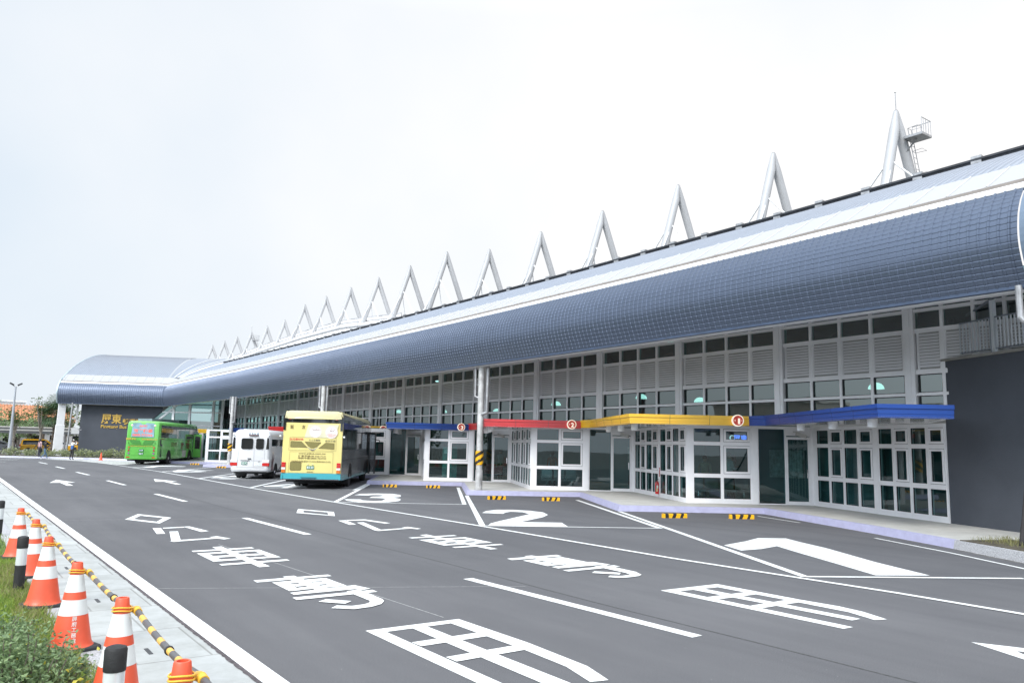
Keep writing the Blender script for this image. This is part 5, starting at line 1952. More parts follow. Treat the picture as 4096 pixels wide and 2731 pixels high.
add_text(mb, "08-7229415轉5373", .475, .755, .40, .05, -.031, MATS["ink_blue"], 0, 0)
mb.build("sticker", van)
mb = MB()
mb.tube([(.475 + .055 * math.cos(R_(a)), -.03, .93 + .032 * math.sin(R_(a))) for a in range(0, 361, 20)], .005, CHROME, 5)
mb.tube([(.475 + .018 * math.cos(R_(a)), -.031, .93 + .03 * math.sin(R_(a))) for a in range(0, 361, 30)], .004, CHROME, 5)
mb.build("badge", van)
for sg in (-1, 1):
    mb = MB()
    x = sg * .83
    mb.cbox(x - .19, x + .19, -.035, .12, .87, 1.01, LCLR, .02)
    mb.cbox(x - .19, x + .19, -.035, .12, .70, .865, LRED, .02)
    mb.build("tail_light", van)
    wheel(van, sg * 1.0, 1.45, 0.37, 0.20, CHROME, True)
    wheel(van, sg * 1.0, 5.2, 0.37, 0.20, CHROME)
    mb = MB()
    side_panel(mb, sg * .985, [(.45, 1.42), (5.0, 1.42), (5.0, 2.12), (.45, 2.12)], BLGL, .012)
    for k in (1.5, 2.6, 3.8):
        side_panel(mb, sg * .985, [(k - .03, 1.42), (k + .03, 1.42), (k + .03, 2.12), (k - .03, 2.12)], DARKM, .016)
    mb.build("side_windows", van)
    mb = MB()
    FEA = mat("livery_maroon", (0.19, 0.07, 0.09), 0.4, var=0.4, scale=8)
    side_panel(mb, sg * 1.04, [(.35, .45), (1.0, .45), (.8, .8), (1.15, 1.35), (.8, 1.0), (.7, 1.4), (.55, .9), (.42, 1.1)], FEA, .006)
    side_panel(mb, sg * 1.04, [(2.2, .5), (5.5, .5), (5.5, .9), (3.5, 1.0)], FEA, .006)
    for wy in (1.45, 5.2):
        side_panel(mb, sg * 1.04, [(wy + .45 * math.cos(R_(a)), .42 + .42 * max(0, math.sin(R_(a)))) for a in range(0, 181, 15)], UNDER, .009)
    mb.build("side_trim", van)
    mb = MB()
    mb.tube([(sg * .88, .10, 2.26), (sg * .93, .03, 2.31)], .03, BWH, 6)
    mb.sphere((sg * .93, .02, 2.33), .05, BWH, 8, 6)
    mb.build("marker_lamp", van)
    mb = MB()
    mb.box(sg * .42, sg * .98, 1.0, 1.03, .12, .42, RUBBER)
    mb.build("mud_flap", van)
mb = MB()
mb.box(-.85, .85, .15, 5.9, .28, .42, UNDER)
mb.build("underbody", van)

# ---------------------------------------------------------------- green coach
BGR = mat("bus_green", (0.13, 0.46, 0.08), 0.25, var=0.04, coat=0.5)
BGRD = mat("bus_green_recess", (0.05, 0.24, 0.035), 0.5, var=0.1)
GF = (0.47, 0.8827)
grn = veh("coach", (12.95, 67.35), "bright green tour coach parked in front of the dark sign wall, door open", "coach", GF)
W, LN = 2.5, 12.0
mb = MB()
rings = []
for y, ins_ in ((-0.04, 0.16), (-0.01, 0.06), (0.12, 0.0), (LN - .5, 0.0), (LN - .12, 0.08), (LN, 0.22)):
    r = rrect(W, 0.38, 3.40, y, 0.28, 0.12, ins_, 6)
    r = [(p[0] * (1 - 0.03 * max(0, (p[2] - 1.5) / 1.9)), p[1] + (0.12 * max(0, (p[2] - 2.0) / 1.4) if y < 1 else 0), p[2]) for p in r]
    rings.append(r)
mb.loft(rings, BGR)
mb.build("body", grn, smooth=True, autos=35)
mb = MB()
p = [(-.86, 2.14), (.86, 2.14), (.80, 3.22), (.22, 3.24), (.12, 3.13), (-.12, 3.13), (-.22, 3.24), (-.80, 3.22)]
GY = -.05
def rp2(mb, pts, mt, off=0.0):
    a = sum(pts[i][0] * pts[(i + 1) % len(pts)][1] - pts[(i + 1) % len(pts)][0] * pts[i][1] for i in range(len(pts)))
    q = [(x, -.045 - off + (0.12 * max(0, (z - 2.0) / 1.4)), z) for x, z in pts]
    mb.poly(q if a > 0 else q[::-1], mt)
rp2(mb, p, mat("rear_pane_blue", (0.20, 0.36, 0.44), 0.08, var=0.5, scale=1.2, coat=0.6, dark=(0.07, 0.13, 0.15)), .004)
mb.build("rear_window", grn)
tm = MB()
GR2 = mat("ink_coral", (0.80, 0.13, 0.10), 0.5, var=0)
def tx2(body, cx_, cz_, w, h, mt, bold=.02):
    m0 = MB()
    add_text(m0, body, cx_, cz_, w, h, 0, mt, 0, bold)
    v = [(q[0], -.054 + (0.12 * max(0, (q[2] - 2.0) / 1.4)), q[2]) for q in m0.v]
    tm.add(v, m0.f, mt)
tx2("侊聯", 0, 2.98, .62, .2, GR2)
tx2("旅遊租車", 0, 2.62, 1.44, .30, GR2, .03)
tx2("0800-773366", 0, 2.29, 1.50, .18, GR2, .03)
GO2 = mat("ink_orange", (0.60, 0.28, 0.04), 0.5, var=0)
tx2("868-FX", -.82, 1.98, .76, .14, GO2, .02)
tx2("免費諮詢電話0800-241-560", .55, 1.96, 1.16, .11, GO2)
tx2("0800-773366 0800-241-560 07-7715349", 0, 1.43, 1.64, .08, GO2, 0)
tm.build("lettering", grn)
mb = MB()
for sg in (-1, 1):
    rp2(mb, [(sg * .95, 1.88), (sg * .20, 1.88), (sg * .06, 1.62), (sg * .75, 1.62)], BGRD, .004)
    rp2(mb, [(sg * 1.0, 1.78), (sg * .92, 1.62), (sg * 1.03, 1.62)], BGRD, .004)
rp2(mb, [(-.95, 1.54), (.95, 1.54), (.93, 1.50), (-.93, 1.50)], BGRD, .004)
outline(mb, [(-1.12, .70), (1.12, .70), (1.12, .701)], BGRD, .012, -.05)
mb.build("engine_grille", grn)
for sg in (-1, 1):
    mb = MB()
    for z_, mt in ((1.33, LORG), (1.10, LRED), (.87, mat("lens_violet", (0.30, 0.12, 0.28), .2, var=0))):
        rp2(mb, circ(sg * .93, z_, .085), CHROME, .006)
        rp2(mb, circ(sg * .93, z_, .06), mt, .009)
    rp2(mb, circ(sg * .86, 3.05, .075), PLW, .006)
    rp2(mb, circ(sg * .86, 3.05, .045), LRED, .009)
    rp2(mb, rounded(sg * .95 - .13, sg * .95 + .13, .52, .60, .035), LRED, .006)
    mb.build("tail_light", grn)
mb = MB()
mb.cbox(-.17, .17, -.07, -.045, 1.02, 1.19, PLG, .004)
add_text(mb, "台北縣", 0, 1.10, .26, .09, -.072, PLW, 0, .01)
mb.cbox(-.17, .17, -.07, -.045, .78, .92, PLG, .004)
add_text(mb, "868-FX", 0, .85, .28, .10, -.072, PLW, 0, .02)
mb.cbox(-.36, .36, -.065, -.045, .97, .99, BGR, .004)
mb.build("number_plate", grn)
for sg in (-1, 1):
    mb = MB()
    x = sg * 1.235
    side_panel(mb, x, [(0.55, 2.12), (LN - .5, 2.05), (LN - .3, 3.02), (0.5, 3.10)], BLGL, .004)
    for k in range(1, 8):
        yy = .55 + (LN - 1.1) * k / 8
        side_panel(mb, x, [(yy - .05, 2.12), (yy + .05, 2.12), (yy + .12, 3.08), (yy + .02, 3.08)], mat("window_pillar", (0.10, 0.11, 0.11), .2, var=0), .008)
    mb.build("side_windows", grn)
    mb = MB()
    x = sg * 1.25
    for wy in (2.9, 9.3):
        side_panel(mb, x, [(wy + .66 * math.cos(R_(a)), .42 + .72 * max(0, math.sin(R_(a)))) for a in range(0, 181, 15)], UNDER, .006)
    for (a, b, c, d_) in ((0.32, .62, 1.45, 1.95), (.62, 1.0, 1.45, 1.62)):
        side_panel(mb, x, [(a, c), (b, c), (b, d_), (a, d_)], DARKM, .005)
    side_panel(mb, x, [(.4, .6), (.95, .6), (.75, 1.4), (.65, 1.4)], mat("side_grille", (0.03, 0.09, 0.03), .6), .005)
    for yy in (1.2, 1.9):
        side_panel(mb, x, [(yy, .45), (yy + .015, .45), (yy + .015, 1.35), (yy, 1.35)], BGRD, .005)
    side_panel(mb, x, [(2.2, 1.10), (10, 1.10), (10, 1.12), (2.2, 1.12)], BGRD, .005)
    side_panel(mb, x, [(1.9, 1.93), (9.2, 1.93), (9.2, 1.95), (1.9, 1.95)], BGRD, .005)
    mb.build("side_trim", grn)
    wheel(grn, sg * 1.24, 2.9, 0.50, 0.28, CHROME, True)
    wheel(grn, sg * 1.24, 9.3, 0.50, 0.28, STEEL)
# side lettering on the right flank, an open luggage flap and the open front door
mb = MB()
XM = Matrix(((0, -1, 0, 1.262), (1, 0, 0, 0), (0, 0, 1, 0), (0, 0, 0, 1)))
mb.M = XM
add_text(mb, "旅遊車", 4.2, 1.60, 1.7, .34, 0, mat("ink_olive", (0.20, 0.22, 0.08), .5, var=0), 0, .01)
add_text(mb, "侊", 8.5, 1.6, 1.0, .8, 0, mat("ink_maroon", (0.22, 0.05, 0.02), .5, var=0), 0, .02)
add_text(mb, "聯", 6.8, 1.35, .8, .8, 0, MATS["ink_maroon"], 0, .02)
add_text(mb, "0800-773366", 1.1, 2.0, 1.0, .12, 0, MATS["ink_maroon"], 0, .02)
mb.build("lettering", grn)
mb = MB()
mb.box(1.0, 1.27, 6.9, 8.0, .5, 1.08, mat("hold_white", (0.6, 0.6, 0.6), .6))
mb.box(1.26, 1.75, 6.9, 8.0, 1.75, 1.79, BGR)
mb.build("luggage_flap", grn)
mb = MB()
mb.box(1.25, 1.262, 10.5, 11.5, .5, 2.5, BLGL)
mb.box(1.27, 1.95, 10.35, 10.42, .45, 2.5, BGR)
mb.box(1.40, 1.85, 10.34, 10.43, 1.2, 2.3, BLGL)
mb.tube([(1.2, 11.8, 2.6), (1.9, 11.9, 2.5), (2.0, 11.85, 1.9)], .04, BGR, 6)
mb.cbox(1.85, 2.15, 11.7, 11.85, 1.55, 2.1, BLACK, .03)
mb.build("open_door", grn)
mb = MB()
mb.box(-1.1, 1.1, .3, LN - .5, .28, .45, UNDER)
mb.box(-.5, .5, .4, 2.4, .18, .32, UNDER)
mb.build("underbody", grn)


# ---------------------------------------------------------------- cars beyond the station
def car(label, loc, yaw, col, suv=False, cat="car", group=None, stripe=None):
    root = empty("car" if cat != "taxi" else "taxi", (loc[0], loc[1], loc[2] if len(loc) > 2 else 0), yaw, label, cat, group)
    P = mat("car_paint_%02x%02x%02x" % tuple(int(c * 255) for c in col), col, 0.2, var=0.02, coat=0.6)
    h = 1.68 if suv else 1.46
    if suv:
        low = [(-2.25, .35), (-2.3, .6), (-2.25, .95), (-1.5, 1.02), (1.2, 1.0), (2.1, .86), (2.28, .6), (2.25, .35)]
        top = [(-2.2, .96), (-2.05, h - .12), (-1.8, h), (.2, h), (.55, h - .08), (1.3, .99)]
    else:
        low = [(-2.2, .32), (-2.25, .6), (-2.15, .93), (-1.4, .98), (1.1, .94), (2.0, .78), (2.2, .55), (2.18, .32)]
        top = [(-1.75, .95), (-1.05, h - .07), (-.7, h), (.1, h), (.45, h - .07), (1.25, .93)]
    mb = MB()
    hw = 0.86
    lft = []
    for x, k in ((-hw, .93), (-hw + .05, 1.0), (hw - .05, 1.0), (hw, .93)):
        lft.append([(x, y * (1 if k == 1 else .985), .3 + (z - .3) * (1 if k == 1 else .95)) for y, z in low])
    mb.loft(lft, P)
    body = mb.build("body", root, smooth=True, autos=40)
    mb = MB()
    lft = []
    for x, s_ in ((-hw + .13, 0.96), (hw - .13, 0.96)):
        lft.append([(x + (0.08 * (z - .95)) * (-1 if x > 0 else 1) * 2.0, y, z) for y, z in top])
    mb.loft(lft, P)
    mb.build("cabin", root, smooth=True, autos=30)
    mb = MB()
    t = top
    for sg in (-1, 1):
        pts = [(t[0][0] + .22, 1.0), (t[1][0] + .12, h - .17), (t[3][0] + .1, h - .12), (t[-1][0] - .25, 1.02)]
        q = [(sg * (hw - .125 - 0.16 * (z - .95)), y, z) for y, z in pts]
        mb.poly(q if sg < 0 else q[::-1], BLGL)
    yb = t[0][0]
    mb.poly([(-.6, yb - .02 + .0, 1.02), (.6, yb - .02, 1.02), (.52, t[1][0] - .02, h - .17), (-.52, t[1][0] - .02, h - .17)], BLGL)
    mb.poly([(-.6, t[-1][0] + .03, 1.0), (.6, t[-1][0] + .03, 1.0), (.52, t[-2][0] + .05, h - .12), (-.52, t[-2][0] + .05, h - .12)][::-1], BLGL)
    mb.build("windows", root)
    for sx in (-1, 1):
        for y in (-1.35, 1.38):
            wheel(root, sx * .87, y, .33, .2, STEEL)
        mb = MB()
        mb.cbox(sx * .78 - .1, sx * .78 + .1, -2.27, -2.15, .78, 1.02, LRED, .01)
        mb.build("tail_light", root)
        mb = MB()
        mb.cbox(sx * .68 - .16, sx * .68 + .16, 2.05, 2.24, .62, .78, LCLR, .02)
        mb.build("headlight", root)
    if cat == "taxi":
        mb = MB()
        mb.cbox(-.28, .28, -.3, -.05, h, h + .14, PLW, .03)
        mb.build("roof_sign", root)
    return root


TX = (0.80, 0.42, 0.015)
car("yellow estate taxi parked beyond the planting, tail towards the lamp post", (10.3, 112.5), R_(-97), TX, True, "taxi", "yellow taxis at the rank")
car("yellow taxi parked nose to tail ahead of the estate taxi, by the tree stump", (15.4, 113.6), R_(-97), TX, False, "taxi", "yellow taxis at the rank")
car("yellow taxi seen between the white column and the grey pole", (21.0, 123.5), R_(-95), TX, False, "taxi", "yellow taxis at the rank")
car("dark grey van with louvred side beside the sign wall edge", (21.3, 113.2), R_(-100), (0.06, 0.065, 0.08), True, "van")
car("silver grey saloon car at the left picture edge behind the lamp post", (5.9, 112.6), R_(-97), (0.30, 0.31, 0.33), False, "car")
car("dark saloon car in the far left row of parked cars", (3.2, 118.5), R_(-92), (0.08, 0.085, 0.10), False, "car")
car("white car far behind the yellow taxis under the walkway roof", (13.5, 124.0), R_(-88), (0.6, 0.6, 0.62), False, "car")

# ================================================================ STREET FURNITURE AND PEOPLE
def zs(name, bm, root=None, **k):
    return bm.build(name, root, **k)


# ---- traffic cones with bars
CONEO = mat("cone_orange", (0.80, 0.11, 0.05), 0.4, var=0.07, scale=5)
CONEW = mat("cone_reflective", (0.78, 0.79, 0.78), 0.25, var=0.05, scale=4)
CONEB = mat("cone_base_rubber", (0.035, 0.036, 0.042), 0.8, var=0.25, scale=9)
STRAP = mat("strap_yellow", (0.85, 0.48, 0.05), 0.45, var=0.08)


def cone_r(z):
    return 0.195 - (0.195 - 0.04) * (z - 0.06) / 0.82


def make_cone(loc, label, rz=0.0, group="traffic cones linked by striped bars"):
    root = empty("traffic_cone", loc, rz, label, "traffic cone", group)
    mb = MB()
    h = 0.23
    rings = []
    for d, z in ((0.0, 0.0), (0.0, 0.035), (0.012, 0.048), (0.06, 0.05)):
        rings.append([(h - d, h - d - .05, z), (h - d - .05, h - d, z), (-h + d + .05, h - d, z), (-h + d, h - d - .05, z), (-h + d, -h + d + .05, z), (-h + d + .05, -h + d, z), (h - d - .05, -h + d, z), (h - d, -h + d + .05, z)])
    mb.loft(rings, CONEB)
    mb.build("base", root, smooth=True, autos=30)
    bands = [(0.05, 0.36, CONEO), (0.36, 0.51, CONEW), (0.51, 0.585, CONEO), (0.585, 0.755, CONEW), (0.755, 0.875, CONEO)]
    body = MB()
    for za, zb, mt in bands:
        pr = []
        if za == 0.05:
            pr = [(0.215, 0.048), (0.205, 0.06), (0.192, 0.085), (0.182, 0.13)]
            pr += [(cone_r(z), z) for z in (0.2, 0.3, zb)]
        elif zb == 0.875:
            pr = [(cone_r(za), za), (0.058, 0.80), (0.050, 0.868), (0.046, 0.875), (0.034, 0.875), (0.034, 0.80)]
        else:
            pr = [(cone_r(za) + .0015, za), (cone_r(zb) + .0015, zb)]
        body.lathe(pr, mt, 36, cap=False)
    body.build("cone_body", root, smooth=True, autos=40)
    st = MB()
    for zz in (0.775, 0.80):
        st.tube([(0.072 * math.cos(R_(a)), 0.072 * math.sin(R_(a)), zz + 0.006 * math.sin(R_(a * 2))) for a in range(0, 361, 20)], 0.0065, STRAP, 6)
    st.build("strap", root, smooth=True)
    root.scale = (.88, .88, .88)
    return root


cone_y = [14.86, 12.80, 10.53, 8.31, 6.35, 4.42, 2.4]
CONEX = [1.17, 1.20, 1.13, 1.14, 1.18, 1.13, 1.13]
cone_l = ["farthest orange cone of the bar-linked row, beyond the second bollard", "second farthest orange cone in the row, right of the black-topped bollard", "orange and white cone third from the far end of the row",
          "orange cone with white vertical lettering on its side", "orange and white cone directly behind the nearest bollard", "nearest cone, only its orange neck and strap inside the bottom edge", "cone just below the picture edge holding the last bar"]
cones = []
for k, (y, lb) in enumerate(zip(cone_y, cone_l)):
    c = make_cone((CONEX[k], y, 0.1), lb, R_(3 + 5 * k))
    cones.append(c)
# lettering on the fourth cone, following its surface and facing the camera
mb = MB()
WTXT = mat("cone_lettering", (0.82, 0.80, 0.78), 0.4, var=0.15, scale=40)
cc = Vector((1.14, 8.31))
dcam = (Vector((0, 0)) - cc).normalized()
ang0 = math.atan2(dcam.y, dcam.x) + 0.12
for k, chh in enumerate("屏府工務處"):
    vs, fs = text_geo(chh, 0.01)
    zc_ = 0.335 - k * 0.052 + 0.0
    P = []
    for v in vs:
        u = (v[0] - 0.5) * 0.048
        w_ = (v[1] - 0.38) * 0.052
        z = zc_ + w_ * 0.92
        r = cone_r(z) + 0.0035
        a = ang0 + u / r
        P.append((cc.x + r * math.cos(a), cc.y + r * math.sin(a), 0.1 + z))
    mb.add(P, fs, WTXT)
for q in range(len(mb.v)):
    v = mb.v[q]
    mb.v[q] = (cc.x + (v[0] - cc.x) * .88, cc.y + (v[1] - cc.y) * .88, .1 + (v[2] - .1) * .88)
o = mb.build("cone_lettering")
bpy.context.view_layer.update()
o.parent = cones[3]
o.matrix_parent_inverse = cones[3].matrix_world.inverted()

BARG = mat("bar_grey", (0.10, 0.095, 0.10), 0.35, var=0.08)
BARY = mat("bar_amber", (0.80, 0.46, 0.10), 0.4, var=0.1)
for k in range(len(cone_y) - 1):
    a = Vector((CONEX[k], cone_y[k], 0.1 + 0.673))
    b = Vector((CONEX[k + 1], cone_y[k + 1], 0.1 + 0.673))
    side = 0.10
    a.x += side
    b.x += side
    a.y -= 0.0
    root = empty("cone_bar", tuple((a + b) / 2), 0, ["striped bar between the two farthest cones", "striped bar joining the second and third farthest cones", "striped bar sagging down to the lettered cone", "striped bar from the lettered cone towards the nearest bollard", "nearest full striped bar with a black joint ring, right of the close bollard", "bar end fixed by a yellow clip at the bottom edge"][k], "barrier bar", "striped bars between the cones")
    mid = (a + b) / 2
    sag = 0.07
    cuts, q, f = [0.0], 0, 0.0
    Lb = (b - a).length
    while f < 1:
        f += (0.17 if q % 2 == 0 else 0.105) / Lb
        cuts.append(min(1.0, f))
        q += 1
    n_ = len(cuts) - 1
    pts = []
    for f in cuts:
        p = a.lerp(b, f)
        p.z -= sag * 4 * f * (1 - f)
        p.x += 0.03 * math.sin(math.pi * f)
        pts.append(p - mid)
    gmb = MB()
    for q in range(n_):
        gmb.tube([pts[q], pts[q + 1]], 0.0215, BARY if q % 2 else BARG, 14, cap=False)
    gmb.build("tube", root, smooth=True, autos=40)
    jm = MB()
    q = n_ // 2
    d_ = (pts[q + 1] - pts[q]).normalized()
    jm.tube([pts[q] - d_ * 0.01, pts[q] - d_ * 0.006, pts[q] + d_ * 0.012, pts[q] + d_ * 0.016], [0.022, 0.029, 0.029, 0.022], BLACK, 14)
    jm.build("joint_ring", root, smooth=True, autos=40)
    for e_, d_ in ((pts[0], (pts[1] - pts[0]).normalized()), (pts[-1], (pts[-2] - pts[-1]).normalized())):
        cm_ = MB()
        cm_.tube([e_ - d_ * .01, e_ + d_ * 0.05], 0.028, STRAP, 14)
        cm_.tube([e_ + Vector((0.0, 0, 0)), e_ + Vector((-0.055, 0, .005))], 0.015, STRAP, 8)
        cm_.build("end_clip", root, smooth=True, autos=40)


# ---- bollards
BWHT = mat("reflective_sleeve", (0.74, 0.76, 0.78), 0.2, metal=0.2, var=0.05)
BBLK = mat("rubber_black", (0.020, 0.020, 0.022), 0.6, var=0.2, scale=15, bump=0.3, bscale=120)
for (x, y, lb) in ((0.98, 11.75, "black and white bollard standing in the grass left of the row of cones"), (0.99, 5.40, "nearest bollard with domed black cap and white sleeve, bottom of picture"), (1.10, 18.3, "far bollard cut by the left picture edge")):
    root = empty("bollard", (x, y, -0.06), 0, lb, "bollard", "black and white verge bollards")
    mb = MB()
    mb.lathe([(0.062, -0.05), (0.062, 0.47)], BBLK, 28)
    mb.build("post", root, smooth=True, autos=40)
    mb = MB()
    mb.lathe([(0.0605, 0.47), (0.0605, 0.68)], BWHT, 28, cap=False)
    mb.build("reflective_sleeve", root, smooth=True, autos=40)
    mb = MB()
    mb.lathe([(0.0635, 0.675), (0.0645, 0.68), (0.0645, 0.798), (0.058, 0.812), (0.03, 0.822), (0.001, 0.824)], BBLK, 28)
    mb.build("cap", root, smooth=True, autos=40)

# ---- wheel stops
lbl = ["wheel stop on the left of bay one, below the lit sign 1", "wheel stop on the right of bay one, in front of the lilac kerb bend", "left wheel stop of bay two", "right wheel stop of bay two, near the kerb corner",
       "left wheel stop of bay three", "right wheel stop of bay three, left of the striped pole", "wheel stop beside the green coach's front wheel", "front wheel stop of bay five, left of the minibus", "rear one of two wheel stops beside the far striped pole"]
for k, (a, b) in enumerate(STOPS):
    a, b = Vector(a), Vector(b)
    if k >= 6:
        c_ = (a + b) / 2
        dd = Vector((0.72, -0.30)) * 0.42
        a, b = c_ - dd, c_ + dd
    c_, e = (a + b) / 2, (b - a)
    L = e.length
    e = e.normalized()
    root = empty("wheel_stop", (c_.x, c_.y, 0.0), math.atan2(e.y, e.x), lbl[k], "wheel stop", "yellow and black wheel stops")
    h, d_ = 0.125, 0.14
    mb = MB()
    prof = [(-.0, 0), (0.01, h - .02), (.025, h), (d_ - .025, h), (d_ - .01, h - .02), (d_, 0)]
    secs = [[(x, y, z) for y, z in prof] for x in (-L / 2, L / 2)]
    mb.loft(secs, YEL)
    mb.build("block", root)
    mb = MB()
    sw = L / 6.2
    for q in range(3):
        x0 = -L / 2 + 0.06 + q * (L - .12) * 0.40
        x1 = x0 + sw * (0.9 if q < 2 else 0.75)
        sl = -0.05
        x1 = min(x1, L / 2 - .035)
        mb.add([(x0 + sl * (q > 0), -0.003, 0.002), (x1 + sl * (q > 0), -0.003, 0.002), (x1, 0.0065, h - .02), (x0, 0.0065, h - .02), (x0, .023, h + .002), (x1, .023, h + .002), (x0, d_ - .025, h + .002), (x1, d_ - .025, h + .002)],
               [(0, 1, 2, 3), (3, 2, 5, 4), (4, 5, 7, 6)], BLACK)
    mb.build("stripes", root)

# ---- fire extinguisher on the side glazing of booth one
SMf, l2 = booth_frames[3]
p = SMf @ Vector((3.55, -0.11, PH + 0.12))
root = empty("fire_extinguisher", tuple(p), 0, "red fire extinguisher hanging on the white side windows under the yellow canopy", "fire extinguisher")
mb = MB()
FR = mat("extinguisher_red", (0.60, 0.02, 0.02), 0.25, var=0.05, coat=0.6)
mb.lathe([(0.07, 0.0), (0.075, 0.02), (0.075, 0.40), (0.055, 0.46), (0.02, 0.48), (0.02, 0.50)], FR, 20)
mb.build("cylinder", root, smooth=True, autos=40)
mb = MB()
mb.box(-0.012, 0.012, -0.02, 0.05, .5, .53, BLACK)
mb.tube([(0, 0.05, .53), (0, -0.06, .57)], .012, BLACK, 6)
mb.tube([(0, -.03, .50), (-.06, -.05, .47), (-.085, -.03, .3), (-.08, -.02, .1)], .009, BLACK, 6)
mb.build("valve_and_hose", root)
mb = MB()
for a0_, a1_, z0_, z1_, mt in ((195, 260, .22, .33, mat("label_white", (.8, .78, .7), .5, var=.3, scale=60)), (195, 240, .10, .22, mat("label_yellow", (.75, .6, .3), .5, var=.3, scale=50))):
    n_ = 6
    P = []
    for q in range(n_ + 1):
        a = R_(a0_ + (a1_ - a0_) * q / n_)
        P += [(0.0765 * math.cos(a), 0.0765 * math.sin(a), z0_), (0.0765 * math.cos(a), 0.0765 * math.sin(a), z1_)]
    mb.add(P, [(2 * q, 2 * q + 2, 2 * q + 3, 2 * q + 1) for q in range(n_)], mt)
mb.build("label_sticker", root)
pl_ = SMf @ Vector((3.62, -0.03, 1.15))
mb = MB(frame_M((pl_.x, pl_.y, pl_.z), (SMf[0][0], SMf[1][0]), (-SMf[0][1], -SMf[1][1])))
mb.box(-.03, .03, -.012, 0, -.17, .17, FR)
for q, chh in enumerate("滅火器"):
    add_text(mb, chh, 0, .11 - .11 * q, .045, .08, -.014, PLW, 0, .01)
mb.build("extinguisher_sign", None, label="small red strip sign above the fire extinguisher on the window post", cat="sign")

# ---- security cameras
CAMW = mat("camera_grey", (0.45, 0.44, 0.42), 0.4, var=0.05)
for (fi, x, z, lb) in ((0, 3.92, 2.62, "grey security camera beside the entrance door under the right blue canopy"), (2, 4.0, 2.60, "grey security camera in the door corner beside booth two"), (4, 3.9, 2.55, "security camera above the door corner behind the striped pole")):
    M_, _l = booth_frames[fi]
    p = M_ @ Vector((x, -0.35, z))
    root = empty("security_camera", tuple(p), 0, lb, "security camera")
    mb = MB(Matrix.Rotation(R_(35), 4, 'Z') @ Matrix.Rotation(R_(18), 4, 'X'))
    mb.box(-.06, .06, -.2, .17, -.055, .06, CAMW)
    mb.box(-.07, .07, -.24, .17, .062, .075, CAMW)
    mb.lathe([(.035, -.215), (.04, -.2)], BLACK, 12, (0, 0), axis='y')
    mb.build("housing", root)
    mb = MB()
    mb.tube([(0, .05, .05), (.05, .25, .12), (.06, .33, .12)], .02, CAMW, 6)
    mb.build("bracket", root)


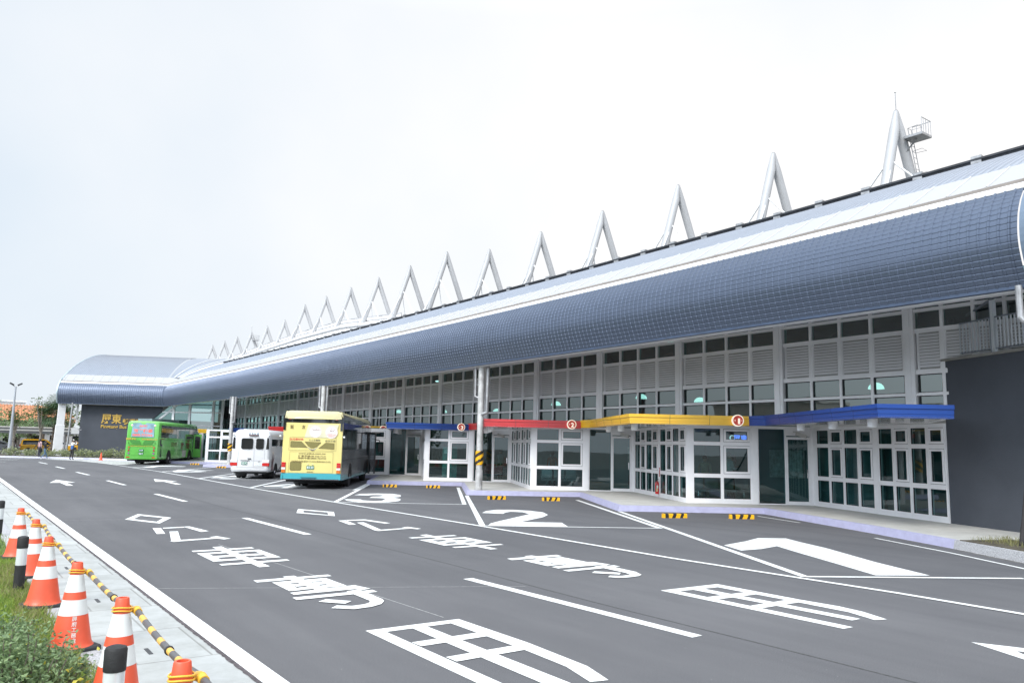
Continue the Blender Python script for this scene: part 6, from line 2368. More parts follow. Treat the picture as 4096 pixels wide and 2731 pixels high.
# ---- people -------------------------------------------------------------
def person(label, loc, yaw, J, cols, hairmat=HAIR, cap=None, longhair=False, s=1.0, group=None):
    """J: joint dict in local metres (x right, y facing forward, z up); one continuous skinned body"""
    root = empty("person", loc, yaw, label, "person", group)
    order = ['pelvis', 'belly', 'chest', 'neck', 'head', 'crown',
             'sh_l', 'el_l', 'wr_l', 'ha_l', 'sh_r', 'el_r', 'wr_r', 'ha_r',
             'hip_l', 'kn_l', 'an_l', 'toe_l', 'hip_r', 'kn_r', 'an_r', 'toe_r']
    rad = dict(pelvis=(.15, .115), belly=(.135, .105), chest=(.165, .115), neck=(.055, .055), head=(.078, .09), crown=(.065, .075),
               sh_l=(.06, .06), el_l=(.043, .043), wr_l=(.028, .028), ha_l=(.03, .018), hip_l=(.095, .095), kn_l=(.062, .062), an_l=(.042, .045), toe_l=(.04, .03))
    for k in list(rad):
        if k.endswith('_l'): rad[k[:-2] + '_r'] = rad[k]
    ed = [('pelvis', 'belly'), ('belly', 'chest'), ('chest', 'neck'), ('neck', 'head'), ('head', 'crown')]
    for q in ('l', 'r'):
        ed += [('chest', 'sh_' + q), ('sh_' + q, 'el_' + q), ('el_' + q, 'wr_' + q), ('wr_' + q, 'ha_' + q), ('pelvis', 'hip_' + q), ('hip_' + q, 'kn_' + q), ('kn_' + q, 'an_' + q), ('an_' + q, 'toe_' + q)]
    vs = [Vector(J[k]) for k in order]
    rs = [rad[k] for k in order]
    idx = {k: i for i, k in enumerate(order)}
    es = [(idx[a], idx[b]) for a, b in ed]
    reg = {}
    for q in ('l', 'r'):     # fingers and thumb
        w, h = Vector(J['wr_' + q]), Vector(J['ha_' + q])
        d = (h - w).normalized()
        sd = d.cross(Vector((0, 1, 0)) if abs(d.y) < .8 else Vector((0, 0, 1))).normalized()
        for f, ln in ((-1.5, .055), (-.5, .068), (.5, .072), (1.5, .064)):
            b0 = len(vs)
            vs.append(h + sd * f * .016 + d * .03)
            vs.append(h + sd * f * .018 + d * (.03 + ln))
            rs += [(.0095, .0095), (.0075, .0075)]
            es += [(idx['ha_' + q], b0), (b0, b0 + 1)]
        b0 = len(vs)
        vs.append(h + sd * .035 + d * .01)
        vs.append(h + sd * .05 + d * .045)
        rs += [(.011, .011), (.009, .009)]
        es += [(idx['ha_' + q], b0), (b0, b0 + 1)]
    me = bpy.data.meshes.new("body")
    me.from_pydata([tuple(v) for v in vs], es, [])
    ob = bpy.data.objects.new("tmp_body", me)
    COL.objects.link(ob)
    md = ob.modifiers.new("skin", 'SKIN')
    for i, v in enumerate(me.skin_vertices[0].data):
        v.radius = rs[i]
        v.use_root = (i == 0)
    sb = ob.modifiers.new("sub", 'SUBSURF')
    sb.levels = 1
    dg = bpy.context.evaluated_depsgraph_get()
    m2 = bpy.data.meshes.new_from_object(ob.evaluated_get(dg))
    bpy.data.objects.remove(ob)
    m2.name = "body"
    names = ['top', 'sleeve', 'pants', 'skin', 'shoe']
    for n_ in names:
        m2.materials.append(cols.get(n_, cols['top']) if n_ != 'skin' else SKIN)
    segs = []
    for a, b in ed:
        kind = 'top'
        if a in ('neck', 'head') or b in ('head', 'crown'): kind = 'skin'
        if a.startswith('wr'): kind = 'skin'
        if a.startswith('el') or a.startswith('sh'): kind = 'sleeve'
        if a.startswith('el') and cols.get('bare'): kind = 'skin'
        if a.startswith('hip') or b.startswith('hip') or a.startswith('kn'): kind = 'pants'
        if a.startswith('an'): kind = 'shoe'
        segs.append((Vector(J[a]), Vector(J[b]), kind))
    for q in ('l', 'r'):
        h = Vector(J['ha_' + q])
        d = (h - Vector(J['wr_' + q])).normalized()
        segs.append((h, h + d * .1, 'skin'))
    for p in m2.polygons:
        c = p.center
        best, bk = 1e9, 'top'
        for a, b, kd in segs:
            ab = b - a
            t = max(0, min(1, (c - a).dot(ab) / max(1e-6, ab.length_squared)))
            dd = (a + ab * t - c).length
            if dd < best: best, bk = dd, kd
        p.material_index = names.index(bk)
        p.use_smooth = True
    bo = bpy.data.objects.new("body", m2)
    COL.objects.link(bo)
    bo.parent = root
    H, Cr = Vector(J['head']), Vector(J['crown'])
    mid = H.lerp(Cr, .5)
    mb = MB()
    if cap:
        mb.sphere((mid.x, mid.y - .0, mid.z + .03), .103, cap, 14, 6, 1.0, 0.0, 1.0)
        mb.add([(mid.x - .07, mid.y + .09, mid.z + .03), (mid.x + .07, mid.y + .09, mid.z + .03), (mid.x + .055, mid.y + .19, mid.z + .015), (mid.x - .055, mid.y + .19, mid.z + .015),
                (mid.x - .07, mid.y + .09, mid.z + .042), (mid.x + .07, mid.y + .09, mid.z + .042), (mid.x + .055, mid.y + .19, mid.z + .025), (mid.x - .055, mid.y + .19, mid.z + .025)],
               [(0, 3, 2, 1), (4, 5, 6, 7), (2, 3, 7, 6), (1, 2, 6, 5), (3, 0, 4, 7)], cap)
        mb.build("cap", root, smooth=True, autos=50)
        mb = MB()
    mb.sphere((mid.x, mid.y - .028, mid.z + .012), .098, hairmat, 14, 8, 1.08, -0.75 if longhair else -.35, .95)
    if longhair:
        mb.tube([(mid.x, mid.y - .07, mid.z), (mid.x, mid.y - .11, mid.z - .12), (mid.x, mid.y - .10, mid.z - .26)], [.055, .06, .03], hairmat, 8)
    mb.build("hair", root, smooth=True)
    mb = MB()
    fz = mid.z - .012
    mb.add([(mid.x - .013, mid.y + .078, fz - .022), (mid.x + .013, mid.y + .078, fz - .022), (mid.x, mid.y + .108, fz - .02), (mid.x, mid.y + .082, fz + .02)], [(0, 1, 2), (0, 2, 3), (1, 3, 2)], SKIN)
    for sx in (-1, 1):
        mb.sphere((mid.x + sx * .03, mid.y + .081, fz + .018), .010, HAIR, 6, 4)
        mb.sphere((mid.x + sx * .083, mid.y - .0, fz), .02, SKIN, 6, 4, 1.4)
    mb.box(mid.x - .02, mid.x + .02, mid.y + .078, mid.y + .084, fz - .048, fz - .040, mat("lip", (.3, .1, .08), .5, var=0))
    mb.build("face", root)
    root.scale = (s, s, s)
    return root


def stand_J(**k):
    J = dict(pelvis=(0, 0, .95), belly=(0, .01, 1.10), chest=(0, .0, 1.33), neck=(0, .0, 1.50), head=(0, .02, 1.58), crown=(0, .02, 1.68),
             sh_l=(-.19, 0, 1.42), el_l=(-.24, -.02, 1.13), wr_l=(-.23, .08, .90), ha_l=(-.23, .10, .84),
             sh_r=(.19, 0, 1.42), el_r=(.24, -.02, 1.13), wr_r=(.23, .08, .90), ha_r=(.23, .10, .84),
             hip_l=(-.095, 0, .88), kn_l=(-.10, .02, .50), an_l=(-.11, -.02, .09), toe_l=(-.12, .13, .035),
             hip_r=(.095, 0, .88), kn_r=(.10, .02, .50), an_r=(.11, -.02, .09), toe_r=(.12, .13, .035))
    J.update(k)
    return J


cl = lambda n_, c, r=.8: mat(n_, c, r, var=.12, scale=12)
DENIM = cl("denim", (.10, .17, .27))
BLKC = cl("cloth_black", (.02, .02, .024))
# walking woman, black jacket and jeans
J = stand_J(hip_l=(-.09, 0, .87), kn_l=(-.09, .16, .50), an_l=(-.09, .30, .11), toe_l=(-.09, .44, .07), hip_r=(.09, 0, .87), kn_r=(.09, .03, .50), an_r=(.09, -.32, .16), toe_r=(.09, -.24, .03),
            el_l=(-.22, .08, 1.14), wr_l=(-.14, .27, 1.12), ha_l=(-.11, .33, 1.13), el_r=(.22, .06, 1.14), wr_r=(.12, .27, 1.10), ha_r=(.10, .33, 1.12), head=(0, .05, 1.56), crown=(0, .06, 1.66))
person("woman in black jacket and blue jeans walking along the far kerb", (7.75, 81.6, 0.0), R_(-82), J, dict(top=BLKC, sleeve=BLKC, pants=DENIM, shoe=WHITE2), longhair=True, s=.95)
mb = MB()
mb.cbox(-.13, .13, -.05, .05, 0, .34, BLKC, .03)
mb.tube([(-.1, 0, .33), (-.05, 0, .75), (.05, 0, .75), (.1, 0, .33)], .012, BLKC, 5)
o = mb.build("shoulder_bag", None, label="black bag hanging behind the walking woman in jeans", cat="bag")
o.location = (7.45, 81.75, .62)
o.rotation_euler = (0, 0, R_(8))
# woman in pink behind
person("woman in pale pink top walking behind the woman in black", (7.62, 84.6, 0.15), R_(-60), stand_J(), dict(top=cl("pink_cloth", (.55, .36, .38)), pants=cl("navy_cloth", (.03, .035, .07)), shoe=BLKC), longhair=True, s=.94)
# photographer: white and blue jacket, raising a camera
J = stand_J(el_l=(-.27, .18, 1.30), wr_l=(-.10, .30, 1.52), ha_l=(-.06, .32, 1.57), el_r=(.27, .18, 1.30), wr_r=(.10, .30, 1.52), ha_r=(.06, .32, 1.57), an_l=(-.17, -.04, .09), toe_l=(-.19, .11, .035), an_r=(.17, -.04, .09), toe_r=(.19, .11, .035), kn_l=(-.13, .02, .5), kn_r=(.13, .02, .5))
ph = person("man in white cap and white and blue jacket raising a camera", (9.85, 81.2, 0.0), R_(-62), J, dict(top=cl("jacket_white", (.70, .68, .66)), sleeve=cl("jacket_white", (.70, .68, .66)), pants=BLKC, shoe=BLKC), cap=cl("cap_white", (.72, .70, .66)), s=1.03)
mb = MB()
rings = []
for z, w_, d_ in ((.93, .175, .14), (1.0, .165, .128), (1.12, .155, .122), (1.22, .165, .127)):
    rings.append([(w_ * math.cos(2 * math.pi * q / 16), .01 + d_ * math.sin(2 * math.pi * q / 16), z) for q in range(16)])
mb.loft(rings, cl("jacket_blue", (.04, .13, .38)), False, False)
o = mb.build("jacket_hem", ph, smooth=True)
mb = MB()
mb.cbox(-.07, .07, -.03, .03, -.045, .045, BLACK, .012)
mb.lathe([(.035, .02), (.035, .10), (.028, .105)], BLACK, 12, (0, 0), axis='y')
o = mb.build("camera", None, label="black camera held up to the face of the man in the white cap", cat="camera")
o.matrix_world = Matrix.Translation((9.85, 81.2, 1.66)) @ Matrix.Rotation(R_(-62), 4, 'Z') @ Matrix.Translation((0, .36, 0))
mb = MB()
mb.cbox(-.13, .13, -.05, .05, 0, .22, BLKC, .02)
o = mb.build("waist_bag", None, label="black satchel at the hip of the man raising a camera", cat="bag")
o.location = (10.02, 80.98, .90)
o.rotation_euler = (0, 0, R_(-10))
# two men at the far booth
J = stand_J(el_l=(-.26, .1, 1.15), wr_l=(-.16, .3, 1.05), ha_l=(-.14, .36, 1.03), el_r=(.26, .1, 1.15), wr_r=(.18, .3, 1.05), ha_r=(.16, .36, 1.03), kn_l=(-.13, .03, .5), an_l=(-.18, -.03, .09), toe_l=(-.2, .12, .035), an_r=(.18, -.03, .09), kn_r=(.13, .03, .5), toe_r=(.2, .12, .035))
person("man in dark vest and white shirt standing beside the green coach", (19.6, 72.9, PH), R_(-75), J, dict(top=BLKC, sleeve=cl("shirt_white", (.6, .62, .68)), pants=BLKC, shoe=BLKC), s=1.0)
J = stand_J(belly=(0, .10, 1.10), chest=(0, .25, 1.25), neck=(0, .38, 1.33), head=(0, .46, 1.37), crown=(0, .52, 1.45), sh_l=(-.18, .26, 1.30), sh_r=(.18, .26, 1.30), el_l=(-.2, .45, 1.08), wr_l=(-.1, .6, .95), ha_l=(-.09, .66, .92), el_r=(.2, .45, 1.08), wr_r=(.1, .6, .95), ha_r=(.09, .66, .92))
MAR = cl("coat_maroon", (.055, .018, .022))
person("person in maroon coat bending over luggage by the far booth", (21.15, 73.1, PH), R_(80), J, dict(top=MAR, sleeve=MAR, pants=BLKC, shoe=BLKC), s=.98)
mb = MB()
mb.cbox(-.2, .2, -.12, .12, .05, .62, cl("suitcase_brown", (.14, .10, .085)), .03)
mb.tube([(-.1, 0, .6), (-.1, 0, .95), (.1, 0, .95), (.1, 0, .6)], .012, STEEL, 5)
o = mb.build("suitcase", None, label="brown suitcase standing between the two people by the far booth", cat="suitcase")
o.location = (20.35, 73.0, PH)
# people inside the nearest waiting room
FR0, l0 = booth_frames[0]


def inside(x, y, label, yaw, J, cols, **k):
    p = FR0 @ Vector((x, y, PH))
    return person(label, (p.x, p.y, PH + .006), yaw, J, cols, **k)


inside(1.0, 1.5, "woman with a brown shoulder bag seen through the left pane of booth one", R_(-60), stand_J(), dict(top=cl("blouse_olive", (.25, .26, .2)), pants=cl("blouse_olive", (.25, .26, .2)), shoe=BLKC), longhair=False, s=.95)
J = stand_J(el_l=(-.24, .08, 1.13), wr_l=(-.08, .26, 1.18), ha_l=(-.04, .3, 1.2), el_r=(.24, .08, 1.13), wr_r=(.08, .26, 1.18), ha_r=(.05, .3, 1.2))
inside(1.85, 1.3, "man in a pale jacket seen through the right pane of booth one", R_(-120), J, dict(top=cl("jacket_pale", (.5, .55, .58)), pants=BLKC, shoe=BLKC), s=1.03)
inside(2.25, 2.2, "dark-haired person facing away behind the man in booth one", R_(20), stand_J(), dict(top=cl("top_grey", (.2, .24, .22)), pants=BLKC, shoe=BLKC), longhair=True, s=.97)
inside(6.3, 3.2, "person leaning on the counter behind the narrow windows under the blue canopy", R_(-170), stand_J(), dict(top=cl("shirt_pale", (.45, .5, .52)), pants=BLKC, shoe=BLKC), s=.97)
FR1, l1 = booth_frames[2]
p = FR1 @ Vector((1.0, 1.4, PH))
person("long-haired person behind the left pane of booth two", (p.x, p.y, PH + .006), R_(-40), stand_J(), dict(top=cl("top_rust", (.28, .08, .05)), pants=BLKC, shoe=BLKC), longhair=True, s=.95)
FR2, l2_ = booth_frames[4]
p = FR2 @ Vector((3.9, 1.6, PH))
person("person sitting back beyond the open window of booth three", (p.x, p.y, PH + .006), R_(150), stand_J(), dict(top=cl("jacket_grey", (.3, .33, .33)), pants=BLKC, shoe=BLKC), s=.95)

# bench rows inside the waiting rooms
BEN = mat("bench_mesh_steel", (0.30, 0.31, 0.32), 0.3, metal=0.7)
RCH = mat("red_plastic_chair", (0.45, 0.03, 0.03), 0.4)


def bench(label, M_, x, y, n_, mt):
    p = M_ @ Vector((x, y, PH + .006))
    ex = math.atan2(M_[1][0], M_[0][0])
    root = empty("waiting_bench", tuple(p), ex, label, "bench", "bench rows in the waiting rooms")
    for k in range(n_):
        mb = MB()
        mb.cbox(k * .55, k * .55 + .48, -.22, .22, .40, .44, mt, .015)
        mb.build("seat", root)
        mb = MB()
        mb.M = Matrix.Translation((0, .24, .44)) @ Matrix.Rotation(R_(-12), 4, 'X')
        mb.cbox(k * .55, k * .55 + .48, 0, .03, .02, .45, mt, .01)
        mb.build("backrest", root)
    for k in (0, n_ - 1):
        mb = MB()
        mb.tube([(k * .55 + .24, -.28, .01), (k * .55 + .24, 0, .06), (k * .55 + .24, .28, .01)], .02, CHROME, 6)
        mb.tube([(k * .55 + .24, 0, .05), (k * .55 + .24, 0, .38)], .025, CHROME, 6)
        mb.build("leg", root)
    mb = MB()
    mb.box(0, n_ * .55 - .07, -.02, .02, .36, .4, STEEL)
    mb.build("beam", root)
    for k in range(0, n_ + 1, 2):
        mb = MB()
        mb.tube([(k * .55 - .03, -.18, .44), (k * .55 - .03, -.2, .62), (k * .55 - .03, .2, .64), (k * .55 - .03, .26, .5)], .014, CHROME, 6)
        mb.build("armrest", root)


bench("steel bench row behind the front panes of booth one", FR0, .35, .8, 4, BEN)
bench("second steel bench row deeper inside booth one", FR0, .6, 2.6, 4, BEN)
bench("steel bench row behind the front panes of booth two", FR1, .5, .9, 3, BEN)
bench("red seats behind the front panes of booth four", booth_frames[6][0], .6, .9, 3, RCH)
bench("red seats behind the door of booth three", FR2, 3.0, 1.2, 2, RCH)
# lit board inside booth one
p = FR0 @ Vector((3.1, 2.4, 2.35))
mb = MB(frame_M((p.x, p.y, p.z), (FR0[0][0], FR0[1][0]), (-FR0[0][1], -FR0[1][1])))
mb.box(-.9, .9, 0, .08, -.05, .42, BLACK)
mb.box(-.1, .9, -.01, .08, -.35, -.08, BLACK)
LEDB = mat("led_blue", (.1, .2, .9), .5, var=0, emit=(.10, .22, 1.0), estr=1.6)
LEDW = mat("led_white", (.8, .9, .9), .5, var=0, emit=(.7, .9, .9), estr=.8)
add_text(mb, "屏東客運", -.22, .18, 1.1, .24, -.004, LEDB, 0, .02)
mb.lathe([(.10, -.006), (.10, -.003)], LEDW, 20, (-.82, .18), axis='y')
mb.lathe([(.075, -.009), (.075, -.006)], BLACK, 20, (-.80, .18), axis='y')
add_text(mb, "售票口", .4, -.21, .42, .12, -.014, LEDW, 0, .02)
mb.build("ticket_counter_sign", None, label="dark board with glowing blue lettering above the ticket window inside booth one", cat="sign")
# teal poster stand behind booth three glass
p = FR2 @ Vector((1.25, .5, PH + .006))
mb = MB(frame_M((p.x, p.y, p.z), (FR2[0][0], FR2[1][0]), (-FR2[0][1], -FR2[1][1])))
mb.box(-.38, .38, 0, .05, 0, 1.75, mat("poster_teal", (.10, .38, .34), .5, var=.2, scale=4))
mb.box(-.3, .1, -.005, 0, 1.38, 1.62, PLW)
mb.build("poster_stand", None, label="teal poster stand behind the left pane of booth three", cat="poster stand")

# ================================================================ PLANTS, FAR BACKGROUND, OPPOSITE SIDE OF THE STREET
import numpy as np


def leaf_cloud(name, centers, sizes, mt, parent=None, aspect=0.55, seed=1, up=0.0, bend=True, **kw):
    """many small two-triangle leaves; centers: list of (x,y,z), sizes: list"""
    rng = np.random.default_rng(seed)
    C = np.array(centers, dtype=float)
    n = len(C)
    S_ = np.array(sizes, dtype=float)
    d = rng.normal(size=(n, 3))
    d[:, 2] = d[:, 2] * 0.6 + up
    d /= np.linalg.norm(d, axis=1)[:, None]
    r = rng.normal(size=(n, 3))
    s_ = np.cross(d, r)
    s_ /= np.linalg.norm(s_, axis=1)[:, None]
    L = S_[:, None] * d
    Wd = S_[:, None] * s_ * aspect * 0.5
    nn = np.cross(d, s_) * (S_[:, None] * 0.10)
    V = np.stack([C, C + L * 0.5 + Wd + nn, C + L, C + L * 0.5 - Wd + nn], axis=1).reshape(-1, 3)
    me = bpy.data.meshes.new(name)
    F = [(4 * i, 4 * i + 1, 4 * i + 2, 4 * i + 3) for i in range(n)]
    me.from_pydata(V.tolist(), [], F)
    me.materials.append(mt)
    o = bpy.data.objects.new(name, me)
    COL.objects.link(o)
    if parent: o.parent = parent
    return tag(o, kw.get('label'), kw.get('cat'), kw.get('group'), kw.get('kind'))


def blade_field(name, pts, h, w, mt, seed=1, lean=0.5, **kw):
    """grass blades: tapered two-segment triangles"""
    rng = np.random.default_rng(seed)
    P = np.array(pts, dtype=float)
    n = len(P)
    H = h * rng.uniform(0.5, 1.25, n)
    a = rng.uniform(0, 2 * np.pi, n)
    b = rng.uniform(0, 2 * np.pi, n)
    lx, ly = np.cos(b) * lean * rng.uniform(.2, 1, n), np.sin(b) * lean * rng.uniform(.2, 1, n)
    wx, wy = np.cos(a) * w / 2, np.sin(a) * w / 2
    V = np.zeros((n, 5, 3))
    V[:, 0] = P + np.stack([wx, wy, 0 * wx], 1)
    V[:, 1] = P - np.stack([wx, wy, 0 * wx], 1)
    m = P + np.stack([lx * H * .35, ly * H * .35, H * .6], 1)
    V[:, 2] = m - np.stack([wx * .8, wy * .8, 0 * wx], 1)
    V[:, 3] = m + np.stack([wx * .8, wy * .8, 0 * wx], 1)
    V[:, 4] = P + np.stack([lx * H, ly * H, H * .95], 1)
    F = []
    for i in range(n):
        k = 5 * i
        F.append((k, k + 1, k + 2, k + 3))
        F.append((k + 3, k + 2, k + 4))
    me = bpy.data.meshes.new(name)
    me.from_pydata(V.reshape(-1, 3).tolist(), [], F)
    me.materials.append(mt)
    o = bpy.data.objects.new(name, me)
    COL.objects.link(o)
    return tag(o, kw.get('label'), kw.get('cat'), kw.get('group'), kw.get('kind'))


rng = np.random.default_rng(4)
# ---- verge grass on the left
def edge_x(y):
    return 1.16 + 0.07 * np.sin(y * 1.9) + 0.05 * np.sin(y * 5.3 + 1)
pts = []
for (ya, yb, xa, n_) in ((4.0, 9.0, 0.0, 26000), (9.0, 15.0, -0.2, 18000), (15, 30, -0.6, 9000)):
    y = rng.uniform(ya, yb, n_)
    x = xa + (edge_x(y) - xa) * rng.uniform(0, 1, n_) ** 0.8
    pts += np.stack([x, y, np.full(n_, 0.065)], 1).tolist()
blade_field("grass", pts, 0.095, 0.0065, GRASS, 2, 0.8, kind='stuff', label="bright green grass along the pavement edge", cat="grass")
y = rng.uniform(4.0, 14, 5200)
x = edge_x(y) - rng.uniform(-0.02, 0.35, 5200)
blade_field("dry_grass", np.stack([x, y, np.full(5200, .07)], 1).tolist(), 0.12, 0.006, GRASSD, 3, 1.0, kind='stuff', label="yellowing grass tufts overhanging the kerb", cat="grass")


def shrub(name, label, c, rad, h, n_, mt, size, seed, stems=26, cat="shrub", group=None, twigm=None):
    rg = np.random.default_rng(seed)
    root = empty(name, c, 0, label, cat, group)
    st = MB()
    random.seed(seed)
    cen, sz = [], []
    per = n_ // stems
    for s_ in range(stems):
        a, rr = random.uniform(0, 6.28), rad * math.sqrt(random.random())
        bx, by = rr * math.cos(a), rr * math.sin(a)
        ox, oy = random.uniform(-.12, .12) * rad * 2, random.uniform(-.12, .12) * rad * 2
        hh = h * random.uniform(.65, 1.05) * (1 - 0.35 * (rr / rad) ** 2)
        p0, p1, p2 = Vector((bx * .55, by * .55, 0)), Vector((bx * .85 + ox * .5, by * .85 + oy * .5, hh * .55)), Vector((bx + ox, by + oy, hh))
        st.tube([p0, p1, p2], [.008, .006, .003], twigm or BARK, 4, cap=False)
        for q in range(per):
            f = random.uniform(.18, 1.0) ** .8
            p = (p0.lerp(p1, f * 2) if f < .5 else p1.lerp(p2, f * 2 - 1))
            off = Vector((random.gauss(0, 1), random.gauss(0, 1), random.gauss(0, .7))) * rad * .11
            cen.append(tuple(p + off))
            sz.append(size * random.uniform(.6, 1.3))
    st.build("stems", root)
    leaf_cloud("leaves", cen, sz, mt, root, 0.5, seed, up=.35)
    return root


shrub("shrub", "grey-green leafy bush in the bottom left corner beside the lettered cone", (0.55, 6.6, .07), .46, .58, 5600, LEAF_B, .040, 21, 60)
shrub("shrub", "grey-green bush at the left edge behind the corner bush", (0.36, 8.1, .07), .46, .50, 4200, LEAF_B, .040, 22, 44)
shrub("shrub", "low grey-green bush at the very bottom left under the corner bush", (0.66, 5.3, .07), .40, .38, 3600, LEAF_B, .038, 23, 44)
cen, sz = [], []
for _ in range(46):
    cen.append((0.62 + random.gauss(0, .3), 6.4 + random.gauss(0, .7), random.uniform(.25, .5)))
    sz.append(.045)
leaf_cloud("yellow_leaves", cen, sz, leaf_mat("yellow_leaf", (.45, .42, .05), (.6, .5, .08)), None, .6, 9, kind='stuff', label="a few yellow leaves among the corner bushes", cat="leaves")

# ---- grass patch and stake on the right
pts = []
n_ = 2600
t = rng.uniform(0, 1, n_)
u = rng.uniform(0, 1, n_) ** .8
for a_, b_ in zip(t, u):
    p0 = Vector((18.35, 8.45)).lerp(Vector((15.2, 2.0)), a_)
    q = p0 + Vector((1.0, -0.35)) * (0.05 + b_ * 1.1)
    pts.append((q.x, q.y, PH))
blade_field("grass", pts, .13, .008, GRASSD, 7, .9, kind='stuff', label="olive grass tufts on the granite-edged bed at the right edge", cat="grass")
mb = MB()
mb.prism([(18.2, 8.45), (15.0, 2.0), (16.2, 1.6), (19.4, 7.9)], PH, PH + .02, SOIL)
mb.build("planting_bed", kind='structure')
mb = MB()
mb.tube([(18.25, 7.25, PH - .05), (18.55, 7.35, PH + .2), (18.95, 7.45, .75), (19.8, 7.6, 2.2)], [.06, .05, .045, .04], mat("charred_stake", (.03, .027, .028), .8, var=.3, bump=.4), 8)
mb.build("tree_stake", None, smooth=True, label="dark leaning wooden tree stake in the grass at the right picture edge", cat="stake")

# ---- pale shrubs along the far bed
lbls = ["pale shrub left of the lamp post foot", "pale shrub right of the lamp post foot", "pale shrub under the yellow estate taxi", "pale shrub in front of the tree stump", "pale shrub behind the walking women", "pale shrub at the foot of the white column",
        "pale shrub between the column and the cap-wearing man", "pale shrub at the left end of the sign wall", "pale shrub left of the lone far cone", "large pale shrub behind the lone far cone", "large pale shrub right of the lone far cone", "pale shrub touching the green coach"]
fkp = [(0.2, 90.6), (3.2, 89.2), (5.6, 88.0), (7.2, 87.0), (8.6, 86.4), (10.0, 85.6), (11.2, 84.6), (12.4, 83.4), (13.4, 82.2), (14.4, 81.0), (15.4, 79.8), (16.4, 78.4)]
for k, ((x, y), lb) in enumerate(zip(fkp, lbls)):
    shrub("shrub", lb, (x, y, .15), .95, .75 if k < 8 else .95, 420, LEAF_D, .17, 40 + k, 26, group="pale shrubs along the far kerb", twigm=LAWN)

# ---- far lone cone
root = empty("traffic_cone", (12.0, 79.6, 0.0), 0, "small plain orange cone standing alone on the far pavers", "traffic cone")
mb = MB()
mb.cbox(-.17, .17, -.17, .17, 0, .04, CONEO, .01)
mb.build("base", root)
mb = MB()
mb.lathe([(.14, .04), (.125, .08), (.03, .70), (.02, .70)], CONEO, 20)
mb.build("cone_body", root, smooth=True, autos=40)

# ---- white end column, grey pole and frame beside the sign wall
mb = MB()
rings = []
for z, w_, d_, ox in ((0.1, .40, .35, -.5), (.3, .40, .35, -.5), (3.2, .38, .32, -.3), (3.25, .32, .28, -.3), (5.6, .32, .28, -.2)):
    rings.append([(9.95 + ox*.3 - w_, 91.9 - d_, z), (9.95 + ox*.3 + w_, 91.9 - d_, z), (9.95 + ox*.3 + w_, 91.9 + d_, z), (9.95 + ox*.3 - w_, 91.9 + d_, z)])
mb.loft(rings, WHITE2)
for (x0_, x1_, z0_, z1_) in ((10.9, 13.8, 2.35, 2.95), (10.9, 13.8, 3.85, 3.95)):
    mb.box(x0_, x1_, 91.8, 92.1, z0_, z1_, WHITE2)
for x_ in (11.3, 12.4):
    mb.box(x_ - .08, x_ + .08, 91.8, 92.0, 2.95, 5.6, WHITE2)
child(mb, "end_column")
root = empty("grey_pole", (10.85, 90.4, .15), 0, "thin grey pole right of the tapered white end column", "pole")
mb = MB()
mb.tube([(-.4, 0, 0), (-.2, 0.2, 5.3)], .085, STEEL, 10)
mb.build("shaft", root, smooth=True, autos=40)
root = empty("security_camera", (11.15, 89.9, 3.05), 0, "white security camera on the left edge of the grey sign wall", "security camera")
mb = MB()
mb.M = Matrix.Rotation(R_(30), 4, 'Y')
mb.box(-.28, .22, -.1, .1, -.1, .1, WHITE2)
mb.box(-.3, .24, -.11, .11, .1, .13, WHITE2)
mb.build("housing", root)
mb = MB()
mb.tube([(0.1, 0, -.1), (.25, .1, -.3), (.4, .2, -.3)], .05, WHITE2, 6)
mb.build("bracket", root)

# ---- lamp post
root = empty("street_lamp", (5.75, 92.6, .12), 0, "tall grey lamp post with twin black floodlights at the left", "street lamp")
mb = MB()
mb.lathe([(.17, 0), (.16, .6), (.075, 6.75)], mat("lamp_post_grey", (.42, .44, .48), .4, metal=.3, var=.05), 14)
mb.build("post", root, smooth=True, autos=40)
for sx in (-1, 1):
    mb = MB()
    mb.M = Matrix.Translation((sx * .36, 0, 6.98)) @ Matrix.Rotation(R_(-sx * 28), 4, 'Y')
    mb.cbox(-.22, .22, -.14, .14, -.04, .10, DARKM, .02)
    mb.cbox(-.17, .17, -.10, .10, -.055, -.04, PLW, .01)
    mb.M = Matrix.Identity(4)
    mb.tube([(0, 0, 6.7), (sx * .3, 0, 6.92)], .035, STEEL, 6)
    mb.build("floodlight", root)
root = empty("street_lamp", (4.3, 108, .0), 0, "distant white street lamp head left of the lamp post", "street lamp")
mb = MB()
mb.tube([(0, 0, 0), (0, 0, 5.6), (.2, 0, 5.9), (.9, 0, 6.0)], .07, WHITE2, 8)
mb.cbox(.8, 1.7, -.15, .15, 5.95, 6.1, WHITE2, .03)
mb.build("post", root)


# ---- trees on the far verge
def stake_set(root, r=1.1, h=1.9, n_=3, rot=0.3):
    for k in range(n_):
        a = rot + 2 * math.pi * k / n_
        mb = MB()
        mb.tube([(r * math.cos(a), r * math.sin(a), 0), (.12 * math.cos(a + 3.14), .12 * math.sin(a + 3.14), h)], .045, mat("stake_dark", (.04, .03, .03), .9), 5)
        mb.build("support_stake", root)


